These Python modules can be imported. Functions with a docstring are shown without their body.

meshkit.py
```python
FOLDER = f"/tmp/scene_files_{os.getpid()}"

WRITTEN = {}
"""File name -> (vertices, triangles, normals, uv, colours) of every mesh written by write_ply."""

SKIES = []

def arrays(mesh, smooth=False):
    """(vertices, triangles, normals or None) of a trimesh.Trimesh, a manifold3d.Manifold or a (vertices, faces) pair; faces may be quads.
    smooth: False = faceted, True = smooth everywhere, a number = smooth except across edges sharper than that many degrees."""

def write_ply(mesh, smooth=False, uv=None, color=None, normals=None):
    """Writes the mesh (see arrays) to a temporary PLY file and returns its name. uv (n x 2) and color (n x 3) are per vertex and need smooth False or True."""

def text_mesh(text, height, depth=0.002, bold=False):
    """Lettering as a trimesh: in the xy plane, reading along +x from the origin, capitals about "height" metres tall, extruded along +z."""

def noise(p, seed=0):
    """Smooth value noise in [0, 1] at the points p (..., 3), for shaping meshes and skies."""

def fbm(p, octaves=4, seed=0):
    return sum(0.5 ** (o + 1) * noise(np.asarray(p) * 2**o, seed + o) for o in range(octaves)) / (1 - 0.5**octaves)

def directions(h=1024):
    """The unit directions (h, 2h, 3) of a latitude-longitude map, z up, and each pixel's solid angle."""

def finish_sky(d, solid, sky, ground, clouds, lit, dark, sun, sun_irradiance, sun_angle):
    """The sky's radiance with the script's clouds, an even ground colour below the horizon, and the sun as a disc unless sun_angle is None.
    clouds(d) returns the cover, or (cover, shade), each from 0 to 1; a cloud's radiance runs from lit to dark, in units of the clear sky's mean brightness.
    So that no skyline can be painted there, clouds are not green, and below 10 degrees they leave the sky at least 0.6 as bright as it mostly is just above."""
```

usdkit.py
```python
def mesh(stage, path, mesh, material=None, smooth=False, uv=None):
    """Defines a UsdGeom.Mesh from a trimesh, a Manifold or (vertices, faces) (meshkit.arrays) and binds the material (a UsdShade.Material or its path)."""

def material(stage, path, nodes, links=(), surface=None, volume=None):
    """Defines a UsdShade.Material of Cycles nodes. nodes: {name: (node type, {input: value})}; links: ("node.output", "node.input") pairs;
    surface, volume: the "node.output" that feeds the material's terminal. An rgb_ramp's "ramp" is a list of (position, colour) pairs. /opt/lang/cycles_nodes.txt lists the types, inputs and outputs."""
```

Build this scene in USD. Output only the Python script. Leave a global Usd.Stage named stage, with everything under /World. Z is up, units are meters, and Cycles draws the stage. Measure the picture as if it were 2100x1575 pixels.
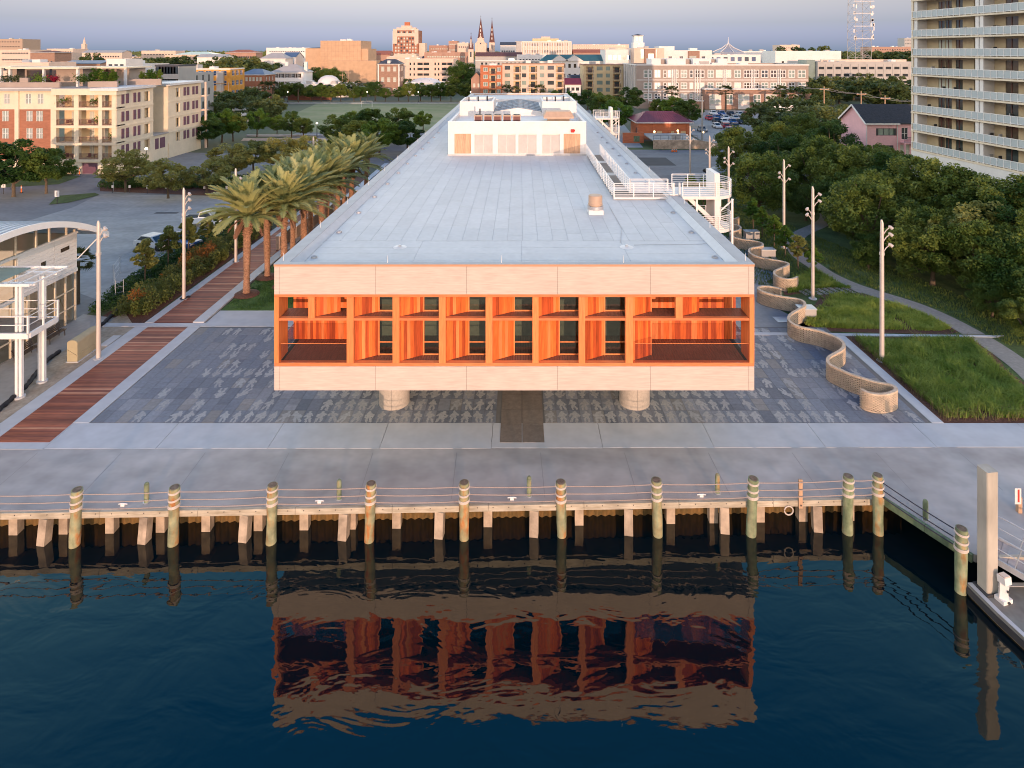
import math, random
import numpy as np, trimesh, usdkit, meshkit
from shapely.geometry import Polygon, box as sbox, LineString
from shapely.ops import unary_union
from shapely import affinity
from pxr import Usd, UsdGeom, UsdLux, UsdShade, Gf, Sdf, Vt

# ------------------------------------------------------------------ stage, camera, sky, sun, exposure
stage = Usd.Stage.CreateInMemory()
UsdGeom.SetStageUpAxis(stage, 'Z'); UsdGeom.SetStageMetersPerUnit(stage, 1.0)
UsdGeom.Xform.Define(stage, '/World'); UsdGeom.Scope.Define(stage, '/World/Looks')
F, CX, HY, CZ, CY = 1261.0, 1067.0, 104.0, 22.06, -32.8   # focal length in photo pixels, vanishing point, camera height and place
SUN_EL, SUN_AZ = math.radians(2.6), math.radians(170.0)   # sun behind the camera, a little to its right (azimuth from +y towards +x)
SUN_I, SKY_S, EXPOSURE = 0.5, 0.15, 0.87
cam = UsdGeom.Camera.Define(stage, '/World/camera')
cam.CreateHorizontalApertureAttr(36.0); cam.CreateVerticalApertureAttr(27.0)
cam.CreateFocalLengthAttr(36.0 * F / 2100)
cam.CreateHorizontalApertureOffsetAttr(-17.0 / 2100 * 36); cam.CreateVerticalApertureOffsetAttr(-683.5 / 2100 * 36)
cam.CreateClippingRangeAttr(Gf.Vec2f(0.5, 30000)); cam.CreateExposureAttr(EXPOSURE)
cam.AddTranslateOp().Set(Gf.Vec3d(0, CY, CZ)); cam.AddRotateXYZOp().Set(Gf.Vec3f(90, 0, 0))
sunv = np.array([math.cos(SUN_EL) * math.sin(SUN_AZ), math.cos(SUN_EL) * math.cos(SUN_AZ), math.sin(SUN_EL)])
dome = UsdLux.DomeLight.Define(stage, '/World/sky')
usdkit.material(stage, '/World/Looks/sky', {
    'sky': ('sky_texture', {'sky_type': 'single_scattering', 'sun_disc': False, 'sun_elevation': SUN_EL, 'sun_rotation': SUN_AZ, 'altitude': 20.0, 'air_density': 0.6, 'aerosol_density': 0.1, 'ozone_density': 1.5}),
    'tc': ('texture_coordinate', {}), 'sx': ('separate_xyz', {}),
    'r': ('rgb_ramp', {'ramp': [(0, (0.256, 0.4, 1.421)), (0.043, (0.64, 0.528, 0.832)), (0.082, (1.216, 0.768, 0.752)), (0.24, (8.48, 3.904, 2.016)), (0.43, (13.44, 7.36, 3.84)), (0.58, (2.24, 3.136, 3.136)), (0.72, (0.32, 1.76, 3.04)), (1, (0.48, 1.92, 3.04))]}),
    'm': ('mix_color', {'blend_type': 'multiply', 'fac': 1.0, 'use_clamp': False}),
    'bg': ('background_shader', {'strength': SKY_S})},
    [('tc.generated', 'sx.vector'), ('sx.z', 'r.fac'), ('sky.color', 'm.a'), ('r.color', 'm.b'), ('m.result', 'bg.color')], surface='bg.background')
UsdShade.MaterialBindingAPI.Apply(dome.GetPrim()).Bind(UsdShade.Material.Get(stage, '/World/Looks/sky'))
dome.GetPrim().SetCustomDataByKey('kind', 'structure')
sun = UsdLux.DistantLight.Define(stage, '/World/sun')
sun.CreateIntensityAttr(SUN_I); sun.CreateNormalizeAttr(True); sun.CreateAngleAttr(0.5); sun.CreateColorAttr(Gf.Vec3f(1.0, 0.64, 0.43))
sun.AddTransformOp().Set(Gf.Matrix4d().SetRotate(Gf.Rotation(Gf.Vec3d(0, 0, 1), Gf.Vec3d(*sunv.tolist()))))

# ------------------------------------------------------------------ helpers
def GX(px, Z): return (px - CX) * Z / F                     # photo column -> x at distance Z
def GZ(py, Z): return CZ - (py - HY) * Z / F                # photo row -> height at distance Z
def G(px, py, z=0.0):                                       # photo pixel -> point (x, y) on the level z
    Z = (CZ - z) * F / (py - HY)
    return ((px - CX) * Z / F, Z + CY)
BOXF = np.array([[0, 2, 1], [0, 3, 2], [4, 5, 6], [4, 6, 7], [0, 1, 5], [0, 5, 4], [1, 2, 6], [1, 6, 5], [2, 3, 7], [2, 7, 6], [3, 0, 4], [3, 4, 7]])
class MB:
    def __init__(s): s.v, s.f, s.n = [], [], 0
    def add(s, v, f):
        v = np.asarray(v, float); s.v.append(v); s.f.append(np.asarray(f, int) + s.n); s.n += len(v); return s
    def box(s, x0, x1, y0, y1, z0, z1):
        return s.add([[x0, y0, z0], [x1, y0, z0], [x1, y1, z0], [x0, y1, z0], [x0, y0, z1], [x1, y0, z1], [x1, y1, z1], [x0, y1, z1]], BOXF)
    def obox(s, c, size, rz=0.0, rx=0.0, ry=0.0):
        a = np.array(size) / 2.0
        v = np.array([[-1, -1, -1], [1, -1, -1], [1, 1, -1], [-1, 1, -1], [-1, -1, 1], [1, -1, 1], [1, 1, 1], [-1, 1, 1]]) * a
        R = trimesh.transformations.euler_matrix(rx, ry, rz)[:3, :3]
        return s.add(v @ R.T + np.array(c), BOXF)
    def bar(s, p0, p1, w, h=None):                          # a square bar between two points
        p0, p1 = np.array(p0, float), np.array(p1, float); d = p1 - p0; L = np.linalg.norm(d); d /= L
        u = np.cross(d, [0, 0, 1.0]); u = u / np.linalg.norm(u) if np.linalg.norm(u) > 1e-6 else np.array([1.0, 0, 0])
        t = np.cross(u, d); h = h or w
        c = [(-w / 2, -h / 2), (w / 2, -h / 2), (w / 2, h / 2), (-w / 2, h / 2)]
        v = [p0 + u * a + t * b for a, b in c] + [p1 + u * a + t * b for a, b in c]
        return s.add(v, BOXF[:, ::-1])
    def tube(s, pts, r, n=8, cap=True):
        p = np.asarray(pts, float); r = np.broadcast_to(r, (len(p),))
        t = np.gradient(p, axis=0); ln = np.linalg.norm(t, axis=1); t[ln < 1e-9] = t[ln.argmax()]; t /= np.linalg.norm(t, axis=1, keepdims=True)
        ref = np.array([0, 0, 1.0]) if abs(t[:, 2]).mean() < 0.8 else np.array([1.0, 0, 0])
        a = np.cross(t, ref); a /= np.linalg.norm(a, axis=1, keepdims=True) + 1e-12; b = np.cross(t, a)
        g = np.arange(n) * 2 * np.pi / n
        v = p[:, None] + r[:, None, None] * (np.cos(g)[None, :, None] * a[:, None] + np.sin(g)[None, :, None] * b[:, None])
        i, j = np.meshgrid(np.arange(len(p) - 1), np.arange(n), indexing='ij'); j2 = (j + 1) % n
        q = np.stack([i * n + j, i * n + j2, (i + 1) * n + j2, (i + 1) * n + j], -1).reshape(-1, 4)
        f = np.vstack([q[:, [0, 1, 2]], q[:, [0, 2, 3]]]); V = v.reshape(-1, 3)
        if cap:
            m = len(V); V = np.vstack([V, p[:1], p[-1:]]); k = np.arange(n); k2 = (k + 1) % n; e = (len(p) - 1) * n
            f = np.vstack([f, np.stack([np.full(n, m), k2, k], 1), np.stack([np.full(n, m + 1), e + k, e + k2], 1)])
        return s.add(V, f)
    def cyl(s, x, y, z0, z1, r, r1=None, n=12): return s.tube([[x, y, z0], [x, y, z1]], [r, r if r1 is None else r1], n)
    def lathe(s, x, y, prof, n=14): return s.tube([[x, y, z] for r, z in prof], [r for r, z in prof], n)
    def poly(s, pts, z0, z1=None):                          # a flat sheet at z0, or a prism from z0 to z1
        pg = pts if hasattr(pts, 'geom_type') else Polygon(pts)
        pg = pg if pg.is_valid else pg.buffer(0)
        for g in getattr(pg, 'geoms', [pg]):
            if g.geom_type != 'Polygon' or g.area < 1e-6: continue
            if z1 is None:
                v, f = trimesh.creation.triangulate_polygon(g, engine='earcut')
                a = v[f]; c = (a[:, 1, 0] - a[:, 0, 0]) * (a[:, 2, 1] - a[:, 0, 1]) - (a[:, 1, 1] - a[:, 0, 1]) * (a[:, 2, 0] - a[:, 0, 0])
                f = np.where((c < 0)[:, None], f[:, ::-1], f)
                s.add(np.c_[v, np.full(len(v), z0)], f)
            else:
                m = trimesh.creation.extrude_polygon(g, z1 - z0, engine='earcut'); s.add(m.vertices + [0, 0, z0], m.faces)
        return s
    def wall(s, p0, p1, z0, z1, th, holes=()):              # a wall from p0 to p1 seen from outside; holes (u0, u1, h0, h1) measured along it and up from z = 0
        p0, p1 = np.array(p0, float), np.array(p1, float); L = np.linalg.norm(p1 - p0); d = (p1 - p0) / L
        pg = sbox(0, z0, L, z1)
        if len(holes): pg = pg.difference(unary_union([sbox(a, c, b, e) for a, b, c, e in holes]))
        for g in getattr(pg, 'geoms', [pg]):
            m = trimesh.creation.extrude_polygon(g, th, engine='earcut'); w = m.vertices
            s.add(np.stack([p0[0] + d[0] * w[:, 0] - d[1] * w[:, 2], p0[1] + d[1] * w[:, 0] + d[0] * w[:, 2], w[:, 1]], 1), m.faces[:, ::-1])
        return s
    def arr(s): return np.vstack(s.v), np.vstack(s.f)
taken, kids = {}, {}
def numbered(table, parent, name):
    k = table.setdefault((parent, name), -1) + 1; table[(parent, name)] = k
    return name if k == 0 else f'{name}_{k:03d}'
def data(p, **kw):
    for k, v in kw.items():
        if v: p.SetCustomDataByKey({'cat': 'category'}.get(k, k), v)
    return p
def place(x, loc, rz, sc=None):
    x.AddTranslateOp().Set(Gf.Vec3d(*map(float, loc)))
    x.AddRotateZOp().Set(float(rz))
    sc = 1.0 if sc is None else sc
    x.AddScaleOp().Set(Gf.Vec3f(*([float(sc)] * 3 if np.ndim(sc) == 0 else map(float, sc))))
labels = set()
def thing(name, label, cat, loc=(0, 0, 0), rz=0.0, group=None, sc=None, kind=None):
    x = UsdGeom.Xform.Define(stage, '/World/' + numbered(taken, '', name)); place(x, loc, rz, sc)
    return data(x.GetPrim(), label=label, cat=cat, group=group, kind=kind)
def copy(root, loc, rz=0.0, sc=None, label=None, group=None):
    import re
    name = re.sub(r'_\d{3}$', '', root.GetName()); was = root.GetCustomData()
    x = UsdGeom.Xform.Define(stage, '/World/' + numbered(taken, '', name)); place(x, loc, rz, sc)
    p = x.GetPrim(); p.GetReferences().AddInternalReference(root.GetPath()); p.SetInstanceable(True)
    return data(p, label=label or was['label'], cat=was['category'], group=group or was.get('group'))
def part(parent, name, mb, mat, smooth=False, label=None, kind=None):
    path = str(parent.GetPath()); p = f'{path}/{numbered(kids, path, name)}'
    m = usdkit.mesh(stage, p, mb.arr() if isinstance(mb, MB) else mb, M[mat], smooth).GetPrim()
    return data(m, label=label, kind=kind)
def single(name, mb, mat, label, cat, group=None, kind=None, smooth=False):
    m = usdkit.mesh(stage, '/World/' + numbered(taken, '', name), mb.arr() if isinstance(mb, MB) else mb, M[mat], smooth).GetPrim()
    return data(m, label=label, cat=cat, group=group, kind=kind)
def struct(name, mb, mat, smooth=False, label=None): return single(name, mb, mat, label, None, None, 'structure', smooth)

# ------------------------------------------------------------------ materials
M = {}
def mat(name, col, rough=0.75, ns=1.0, var=0.12, det=4, bump=0.0, stretch=(1, 1, 1), rnd=0.0, spec=0.35, metal=0.0, ns2=None, var2=0.15, tint=None, obj=False, ramp=None):
    col = np.array(col, float); t = np.array(tint if tint is not None else col * (1 + var))
    nd = {'g': ('geometry', {}), 'mp': ('mapping', {'scale': stretch}), 'n': ('noise_texture', {'scale': ns, 'detail': float(det), 'roughness': 0.6}),
          'r': ('rgb_ramp', {'ramp': ramp or [(0.3, col * (1 - var)), (0.7, t)]}), 'p': ('principled_bsdf', {'roughness': rough, 'specular_ior_level': spec, 'metallic': metal})}
    ln = [('g.position', 'mp.vector'), ('mp.vector', 'n.vector'), ('n.fac', 'r.fac')]
    if obj: nd['tc'] = ('texture_coordinate', {}); ln[0] = ('tc.object', 'mp.vector')
    out = 'r.color'
    if ns2:
        nd['n2'] = ('noise_texture', {'scale': ns2, 'detail': 3.0}); nd['r2'] = ('rgb_ramp', {'ramp': [(0.3, [1 - var2] * 3), (0.7, [1 + var2 * 0.6] * 3)]})
        nd['mx'] = ('mix_color', {'blend_type': 'multiply', 'fac': 1.0, 'use_clamp': False})
        ln += [('g.position', 'n2.vector'), ('n2.fac', 'r2.fac'), (out, 'mx.a'), ('r2.color', 'mx.b')]; out = 'mx.result'
    if rnd:
        nd['oi'] = ('object_info', {}); nd['mr'] = ('map_range', {'from_min': 0.0, 'from_max': 1.0, 'to_min': 1 - rnd, 'to_max': 1 + rnd}); nd['hs'] = ('hsv', {})
        ln += [('oi.random', 'mr.value'), ('mr.result', 'hs.value'), (out, 'hs.color')]; out = 'hs.color'
    ln.append((out, 'p.base_color'))
    if bump:
        nd['b'] = ('bump', {'strength': 0.6, 'distance': bump}); ln += [('n.fac', 'b.height'), ('b.normal', 'p.normal')]
    M[name] = usdkit.material(stage, '/World/Looks/' + name, nd, ln, surface='p.BSDF')
def leafmat(name, c0, c1, trans=0.3, ns=0.35):
    M[name] = usdkit.material(stage, '/World/Looks/' + name, {
        'g': ('geometry', {}), 'n': ('noise_texture', {'scale': ns, 'detail': 2.0}), 'a': ('math', {'math_type': 'multiply_add', 'value2': 0.55, 'value3': 0.0}),
        'm': ('math', {'math_type': 'multiply_add', 'value2': 0.5, 'value3': 0.0}),
        'r': ('rgb_ramp', {'ramp': [(0.15, c0), (0.85, c1)]}), 'oi': ('object_info', {}), 'mr': ('map_range', {'from_min': 0.0, 'from_max': 1.0, 'to_min': 0.70, 'to_max': 1.3}), 'mh': ('map_range', {'from_min': 0.0, 'from_max': 1.0, 'to_min': 0.53, 'to_max': 0.475}), 'hs': ('hsv', {}),
        'd': ('principled_bsdf', {'roughness': 0.55, 'specular_ior_level': 0.25}), 't': ('translucent_bsdf', {}), 'x': ('mix_closure', {'fac': trans})},
        [('g.position', 'n.vector'), ('g.random_per_island', 'a.value1'), ('n.fac', 'm.value1'), ('a.value', 'm.value3'), ('m.value', 'r.fac'), ('oi.random', 'mr.value'), ('mr.result', 'hs.value'), ('oi.random', 'mh.value'), ('mh.result', 'hs.hue'),
         ('r.color', 'hs.color'), ('hs.color', 'd.base_color'), ('hs.color', 't.color'), ('d.BSDF', 'x.closure1'), ('t.BSDF', 'x.closure2')], surface='x.closure')
def glassmat(name, tint, amount=0.75, rough=0.02):           # a pane: part see-through, part mirror
    M[name] = usdkit.material(stage, '/World/Looks/' + name, {
        't': ('transparent_bsdf', {'color': tint}), 'g': ('glossy_bsdf', {'color': (0.9, 0.92, 0.95), 'roughness': rough}), 'f': ('fresnel', {'IOR': 1.5}),
        'a': ('math', {'math_type': 'multiply_add', 'value2': amount, 'value3': 0.03}), 'x': ('mix_closure', {})},
        [('f.fac', 'a.value1'), ('a.value', 'x.fac'), ('t.BSDF', 'x.closure1'), ('g.BSDF', 'x.closure2')], surface='x.closure')
mat('stone', (0.59, 0.485, 0.43), 0.8, 2.2, 0.13, 6, 0.01, (0.45, 1, 6), ns2=0.5, var2=0.06)
mat('column', (0.44, 0.39, 0.345), 0.85, 9, 0.14, 5, 0.006, ns2=0.7, var2=0.08)
mat('wood_a', (0.72, 0.155, 0.035), 0.5, 3, 0.30, 6, 0.003, (5, 5, 0.35), rnd=0.2, spec=0.3)
mat('wood_b', (0.46, 0.08, 0.022), 0.5, 3, 0.30, 6, 0.003, (5, 5, 0.35), rnd=0.25, spec=0.3)
mat('wood_c', (0.76, 0.24, 0.08), 0.5, 3, 0.22, 6, 0.003, (5, 5, 0.35), rnd=0.12, spec=0.3)
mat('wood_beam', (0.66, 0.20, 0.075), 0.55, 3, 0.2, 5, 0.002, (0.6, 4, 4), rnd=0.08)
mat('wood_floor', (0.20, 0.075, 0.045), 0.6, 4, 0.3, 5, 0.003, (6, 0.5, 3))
mat('boardwalk_a', (0.30, 0.095, 0.055), 0.6, 3, 0.28, 5, 0.003, (0.4, 7, 3), rnd=0.16, ns2=0.6)
mat('boardwalk_b', (0.20, 0.06, 0.04), 0.6, 3, 0.28, 5, 0.003, (0.4, 7, 3), rnd=0.16, ns2=0.6)
mat('boardwalk_c', (0.50, 0.24, 0.15), 0.6, 3, 0.25, 5, 0.003, (0.4, 7, 3), rnd=0.12, ns2=0.6)
mat('roof_white', (0.50, 0.515, 0.535), 0.6, 0.7, 0.05, 5, 0, rnd=0.035, ns2=3.0, var2=0.05)
mat('roof_seam', (0.45, 0.45, 0.46), 0.8, 2, 0.15)
mat('coping', (0.27, 0.29, 0.33), 0.45, 1.2, 0.1, 3, spec=0.5)
mat('cap', (0.50, 0.27, 0.17), 0.5, 1, 0.06)
mat('white_paint', (0.68, 0.66, 0.645), 0.5, 0.8, 0.05, 4, ns2=4, var2=0.04)
mat('siding_white', (0.84, 0.82, 0.80), 0.45, 0.8, 0.03)
mat('white_metal', (0.78, 0.765, 0.75), 0.4, 2, 0.05)
mat('door_wood', (0.52, 0.33, 0.21), 0.6, 3, 0.25, 5, 0, (6, 6, 0.4), rnd=0.1)
mat('tan_metal', (0.47, 0.33, 0.24), 0.5, 2, 0.08)
mat('grey_metal', (0.42, 0.42, 0.43), 0.45, 2, 0.1, metal=0.3)
mat('dark_metal', (0.05, 0.05, 0.055), 0.5, 2, 0.1)
mat('pole_metal', (0.60, 0.53, 0.48), 0.4, 1.5, 0.06, metal=0.2)
mat('galvanised', (0.55, 0.57, 0.6), 0.35, 3, 0.1, metal=0.6)
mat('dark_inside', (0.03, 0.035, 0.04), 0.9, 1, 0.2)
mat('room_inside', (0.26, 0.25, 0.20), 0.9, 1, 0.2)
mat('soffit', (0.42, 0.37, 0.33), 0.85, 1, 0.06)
for i, c in enumerate([(0.18, 0.20, 0.24), (0.235, 0.25, 0.285), (0.155, 0.172, 0.21), (0.255, 0.25, 0.25)]):
    mat(f'paver_{"abcd"[i]}', c, 0.7, 5, 0.14, 5, 0.004, rnd=0.12, ns2=0.3, var2=0.1)
mat('inlay', (0.35, 0.352, 0.355), 0.75, 7, 0.15, 4, rnd=0.08)
mat('brown_stone', (0.20, 0.165, 0.14), 0.7, 3, 0.15, 5, ns2=8, var2=0.1, rnd=0.06)
mat('concrete_light', (0.49, 0.505, 0.53), 0.8, 1.2, 0.07, 6, 0.002, ns2=0.25, var2=0.08)
mat('concrete_tan', (0.44, 0.405, 0.385), 0.8, 0.2, 0.26, 7, 0.002, (0.6, 1.5, 1), ns2=0.8, var2=0.16, tint=(0.50, 0.47, 0.455))
mat('concrete_grey', (0.31, 0.305, 0.30), 0.85, 0.4, 0.12, 6, 0.003, ns2=3, var2=0.08)
mat('faint_joint', (0.30, 0.28, 0.27), 0.9, 1, 0.1)
mat('joint', (0.16, 0.155, 0.15), 0.9, 1, 0.1)
mat('concrete_pile', (0.42, 0.33, 0.25), 0.85, 1.4, 0.35, 5, 0.01, ns2=1.0, var2=0.2)
mat('pile_post', (0.44, 0.40, 0.34), 0.8, 1.5, 0.1, 5, 0.003, (2, 2, 0.5), ns2=0.6, var2=0.12)
mat('asphalt', (0.185, 0.185, 0.195), 0.85, 0.12, 0.18, 7, 0.003, (1, 2.2, 1), ns2=1.6, var2=0.12)
mat('asphalt_light', (0.29, 0.285, 0.285), 0.85, 0.16, 0.16, 7, 0.003, (1, 2.5, 1), ns2=1.6, var2=0.12)
mat('asphalt_new', (0.05, 0.052, 0.06), 0.8, 0.4, 0.12)
mat('land', (0.16, 0.155, 0.13), 0.9, 0.02, 0.3, 6, tint=(0.09, 0.12, 0.05))
mat('sand', (0.42, 0.34, 0.25), 0.95, 0.9, 0.28, 7, 0.03, ns2=4, var2=0.2, tint=(0.44, 0.38, 0.31))
mat('mulch', (0.12, 0.055, 0.038), 0.95, 7, 0.5, 5, 0.03)
mat('lawn', (0.07, 0.14, 0.028), 0.9, 1.4, 0.2, 6, 0.02, ns2=14, var2=0.3)
mat('field_grass', (0.18, 0.235, 0.10), 0.95, 0.05, 0.2, 6, 0, (1, 3, 1), ns2=0.6, var2=0.12, tint=(0.245, 0.24, 0.14))
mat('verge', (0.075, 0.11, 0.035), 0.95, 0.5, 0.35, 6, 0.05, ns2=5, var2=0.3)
mat('path', (0.27, 0.25, 0.225), 0.9, 4, 0.15, 5, 0.004, ns2=0.5, var2=0.1)
mat('timber', (0.47, 0.40, 0.30), 0.85, 2.5, 0.28, 6, 0.008, (0.5, 3, 4), ns2=0.9, var2=0.2, tint=(0.56, 0.50, 0.41))
mat('green_timber', (0.13, 0.20, 0.12), 0.85, 2.5, 0.35, 6, 0.008, ns2=1.2, var2=0.2, tint=(0.20, 0.27, 0.17))
mat('pile_wood', (0.24, 0.245, 0.13), 0.85, 0.9, 0.4, 7, 0.02, (2.2, 2.2, 0.7), ns2=2.6, var2=0.35, ramp=[(0.3, (0.13, 0.14, 0.07)), (0.46, (0.30, 0.31, 0.19)), (0.55, (0.36, 0.30, 0.16)), (0.64, (0.45, 0.17, 0.05)), (0.75, (0.50, 0.40, 0.26))])
mat('pile_wood_b', (0.17, 0.21, 0.12), 0.85, 0.9, 0.4, 7, 0.02, (2.2, 2.2, 0.7), ns2=2.6, var2=0.35, ramp=[(0.3, (0.09, 0.13, 0.06)), (0.48, (0.22, 0.27, 0.16)), (0.58, (0.30, 0.31, 0.19)), (0.68, (0.38, 0.20, 0.07)), (0.78, (0.40, 0.36, 0.25))])
mat('pile_top', (0.16, 0.12, 0.09), 0.9, 6, 0.4, 4)
mat('rope', (0.62, 0.53, 0.46), 0.9, 30, 0.2, 3)
mat('cable_rope', (0.40, 0.31, 0.27), 0.8, 30, 0.2, 3)
mat('cable_dark', (0.05, 0.05, 0.07), 0.7, 30, 0.2, 3)
mat('sheet_pile', (0.16, 0.115, 0.045), 0.9, 2, 0.4, 6, 0.02, (2, 2, 1), tint=(0.22, 0.12, 0.04))
mat('perforated_brick', (0.60, 0.47, 0.345), 0.85, 2.5, 0.2, 5, 0.003, ns2=14, var2=0.2)
mat('red_brick', (0.34, 0.145, 0.09), 0.85, 1.1, 0.16, 6, 0, (1, 1, 3), ns2=0.25, var2=0.1)
mat('far_brick', (0.40, 0.245, 0.19), 0.85, 0.3, 0.12, 5)
mat('orange_brick', (0.45, 0.15, 0.075), 0.85, 1.1, 0.14, 6, 0, (1, 1, 3))
mat('pale_brick', (0.42, 0.31, 0.24), 0.85, 1.1, 0.14, 6, 0, (1, 1, 3))
mat('brown_brick', (0.33, 0.20, 0.15), 0.85, 0.8, 0.16, 6, 0, (1, 1, 3))
mat('taupe', (0.36, 0.29, 0.25), 0.85, 0.5, 0.08, 4)
mat('tan_block', (0.52, 0.34, 0.22), 0.85, 0.4, 0.08, 5)
mat('cream', (0.70, 0.60, 0.46), 0.8, 0.5, 0.07, 5, ns2=3, var2=0.04)
mat('cream_dark', (0.64, 0.50, 0.32), 0.8, 0.5, 0.07, 5)
mat('tower_wall', (0.50, 0.41, 0.28), 0.85, 0.6, 0.08, 5)
mat('pink_stucco', (0.72, 0.42, 0.46), 0.8, 0.6, 0.07, 5, ns2=4, var2=0.05)
mat('yellow_stucco', (0.60, 0.47, 0.28), 0.8, 0.5, 0.08, 5)
mat('peach', (0.66, 0.50, 0.41), 0.8, 0.5, 0.08, 5)
mat('far_white', (0.72, 0.69, 0.67), 0.8, 0.3, 0.06, 4)
mat('far_grey', (0.42, 0.40, 0.385), 0.8, 0.3, 0.08, 4)
mat('sheathing', (0.62, 0.27, 0.04), 0.7, 0.8, 0.14, 4, tint=(0.68, 0.33, 0.06))
mat('slate', (0.06, 0.065, 0.085), 0.7, 1.5, 0.2, 5, 0, (1, 1, 4))
mat('shingle', (0.055, 0.055, 0.062), 0.85, 3, 0.3, 6, 0.01, ns2=12, var2=0.25)
mat('roof_maroon', (0.17, 0.035, 0.055), 0.5, 0.6, 0.12, 4)
mat('roof_teal', (0.035, 0.12, 0.135), 0.55, 0.6, 0.12, 4)
mat('roof_blue', (0.075, 0.12, 0.21), 0.45, 0.6, 0.12, 4)
mat('roof_metal', (0.40, 0.46, 0.53), 0.35, 0.6, 0.07, 4, metal=0.3)
mat('roof_grey', (0.33, 0.33, 0.34), 0.75, 0.4, 0.12, 5)
mat('roof_red', (0.36, 0.13, 0.085), 0.8, 0.6, 0.15, 5)
mat('spire_brown', (0.15, 0.065, 0.058), 0.75, 0.5, 0.15, 5)
mat('shutter', (0.145, 0.07, 0.105), 0.65, 2, 0.1)
mat('wine_metal', (0.15, 0.06, 0.055), 0.6, 2, 0.15)
mat('bark', (0.115, 0.085, 0.06), 0.95, 6, 0.35, 5, 0.02, (3, 3, 0.6), obj=True)
mat('red_bark', (0.22, 0.10, 0.055), 0.95, 5, 0.3, 5, 0.02, (3, 3, 0.6), obj=True)
mat('palm_trunk', (0.36, 0.20, 0.125), 0.95, 7, 0.4, 5, 0.02, ns2=1.5, var2=0.2)
mat('beige_box', (0.40, 0.35, 0.23), 0.7, 1.5, 0.08, 4)
mat('black_fabric', (0.022, 0.022, 0.028), 0.8, 5, 0.4, 4, 0.02)
mat('lawn_blade', (0.06, 0.13, 0.025), 0.9, 2, 0.3)
mat('red_paint', (0.50, 0.04, 0.03), 0.5, 2, 0.08)
mat('orange_paint', (0.75, 0.16, 0.03), 0.5, 2, 0.08)
mat('tyre', (0.02, 0.02, 0.022), 0.9, 2, 0.2)
mat('dock_deck', (0.30, 0.31, 0.29), 0.85, 0.8, 0.25, 6, 0.004, ns2=2.5, var2=0.2, tint=(0.22, 0.19, 0.17))
mat('gangway_board', (0.38, 0.34, 0.33), 0.8, 2, 0.15, 5, rnd=0.1)
mat('rust_stain', (0.42, 0.30, 0.16), 0.9, 1.2, 0.3, 6)
for n, c in dict(car_white=(0.75, 0.75, 0.76), car_black=(0.02, 0.02, 0.024), car_blue=(0.03, 0.09, 0.26), car_red=(0.38, 0.02, 0.03), car_grey=(0.22, 0.23, 0.25), car_silver=(0.5, 0.52, 0.54)).items():
    mat(n, c, 0.22, 1, 0.03, spec=0.6)
glassmat('glass', (0.75, 0.80, 0.78), 0.9)
glassmat('clear_glass', (0.86, 0.80, 0.80), 0.35)
M['balcony_pane'] = usdkit.material(stage, '/World/Looks/balcony_pane', {'t': ('transparent_bsdf', {'color': (0.8, 0.85, 0.87)}), 'd': ('principled_bsdf', {'base_color': (0.46, 0.51, 0.53), 'roughness': 0.35}), 'x': ('mix_closure', {'fac': 0.62})}, [('t.BSDF', 'x.closure1'), ('d.BSDF', 'x.closure2')], surface='x.closure')
mat('skylight_glass', (0.27, 0.32, 0.37), 0.6, 0.4, 0.06, spec=0.3)
mat('skylight_bar', (0.17, 0.19, 0.22), 0.7, 1, 0.05)
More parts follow.
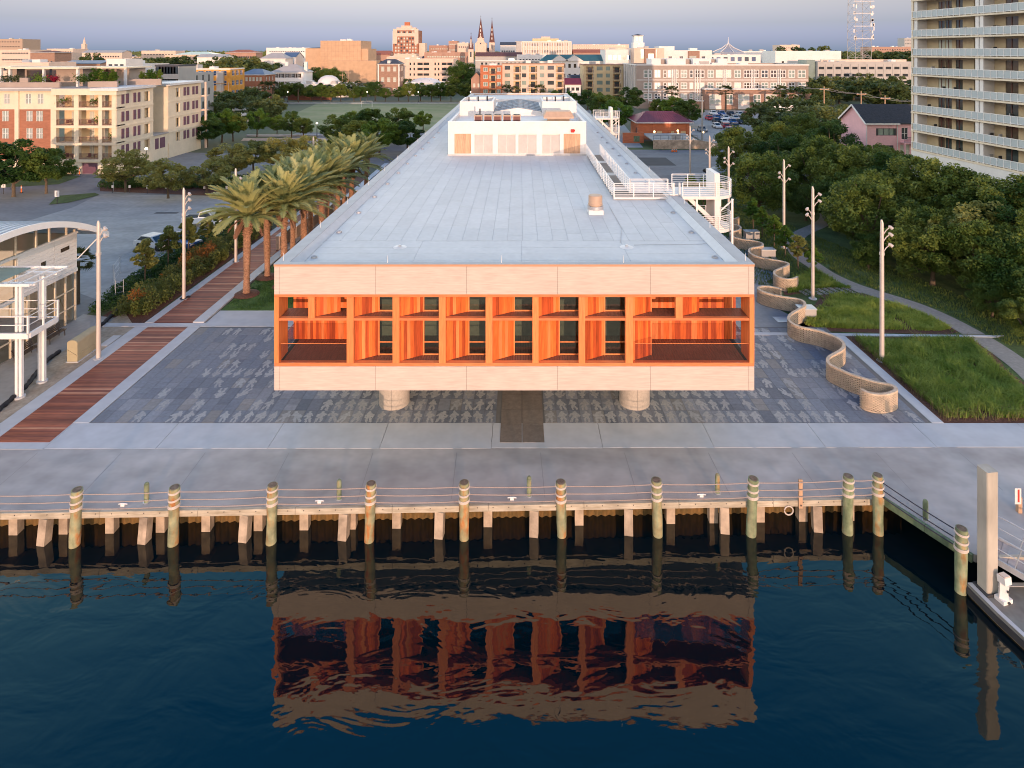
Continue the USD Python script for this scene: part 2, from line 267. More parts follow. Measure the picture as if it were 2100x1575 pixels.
mat('window_dark', (0.035, 0.045, 0.05), 0.08, 0.3, 0.3, spec=0.9)
mat('window_brown', (0.06, 0.045, 0.035), 0.1, 0.5, 0.4, spec=0.9)
mat('window_green', (0.20, 0.26, 0.23), 0.12, 0.25, 0.25, spec=0.9)
mat('window_pale', (0.46, 0.49, 0.43), 0.25, 0.25, 0.15, spec=0.6)
mat('window_blue', (0.03, 0.07, 0.17), 0.15, 0.3, 0.3, spec=0.8)
leafmat('leaf_oak', (0.05, 0.095, 0.018), (0.42, 0.48, 0.10))
leafmat('leaf_dark', (0.04, 0.085, 0.02), (0.32, 0.41, 0.09))
leafmat('leaf_olive', (0.15, 0.17, 0.045), (0.52, 0.47, 0.14))
leafmat('leaf_green', (0.07, 0.14, 0.02), (0.34, 0.48, 0.08))
leafmat('leaf_hedge', (0.10, 0.13, 0.03), (0.44, 0.37, 0.10))
leafmat('leaf_rust', (0.30, 0.085, 0.02), (0.45, 0.18, 0.04))
leafmat('leaf_palm', (0.30, 0.33, 0.13), (0.80, 0.71, 0.34), 0.3)
leafmat('leaf_dead', (0.20, 0.12, 0.07), (0.32, 0.20, 0.12), 0.2)
leafmat('leaf_sabal', (0.04, 0.06, 0.02), (0.13, 0.13, 0.05), 0.25)
leafmat('grass_tall', (0.20, 0.29, 0.045), (0.80, 0.78, 0.22), 0.35, 0.9)
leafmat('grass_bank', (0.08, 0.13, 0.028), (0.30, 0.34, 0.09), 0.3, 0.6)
leafmat('grass_straw', (0.16, 0.13, 0.06), (0.34, 0.28, 0.15), 0.3, 0.5)
leafmat('leaf_far', (0.07, 0.10, 0.03), (0.27, 0.28, 0.085), 0.2, 0.05)
leafmat('flower_red', (0.30, 0.015, 0.04), (0.45, 0.03, 0.07), 0.3)
# the harbour: dark teal water under a mirror of gentle ripples
M['water'] = usdkit.material(stage, '/World/Looks/water', {
    'g': ('geometry', {}), 'mp': ('mapping', {'scale': (0.55, 1.0, 1.0)}), 'n': ('noise_texture', {'scale': 0.6, 'detail': 3.0, 'roughness': 0.5, 'distortion': 0.6}),
    'n2': ('noise_texture', {'scale': 3.2, 'detail': 2.0, 'roughness': 0.5, 'distortion': 0.3}), 'ad': ('math', {'math_type': 'multiply_add', 'value2': 0.05}),
    'b': ('bump', {'strength': 1.0, 'distance': 0.027}), 'p': ('principled_bsdf', {'base_color': (0.0002, 0.0035, 0.0055), 'roughness': 0.012, 'ior': 1.7, 'specular_ior_level': 0.5, 'specular_tint': (0.88, 0.86, 0.6)})},
    [('g.position', 'mp.vector'), ('mp.vector', 'n.vector'), ('mp.vector', 'n2.vector'), ('n2.fac', 'ad.value1'), ('n.fac', 'ad.value3'), ('ad.value', 'b.height'), ('b.normal', 'p.normal')], surface='p.BSDF')

# ------------------------------------------------------------------ water, land, pavements
WL = -1.5                                                   # water level; the quay deck is at 0
R = random.Random(7)
struct('harbour_water', MB().add([[-2500, -3500, WL], [2500, -3500, WL], [2500, 0.9, WL], [-2500, 0.9, WL]], [[0, 1, 2], [0, 2, 3]]), 'water')
E0, E1 = np.array([-24.9, 29.47 + CY]), np.array([18.0, 30.42 + CY])   # the quay's front edge
ED = (E1 - E0) / (E1[0] - E0[0])
def edge(x): return E0 + ED * (x - E0[0])
C2 = np.array([19.9, 26.9 + CY])                            # the end of the quay's short return on the right
struct('ground', MB().add([[-6000, -1.0, -0.05], [6000, -1.0, -0.05], [6000, 9000, -0.05], [-6000, 9000, -0.05]], [[0, 1, 2], [0, 2, 3]]), 'land')
deck = Polygon([edge(-70), E1, C2, (23.5, C2[1]), (70, C2[1] + 1.5), (70, 1.9), (-70, 1.9)])
qd = thing('quay_deck', None, None, kind='structure')
part(qd, 'deck_slab', MB().poly(deck.buffer(-0.02), -0.34, -0.004), 'concrete_tan')
yb = 34.2 + CY - 0.45
jt = MB()                                                   # saw-cut joints as shallow dark strips on the slab
for k in range(-13, 17):
    x = k * 4.6 + 1.2
    jt.poly(Polygon([(x, edge(x)[1] + 0.3), (x + 0.025, edge(x)[1] + 0.3), (x + 0.025 - 0.1, yb), (x - 0.1, yb)]), 0.0)
part(qd, 'joint', jt, 'faint_joint', kind='stuff')
# light concrete walk between the quay and the plaza
y0, y1 = 34.0 + CY, G(0, 868)[1]
wk = thing('promenade_walk', None, None, kind='structure')
xs = [-70, -48, -34, -26.4] + [-26.4 + 6.2 * k for k in range(1, 16)]
for k in range(len(xs) - 1):
    part(wk, 'concrete_panel', MB().box(xs[k], xs[k + 1] - 0.025, y0 + (0.02 * k), y1, -0.04, 0.012), 'concrete_light')
yfar = 50.0 + CY                                            # the far side of the plaza and its cross strip
# boardwalk of red-brown planks between two concrete strips
bw = thing('boardwalk', None, None, kind='structure')
BX0, BX1 = -29.7, -26.5
part(bw, 'concrete_edge', MB().box(BX1, -25.55, y1, 49.1 + CY, -0.04, 0.03), 'concrete_light')
part(bw, 'concrete_edge', MB().box(-30.75, BX0, y1 - 2.4, 49.1 + CY, -0.04, 0.03), 'concrete_light')
part(bw, 'concrete_edge', MB().box(-33.5, -13.1, 49.12 + CY, 49.75 + CY, -0.04, 0.034), 'concrete_light')
part(bw, 'concrete_edge', MB().box(BX1, -25.6, 49.77 + CY, 120 + CY, -0.04, 0.12), 'concrete_light')
part(bw, 'concrete_edge', MB().box(-30.4, BX0, 49.77 + CY, 120 + CY, -0.04, 0.06), 'concrete_light')
y, n = 34.63 + CY, 0
late = MB()
while y < 95 + CY:
    w = 0.148
    if not (49.1 + CY < y + w and y < 49.77 + CY):
        dz = R.uniform(-0.006, 0.006); b = (BX0 + 0.01, BX1 - 0.01, y, y + w - 0.012, -0.03, 0.035 + dz)
        if n < 296: part(bw, 'plank', MB().box(*b), R.choices(['boardwalk_a', 'boardwalk_b', 'boardwalk_c'], [10, 9, 1.6])[0])
        else: late.box(*b)
        n += 1
    y += w
part(bw, 'plank', late, 'boardwalk_a', kind='stuff')
struct('boardwalk_bed', MB().box(-30.0, -26.2, 34.63 + CY, 110 + CY, -0.06, -0.03), 'mulch')
# paved plaza under the museum with pale figure-like inlays
PX1 = 24.35
pz = thing('plaza', None, None, kind='structure')
part(pz, 'bed', MB().box(-25.5, PX1, y1, yfar - 0.9, -0.05, 0.006), 'joint')
def figure(k):                                              # a plain abstract figure about 0.6 m x 1.1 m
    r = random.Random(k); c = lambda x, y, a: Polygon([(x + a * math.cos(t) * r.uniform(0.85, 1.15), y + a * math.sin(t) * r.uniform(0.85, 1.15)) for t in np.linspace(0, 2 * np.pi, 9)[:-1]])
    lim = lambda p, w: LineString(p).buffer(w, quad_segs=1)
    s = r.uniform(0.8, 1.1)
    parts = [c(0.03 * r.uniform(-2, 2), 0.45, 0.1), lim([(0, 0.32), (0.02 * r.uniform(-2, 2), -0.05)], 0.145 * s), lim([(-0.09, 0.28), (-0.24 * s, r.uniform(0.0, 0.2)), (-0.2, r.uniform(-0.15, 0.1))], 0.065),
             lim([(0.09, 0.28), (0.25 * s, r.uniform(0.02, 0.22)), (r.uniform(0.12, 0.28), r.uniform(-0.1, 0.15))], 0.065), lim([(-0.06, -0.08), (-0.13 * s, -0.32), (-0.12 - 0.06 * r.random(), -0.54)], 0.075), lim([(0.06, -0.08), (0.13, -0.3), (0.1 + 0.09 * r.random(), -0.54)], 0.075)]
    g = affinity.skew(affinity.rotate(unary_union(parts), r.uniform(-9, 9), origin=(0, 0)), r.uniform(-12, 12), 0, origin=(0, 0)).segmentize(0.07)
    g = (max(g.geoms, key=lambda q: q.area) if hasattr(g, 'geoms') else g).exterior
    return Polygon([(x + r.gauss(0, .024), y + r.gauss(0, .024)) for x, y in g.coords[:-1]]).buffer(0)
FIG = [figure(k) for k in range(3, 25)]
pw, ph = 0.728, 1.25
cols, rows = int((PX1 + 25.5) / pw), 10
pav, inl, rest, rin, ni = 0, [], {}, MB(), 0
cells = []
for j in range(rows):
    for i in range(cols):
        xa = -25.48 + i * pw; ya = y1 + 0.02 + j * ph
        if abs((xa + pw / 2) - 0.1) < 1.25: continue
        cells.append((j, i, xa, ya))
for j, i, xa, ya in cells:
    halves = [(ya, ya + ph)] if R.random() < 0.62 else [(ya, ya + ph * 0.5), (ya + ph * 0.5, ya + ph)]
    m = R.choices('abcd', [5, 3.2, 2.4, 1.0])[0]
    for a, b in halves:
        bx = (xa + 0.008, xa + pw - 0.008, a + 0.008, min(b, yfar - 0.92) - 0.008, -0.03, 0.02 + R.uniform(-0.002, 0.003))
        if bx[3] - bx[2] < 0.1: continue
        if pav < 300: part(pz, 'paver', MB().box(*bx), 'paver_' + m); pav += 1
        else: rest.setdefault(m, MB()).box(*bx)
    under = -13 < xa < 12.6
    p = (0.98 if under and j < 3 else 0.9 if j == 0 and -21 < xa < 19 else 0.45 if under else 0.40 if xa < -13 else 0.45) * (0.25 if (i * 7 + j * 3) % 11 == 0 and not under else 1)
    if abs(xa) > 23.5: p = 0
    if R.random() < p:
        fg = affinity.translate(affinity.scale(FIG[R.randrange(22)], R.choice([-1, 1]) * R.uniform(.85, 1.15), (1 if j % 2 else -1) * 1.02 * (-1 if j == 0 else 1), origin=(0, 0)), xa + pw / 2, ya + ph / 2)
        if ni < 290: part(pz, 'inlay', MB().poly(fg, 0.026), 'inlay'); ni += 1
        else: rin.poly(fg, 0.026)
for m, b in rest.items(): part(pz, 'paver', b, 'paver_' + m, kind='stuff')
if rin.n: part(pz, 'inlay', rin, 'inlay', kind='stuff')
for k in range(9):                                          # the brown stone strip on the axis
    yy = y0 + 0.6 + k * 1.6
    for a, b in ((-1.15, 0.1), (0.12, 1.37)): part(pz, 'strip_slab', MB().box(a, b - 0.012, yy + 0.01, min(yy + 1.6, yfar - 1) - 0.01, -0.03, 0.024 if yy > y1 else 0.028), 'brown_stone')
struct('concrete_border', MB().box(PX1 + 0.03, 25.08, y1, 47.9 + CY, -0.04, 0.03), 'concrete_light')
struct('concrete_border', MB().poly([(12.3, 47.75 + CY), (36.6, 47.3 + CY), (37.4, 47.55 + CY), (12.3, 48.3 + CY)], -0.04, 0.045), 'concrete_light')
struct('forecourt', MB().poly([(-25.5, 49.77 + CY), (12.4, 49.77 + CY), (12.4, 52.2 + CY), (-25.5, 52.2 + CY)], -0.04, 0.0), 'concrete_light')
struct('forecourt', MB().poly([(12.42, 48.35 + CY), (23.4, 48.2 + CY), (22.4, 51.5 + CY), (21.2, 54.6 + CY), (23, 55.4 + CY), (24.6, 57.3 + CY), (23.4, 58.6 + CY), (25.4, 60.5 + CY), (23.8, 65 + CY), (25.2, 67.5 + CY), (24.4, 74 + CY), (22, 84 + CY), (20, 110 + CY), (12.42, 120 + CY)], -0.04, 0.004), 'concrete_grey')
struct('forecourt', MB().box(-13.0, 12.4, 52.22 + CY, 175 + CY, -0.04, 0.0), 'concrete_grey')

# ------------------------------------------------------------------ the museum on columns
H = lambda py: GZ(py, 32.8)
xp = lambda px: GX(px, 32.8)
XL, XR, LEN = xp(562), xp(1547), 130.0
zT, zC, zS1, zB1, zM1, zM0, zF, zB0, zS0 = 10.69, H(546.5), H(603.7), H(609.5), H(653), H(658), H(745), H(751.5), H(800.5)
mu = thing('museum', 'long flat-roofed pale stone museum on thick round columns with an orange timber loggia front', 'building')
seams = [562, 572.7, 770, 956.5, 1144, 1334, 1534.7, 1547]
for za, zb in ((zS1, zC), (zS0, zB0)):
    for a, b in zip(seams[:-1], seams[1:]):
        part(mu, 'stone_panel', MB().box(xp(a) + 0.008, xp(b) - 0.008, 0, 0.3, za + 0.004, zb - 0.004), 'stone')
    part(mu, 'backing', MB().box(XL + 0.05, XR - 0.05, 0.05, 0.42, za + 0.02, zb - 0.02), 'dark_inside')
for s, xa, xb in ((-1, XL, XL + 0.3), (1, XR - 0.3, XR)):
    for za, zb in ((zS1, zC), (zS0, zB0)): part(mu, 'side_stone', MB().box(xa, xb, 0.305, LEN, za, zb), 'stone')
    part(mu, 'side_wall', MB().wall(*(((xa + 0.06, LEN), (xa + 0.06, 6.5)) if s < 0 else ((xb - 0.06, 6.5), (xb - 0.06, LEN))), zB0, zS1, 0.2, [(3 + k * 7.6, 3 + k * 7.6 + 3.2, zF + 0.1, zB1 - 0.2) for k in range(16)]), 'wood_beam')
    part(mu, 'side_glazing', MB().box(xa + 0.12, xa + 0.16, 7, LEN - 0.5, zF, zB1), 'window_dark')
part(mu, 'end_wall', MB().box(XL, XR, LEN, LEN + 0.3, zS0, zC), 'stone')
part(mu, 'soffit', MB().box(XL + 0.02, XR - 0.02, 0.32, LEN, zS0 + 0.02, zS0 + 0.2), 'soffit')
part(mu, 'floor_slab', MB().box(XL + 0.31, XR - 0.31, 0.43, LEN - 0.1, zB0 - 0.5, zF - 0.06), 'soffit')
part(mu, 'core', MB().box(-9.2, 7.6, 3.4, LEN - 0.5, zF, zS1), 'room_inside')
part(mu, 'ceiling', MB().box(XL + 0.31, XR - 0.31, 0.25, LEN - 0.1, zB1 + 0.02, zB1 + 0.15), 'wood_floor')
# timber frame of the front
part(mu, 'top_beam', MB().box(XL, XR, 0.02, 0.3, zB1, zS1 - 0.004), 'wood_beam')
part(mu, 'middle_beam', MB().box(xp(572), xp(1537), 0.03, 0.28, zM0, zM1), 'wood_beam')
for a, b in ((562, 890), (890, 1168), (1168, 1296), (1296, 1547)): part(mu, 'bottom_beam', MB().box(xp(a) + 0.004, xp(b) - 0.004, 0.015 + 0.006 * (a % 3), 0.32, zB0 + 0.004, zF), 'wood_beam')
mull = [(711, 725), (805, 819), (900, 914), (996, 1010), (1092, 1104.6), (1187, 1200), (1283, 1298)]
for a, b in mull: part(mu, 'post', MB().box(xp(a), xp(b), 0, 0.26, zF + 0.002, zB1 - 0.002), 'wood_c')
for a, b in ((562, 571.5), (1537.5, 1547)): part(mu, 'corner_post', MB().box(xp(a), xp(b), 0, 1.3, zF + 0.002, zB1 - 0.002), 'wood_c')
for a, b in ((632, 645), (1386, 1400)): part(mu, 'short_post', MB().box(xp(a), xp(b), 0.005, 0.26, zM1 + 0.002, zB1 - 0.002), 'wood_c')
for a, b, dep in ((572, 711, 1.35), (725, 1283, 0.88), (1298, 1537, 1.35)):
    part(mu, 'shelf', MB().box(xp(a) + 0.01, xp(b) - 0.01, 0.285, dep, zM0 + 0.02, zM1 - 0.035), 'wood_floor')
    d = MB(); x = xp(a) + 0.02
    while x < xp(b) - 0.1: d.box(x, x + 0.125, 0.285, dep, zM1 - 0.034, zM1 - 0.004 + R.uniform(-.003, .003)); x += 0.135
    part(mu, 'shelf_board', d, 'wood_floor', kind='stuff')
part(mu, 'floor_bed', MB().box(XL + 0.1, XR - 0.1, 0.33, 3.3, zF - 0.055, zF - 0.035), 'dark_inside')
d = MB(); x = XL + 0.38
while x < XR - 0.45: d.box(x, x + 0.125, 0.325, 3.35, zF - 0.034, zF + R.uniform(-.004, .003)); x += 0.142
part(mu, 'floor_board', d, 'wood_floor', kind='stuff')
WM = ['wood_a', 'wood_b', 'wood_c']
def boards(p0, p1, za, zb, w=0.19, name='wall_panel', wt=(6, 4, 2)):   # a wall clad in upright boards, each a piece of its own
    p0, p1 = np.array(p0, float), np.array(p1, float); L = np.linalg.norm(p1 - p0); dr = (p1 - p0) / L; nv = np.array([dr[1], -dr[0]])
    ba = MB().wall(p0 - nv * 0.03, p1 - nv * 0.03, za, zb, 0.05)
    w_ = part(mu, name, ba, 'wood_b')
    n = max(2, round(L / w)); ang = math.atan2(dr[1], dr[0])
    for k in range(n):
        c = p0 + dr * (k + 0.5) * L / n
        part(w_, 'board', MB().obox((c[0], c[1], (za + zb) / 2), (L / n - 0.004, 0.03 + R.uniform(0, 0.003), zb - za - 0.01), ang), R.choices(WM, wt)[0])
fins = [m[1] for m in mull]
for i, px in enumerate(fins):
    for za, zb in ((zF + 0.004, zM0), (zM1, zB1)):
        boards((xp(px) + 0.01, 0.27), (xp(px) + 1.13, 0.90), za, zb, name='angled_fin')
        part(mu, 'fin_frame', MB().box(xp(px) + 1.12, xp(px) + 1.19, 0.86, 0.96, za, zb), 'wood_c')
for a, za, zb in ((645, zM1, zB1), (1400, zM1, zB1)): boards((xp(a) + 0.01, 0.27), (xp(a) + 1.13, 0.90), za, zb, name='angled_fin')
for i in range(6):                                          # glazing of the six bays
    xa, xb = xp(fins[i]) + 1.19, xp(mull[i + 1][0]) + 0.55
    for za, zb, rail in ((zF, zM0, 6.07), (zM1, zB1, None)):
        gl = part(mu, 'window', MB().box(xa, xb, 0.925, 0.94, za + 0.06, zb - 0.02), 'glass')
        part(gl, 'frame', MB().box(xa, xb, 0.90, 0.95, za, za + 0.065), 'wood_c')
        if rail: part(gl, 'frame', MB().box(xa, xb, 0.90, 0.95, rail, rail + 0.05), 'wood_c')
        part(mu, 'room_back', MB().box(xa - 0.6, xb + 0.2, 3.2, 3.25, za, zb), 'room_inside')
boards((XL + 0.03, 2.75), (xp(724), 2.75), zF + 0.004, zB1, 0.16, 'back_wall')
boards((xp(1330), 2.75), (XR - 0.03, 2.75), zF + 0.004, zB1, 0.16, 'back_wall')
part(mu, 'return_wall', MB().box(xp(724), xp(726), 0.9, 2.8, zF, zB1), 'wood_b')
part(mu, 'return_wall', MB().box(xp(1298) + 1.1, xp(1298) + 1.16, 0.92, 2.8, zF, zB1), 'wood_b')
for a, b, n in ((575, 710, 1), (1303, 1536, 3)):
    for k in range(n):
        xa, xb = xp(a) + (xp(b) - xp(a)) * k / n, xp(a) + (xp(b) - xp(a)) * (k + 1) / n
        g = part(mu, 'glass_rail', MB().box(xa + 0.01, xb - 0.01, 0.06, 0.075, zF + 0.02, 6.40), 'clear_glass')
        part(g, 'rail_cap', MB().box(xa, xb, 0.055, 0.08, 6.40, 6.425), 'wood_c')
for xx in (XL + 0.12, XR - 0.135):
    part(mu, 'glass_rail', MB().box(xx, xx + 0.015, 1.32, 2.72, zF + 0.02, 6.40), 'clear_glass')
# roof: parapet, membrane sheets, drains, rods
zR = 10.34
part(mu, 'cap', MB().box(XL - 0.01, XR + 0.01, -0.02, 0.04, zC + 0.002, zT - 0.03), 'cap')
cp = 0.72
part(mu, 'coping', MB().box(XL - 0.02, XR + 0.02, -0.03, 0.33, zT - 0.028, zT), 'coping')
for k in range(13):
    for xa, xb in ((XL - 0.02, XL + cp), (XR - cp, XR + 0.02)):
        part(mu, 'coping', MB().box(xa, xb, 0.335 + k * 9.97, 0.33 + (k + 1) * 9.97 - 0.02, zT - 0.03 + 0.001 * (k % 2), zT + 0.003 * (k % 2)), 'coping')
part(mu, 'coping', MB().box(XL - 0.02, XR + 0.02, LEN - 0.1, LEN + 0.32, zT - 0.028, zT + 0.12), 'white_paint')
for xa, xb in ((XL + 0.03, XL + cp - 0.02), (XR - cp + 0.02, XR - 0.03)): part(mu, 'parapet', MB().box(xa, xb, 0.05, LEN, zC - 0.4, zT - 0.032), 'white_paint')
part(mu, 'parapet', MB().box(XL + cp, XR - cp, 0.05, 0.31, zC - 0.3, zT - 0.032), 'white_paint')
for s in (-1, 1):
    xo = XL + cp if s < 0 else XR - cp
    part(mu, 'cant_strip', MB().add([[xo, 0.33, zT - 0.03], [xo, LEN - 0.1, zT - 0.03], [xo - s * 0.42, LEN - 0.1, zR + 0.02], [xo - s * 0.42, 0.33, zR + 0.02]], [[0, 1, 2], [0, 2, 3]] if s > 0 else [[0, 2, 1], [0, 3, 2]]), 'roof_white')
part(mu, 'roof_deck', MB().box(XL + 0.32, XR - 0.32, 0.31, LEN, zR - 0.3, zR - 0.012), 'roof_seam')
rs, cnt, rx0, rx1 = MB(), 0, XL + cp + 0.36, XR - cp - 0.36
nc = 25; wc = (rx1 - rx0) / nc
tail = [(yy, yy + 1.18, rx0 + q * 6.07, rx0 + (q + 1) * 6.07) for yy in np.arange(0.34, 4.9, 1.18) for q in range(4)]
for c in range(nc):
    yy = 5.08 + R.uniform(0, 0.01)
    first = True
    while yy < LEN - 0.2:
        ln_ = R.uniform(1.0, 5.0) if first else 5.0; first = False
        tail.append((yy, min(yy + ln_, LEN - 0.15), rx0 + c * wc, rx0 + (c + 1) * wc)); yy += ln_
tail.sort()
for a, b, xa, xb in tail:
    bx = (xa + 0.008, xb - 0.008, a + 0.008, b - 0.008, zR - 0.0115, zR + R.uniform(0, 0.004))
    if cnt < 300: part(mu, 'roof_sheet', MB().box(*bx), 'roof_white'); cnt += 1
    else: rs.box(*bx)
part(mu, 'roof_sheet', rs, 'roof_white', kind='stuff')
for s in (-1, 1):
    xo = XL + cp + 0.75 if s < 0 else XR - cp - 0.75
    for k in range(12):
        part(mu, 'roof_drain', MB().lathe(xo, 2.0 + 4.8 * k, [(0.001, zR), (0.19, zR + 0.005), (0.16, zR + 0.10), (0.07, zR + 0.15), (0.001, zR + 0.155)], 10), 'grey_metal', 40)
    for k in range(9): part(mu, 'lightning_rod', MB().cyl(XL + 0.3 if s < 0 else XR - 0.3, 0.5 + 6.2 * k, zT, zT + 0.42, 0.016, 0.01, 6), 'white_metal')
for px in (793, 1028, 1280): part(mu, 'lightning_rod', MB().cyl(xp(px), 0.15, zT, zT + 0.4, 0.016, 0.01, 6), 'white_metal')
for px, k in ((820, 0), (1285, 1)):                          # two low patched roof outlets
    x, y = G(px, 507, zR); part(mu, 'roof_patch', MB().lathe(x, y, [(0.42, zR + 0.006), (0.2, zR + 0.03), (0.1, zR + 0.05), (0.08, zR + 0.16), (0.001, zR + 0.17)], 10), 'white_paint', 40)
cable = MB()
for pts in ([(1250, 425), (1275, 470), (1272, 498)], [(1300, 503), (1440, 501), (1455, 498)]):
    cable.tube([(*G(px, py, zR), zR + 0.02) for px, py in pts], 0.011, 5)
part(mu, 'roof_cable', cable, 'grey_metal', kind='stuff')
for r_ in range(9):
    for xc in (-7.9, 7.16):
        c = part(mu, 'column', MB().cyl(xc, 5.8 + r_ * 14.7, -0.02, zS0 + 0.03, 0.95, None, 40), 'column', 30)
        part(c, 'joint_line', MB().box(xc - 0.012, xc + 0.012, 5.8 + r_ * 14.7 - 0.953, 5.8 + r_ * 14.7 - 0.9, 0.03, zS0), 'joint')
# penthouse and plant on the roof
py0 = 35.9; pxa, pxb = GX(919, 68.7), GX(1202, 68.7); zP = GZ(250, 68.7)
openings = [(943, 977), (985, 1011), (1027, 1063), (1074, 1106), (1124, 1154), (1160, 1190)]
opens = [(932, 966), (973, 1010), (1021, 1057), (1063, 1100), (1112, 1148), (1156, 1190)]
pw_ = part(mu, 'penthouse', MB().wall((pxa, py0), (pxb, py0), zR - 0.1, zP, 0.3, [(GX(a, 68.7) - pxa, GX(b, 68.7) - pxa, zR + 0.22, GZ(274.5, 68.7)) for a, b in opens])
     .box(pxa, pxa + 0.3, py0 + 0.3, 68, zR - 0.1, zP).box(pxb - 0.3, pxb, py0 + 0.3, 68, zR - 0.1, zP).box(pxa, pxb, 68, 68.3, zR - 0.1, zP).box(pxa + 0.3, pxb - 0.3, py0 + 0.3, 68, zP - 1.3, zP - 0.45), 'white_paint')
part(pw_, 'base_flashing', MB().box(pxa - 0.04, pxb + 0.04, py0 - 0.05, py0 - 0.002, zR, zR + 0.16), 'grey_metal')
part(pw_, 'parapet_cap', MB().box(pxa - 0.03, pxb + 0.03, py0 - 0.03, py0 + 0.33, zP + 0.002, zP + 0.05), 'white_metal')
for i, (a, b) in enumerate(opens):
    xa, xb, z1_ = GX(a, 68.7), GX(b, 68.7), GZ(274.5, 68.7)
    if i in (0, 5):
        dd = part(mu, 'door', MB().box(xa, xb, py0 + 0.12, py0 + 0.18, zR + 0.22, z1_), 'door_wood')
        nb = 6
        for k in range(nb): part(dd, 'board', MB().box(xa + (xb - xa) * k / nb + 0.008, xa + (xb - xa) * (k + 1) / nb - 0.008, py0 + 0.07, py0 + 0.118, zR + 0.24, z1_ - 0.02), 'door_wood')
    else:
        lv = part(mu, 'louvre', MB().box(xa, xb, py0 + 0.2, py0 + 0.24, zR + 0.22, z1_), 'white_paint')
        for q in (0, 1):
            u0, u1 = xa + (xb - xa) * q / 2 + 0.03, xa + (xb - xa) * (q + 1) / 2 - 0.03; s_ = MB(); zz = zR + 0.27
            while zz < z1_ - 0.1: s_.obox(((u0 + u1) / 2, py0 + 0.13, zz), (u1 - u0, 0.13, 0.02), rx=-0.7); zz += 0.115
            part(lv, 'slat', s_, 'white_paint', kind='stuff')
part(mu, 'wall_lamp', MB().obox((GX(1174, 68.7), py0 - 0.16, GZ(268, 68.7)), (0.34, 0.3, 0.26), rx=0.4).obox((GX(1177, 68.7), py0 - 0.28, GZ(267, 68.7)), (0.2, 0.1, 0.2), rx=0.4), 'red_paint')
zr2 = zP - 0.45
for k in range(5):                                          # five condenser units in a row
    x0 = GX(973 + 19.6 * k, 71.5); u = part(mu, 'condenser', MB().box(x0, x0 + 0.92, 38.4, 39.4, zr2 + 0.12, zr2 + 0.86).box(x0 - 0.02, x0 + 0.94, 38.37, 39.43, zr2 + 0.862, zr2 + 0.93), 'tan_metal')
    part(u, 'fan_guard', MB().cyl(x0 + 0.46, 38.9, zr2 + 0.93, zr2 + 1.0, 0.38, None, 14), 'dark_metal')
    part(u, 'grille', MB().box(x0 + 0.08, x0 + 0.84, 38.375, 38.398, zr2 + 0.2, zr2 + 0.8), 'wine_metal')
x0, x1 = GX(1114, 73), GX(1176, 73)
hd = MB(); yA, yB = 39.2, 42.0
hd.add([[x0 + .05, yA, zr2 + .45], [x1 - .05, yA, zr2 + .45], [x1 - .05, yB, zr2 + .45], [x0 + .05, yB, zr2 + .45], [x0, yA, zr2 + .62], [x1, yA, zr2 + .62], [x1, yB, zr2 + .62], [x0, yB, zr2 + .62],
        [x0 + .35, yA + .35, zr2 + 1.25], [x1 - .35, yA + .35, zr2 + 1.25], [x1 - .35, yB - .35, zr2 + 1.25], [x0 + .35, yB - .35, zr2 + 1.25]],
       [[0, 1, 5], [0, 5, 4], [1, 2, 6], [1, 6, 5], [2, 3, 7], [2, 7, 6], [3, 0, 4], [3, 4, 7], [4, 5, 9], [4, 9, 8], [5, 6, 10], [5, 10, 9], [6, 7, 11], [6, 11, 10], [7, 4, 8], [7, 8, 11], [8, 9, 10], [8, 10, 11], [0, 2, 1], [0, 3, 2]])
h_ = part(mu, 'exhaust_hood', hd, 'tan_metal'); part(h_, 'curb', MB().box(x0 + .5, x1 - .5, yA + .4, yB - .4, zr2, zr2 + .45), 'tan_metal')
part(mu, 'flue', MB().cyl(GX(984, 73), 40.5, zr2, zr2 + 1.5, 0.09), 'dark_metal')
zB = GZ(208, 79.3)
for a, b in ((943, 1012), (1112, 1182)):
    xa, xb = GX(a, 79.3), GX(b, 79.3); ya, yb_ = 46.5, 54.1
    o = part(mu, 'plant_box', MB().box(xa, xb, ya, ya + .25, zr2, zB).box(xa, xb, yb_ - .25, yb_, zr2, zB).box(xa, xa + .25, ya + .25, yb_ - .25, zr2, zB).box(xb - .25, xb, ya + .25, yb_ - .25, zr2, zB).box(xa + .25, xb - .25, ya + .25, yb_ - .25, zB - .9, zB - .45), 'white_paint')
    for k in range(3): part(o, 'vent_pipe', MB().cyl(xa + 0.8 + 1.2 * k, ya + 4.5 + k, zB - .45, zB + .25, 0.1, None, 8), 'dark_metal')
xa, xb, xm = GX(1012, 79.3) + 0.05, GX(1112, 79.3) - 0.05, GX(1062, 79.3)
sk = part(mu, 'skylight', MB().add([[xa, 47, zr2 + .5], [xm, 47, zr2 + 1.0], [xb, 47, zr2 + .5], [xa, 61, zr2 + .5], [xm, 61, zr2 + 1.0], [xb, 61, zr2 + .5]], [[0, 1, 4], [0, 4, 3], [1, 2, 5], [1, 5, 4]]), 'skylight_glass')
part(sk, 'curb', MB().box(xa, xb, 46.9, 46.98, zr2, zr2 + .5).box(xa - .1, xb + .1, 46.7, 46.88, zr2, zr2 + .3), 'white_paint')
part(sk, 'gable_end', MB().add([[xa, 46.95, zr2 + .5], [xb, 46.95, zr2 + .5], [xm, 46.95, zr2 + 1.0]], [[0, 1, 2]]), 'white_paint')
for k in range(7):
    t = k / 6; yy = 47 + 14 * t; part(sk, 'glazing_bar', MB().bar((xa, yy, zr2 + .53), (xm, yy, zr2 + 1.03), .07).bar((xm, yy, zr2 + 1.03), (xb, yy, zr2 + .53), .07), 'skylight_bar')
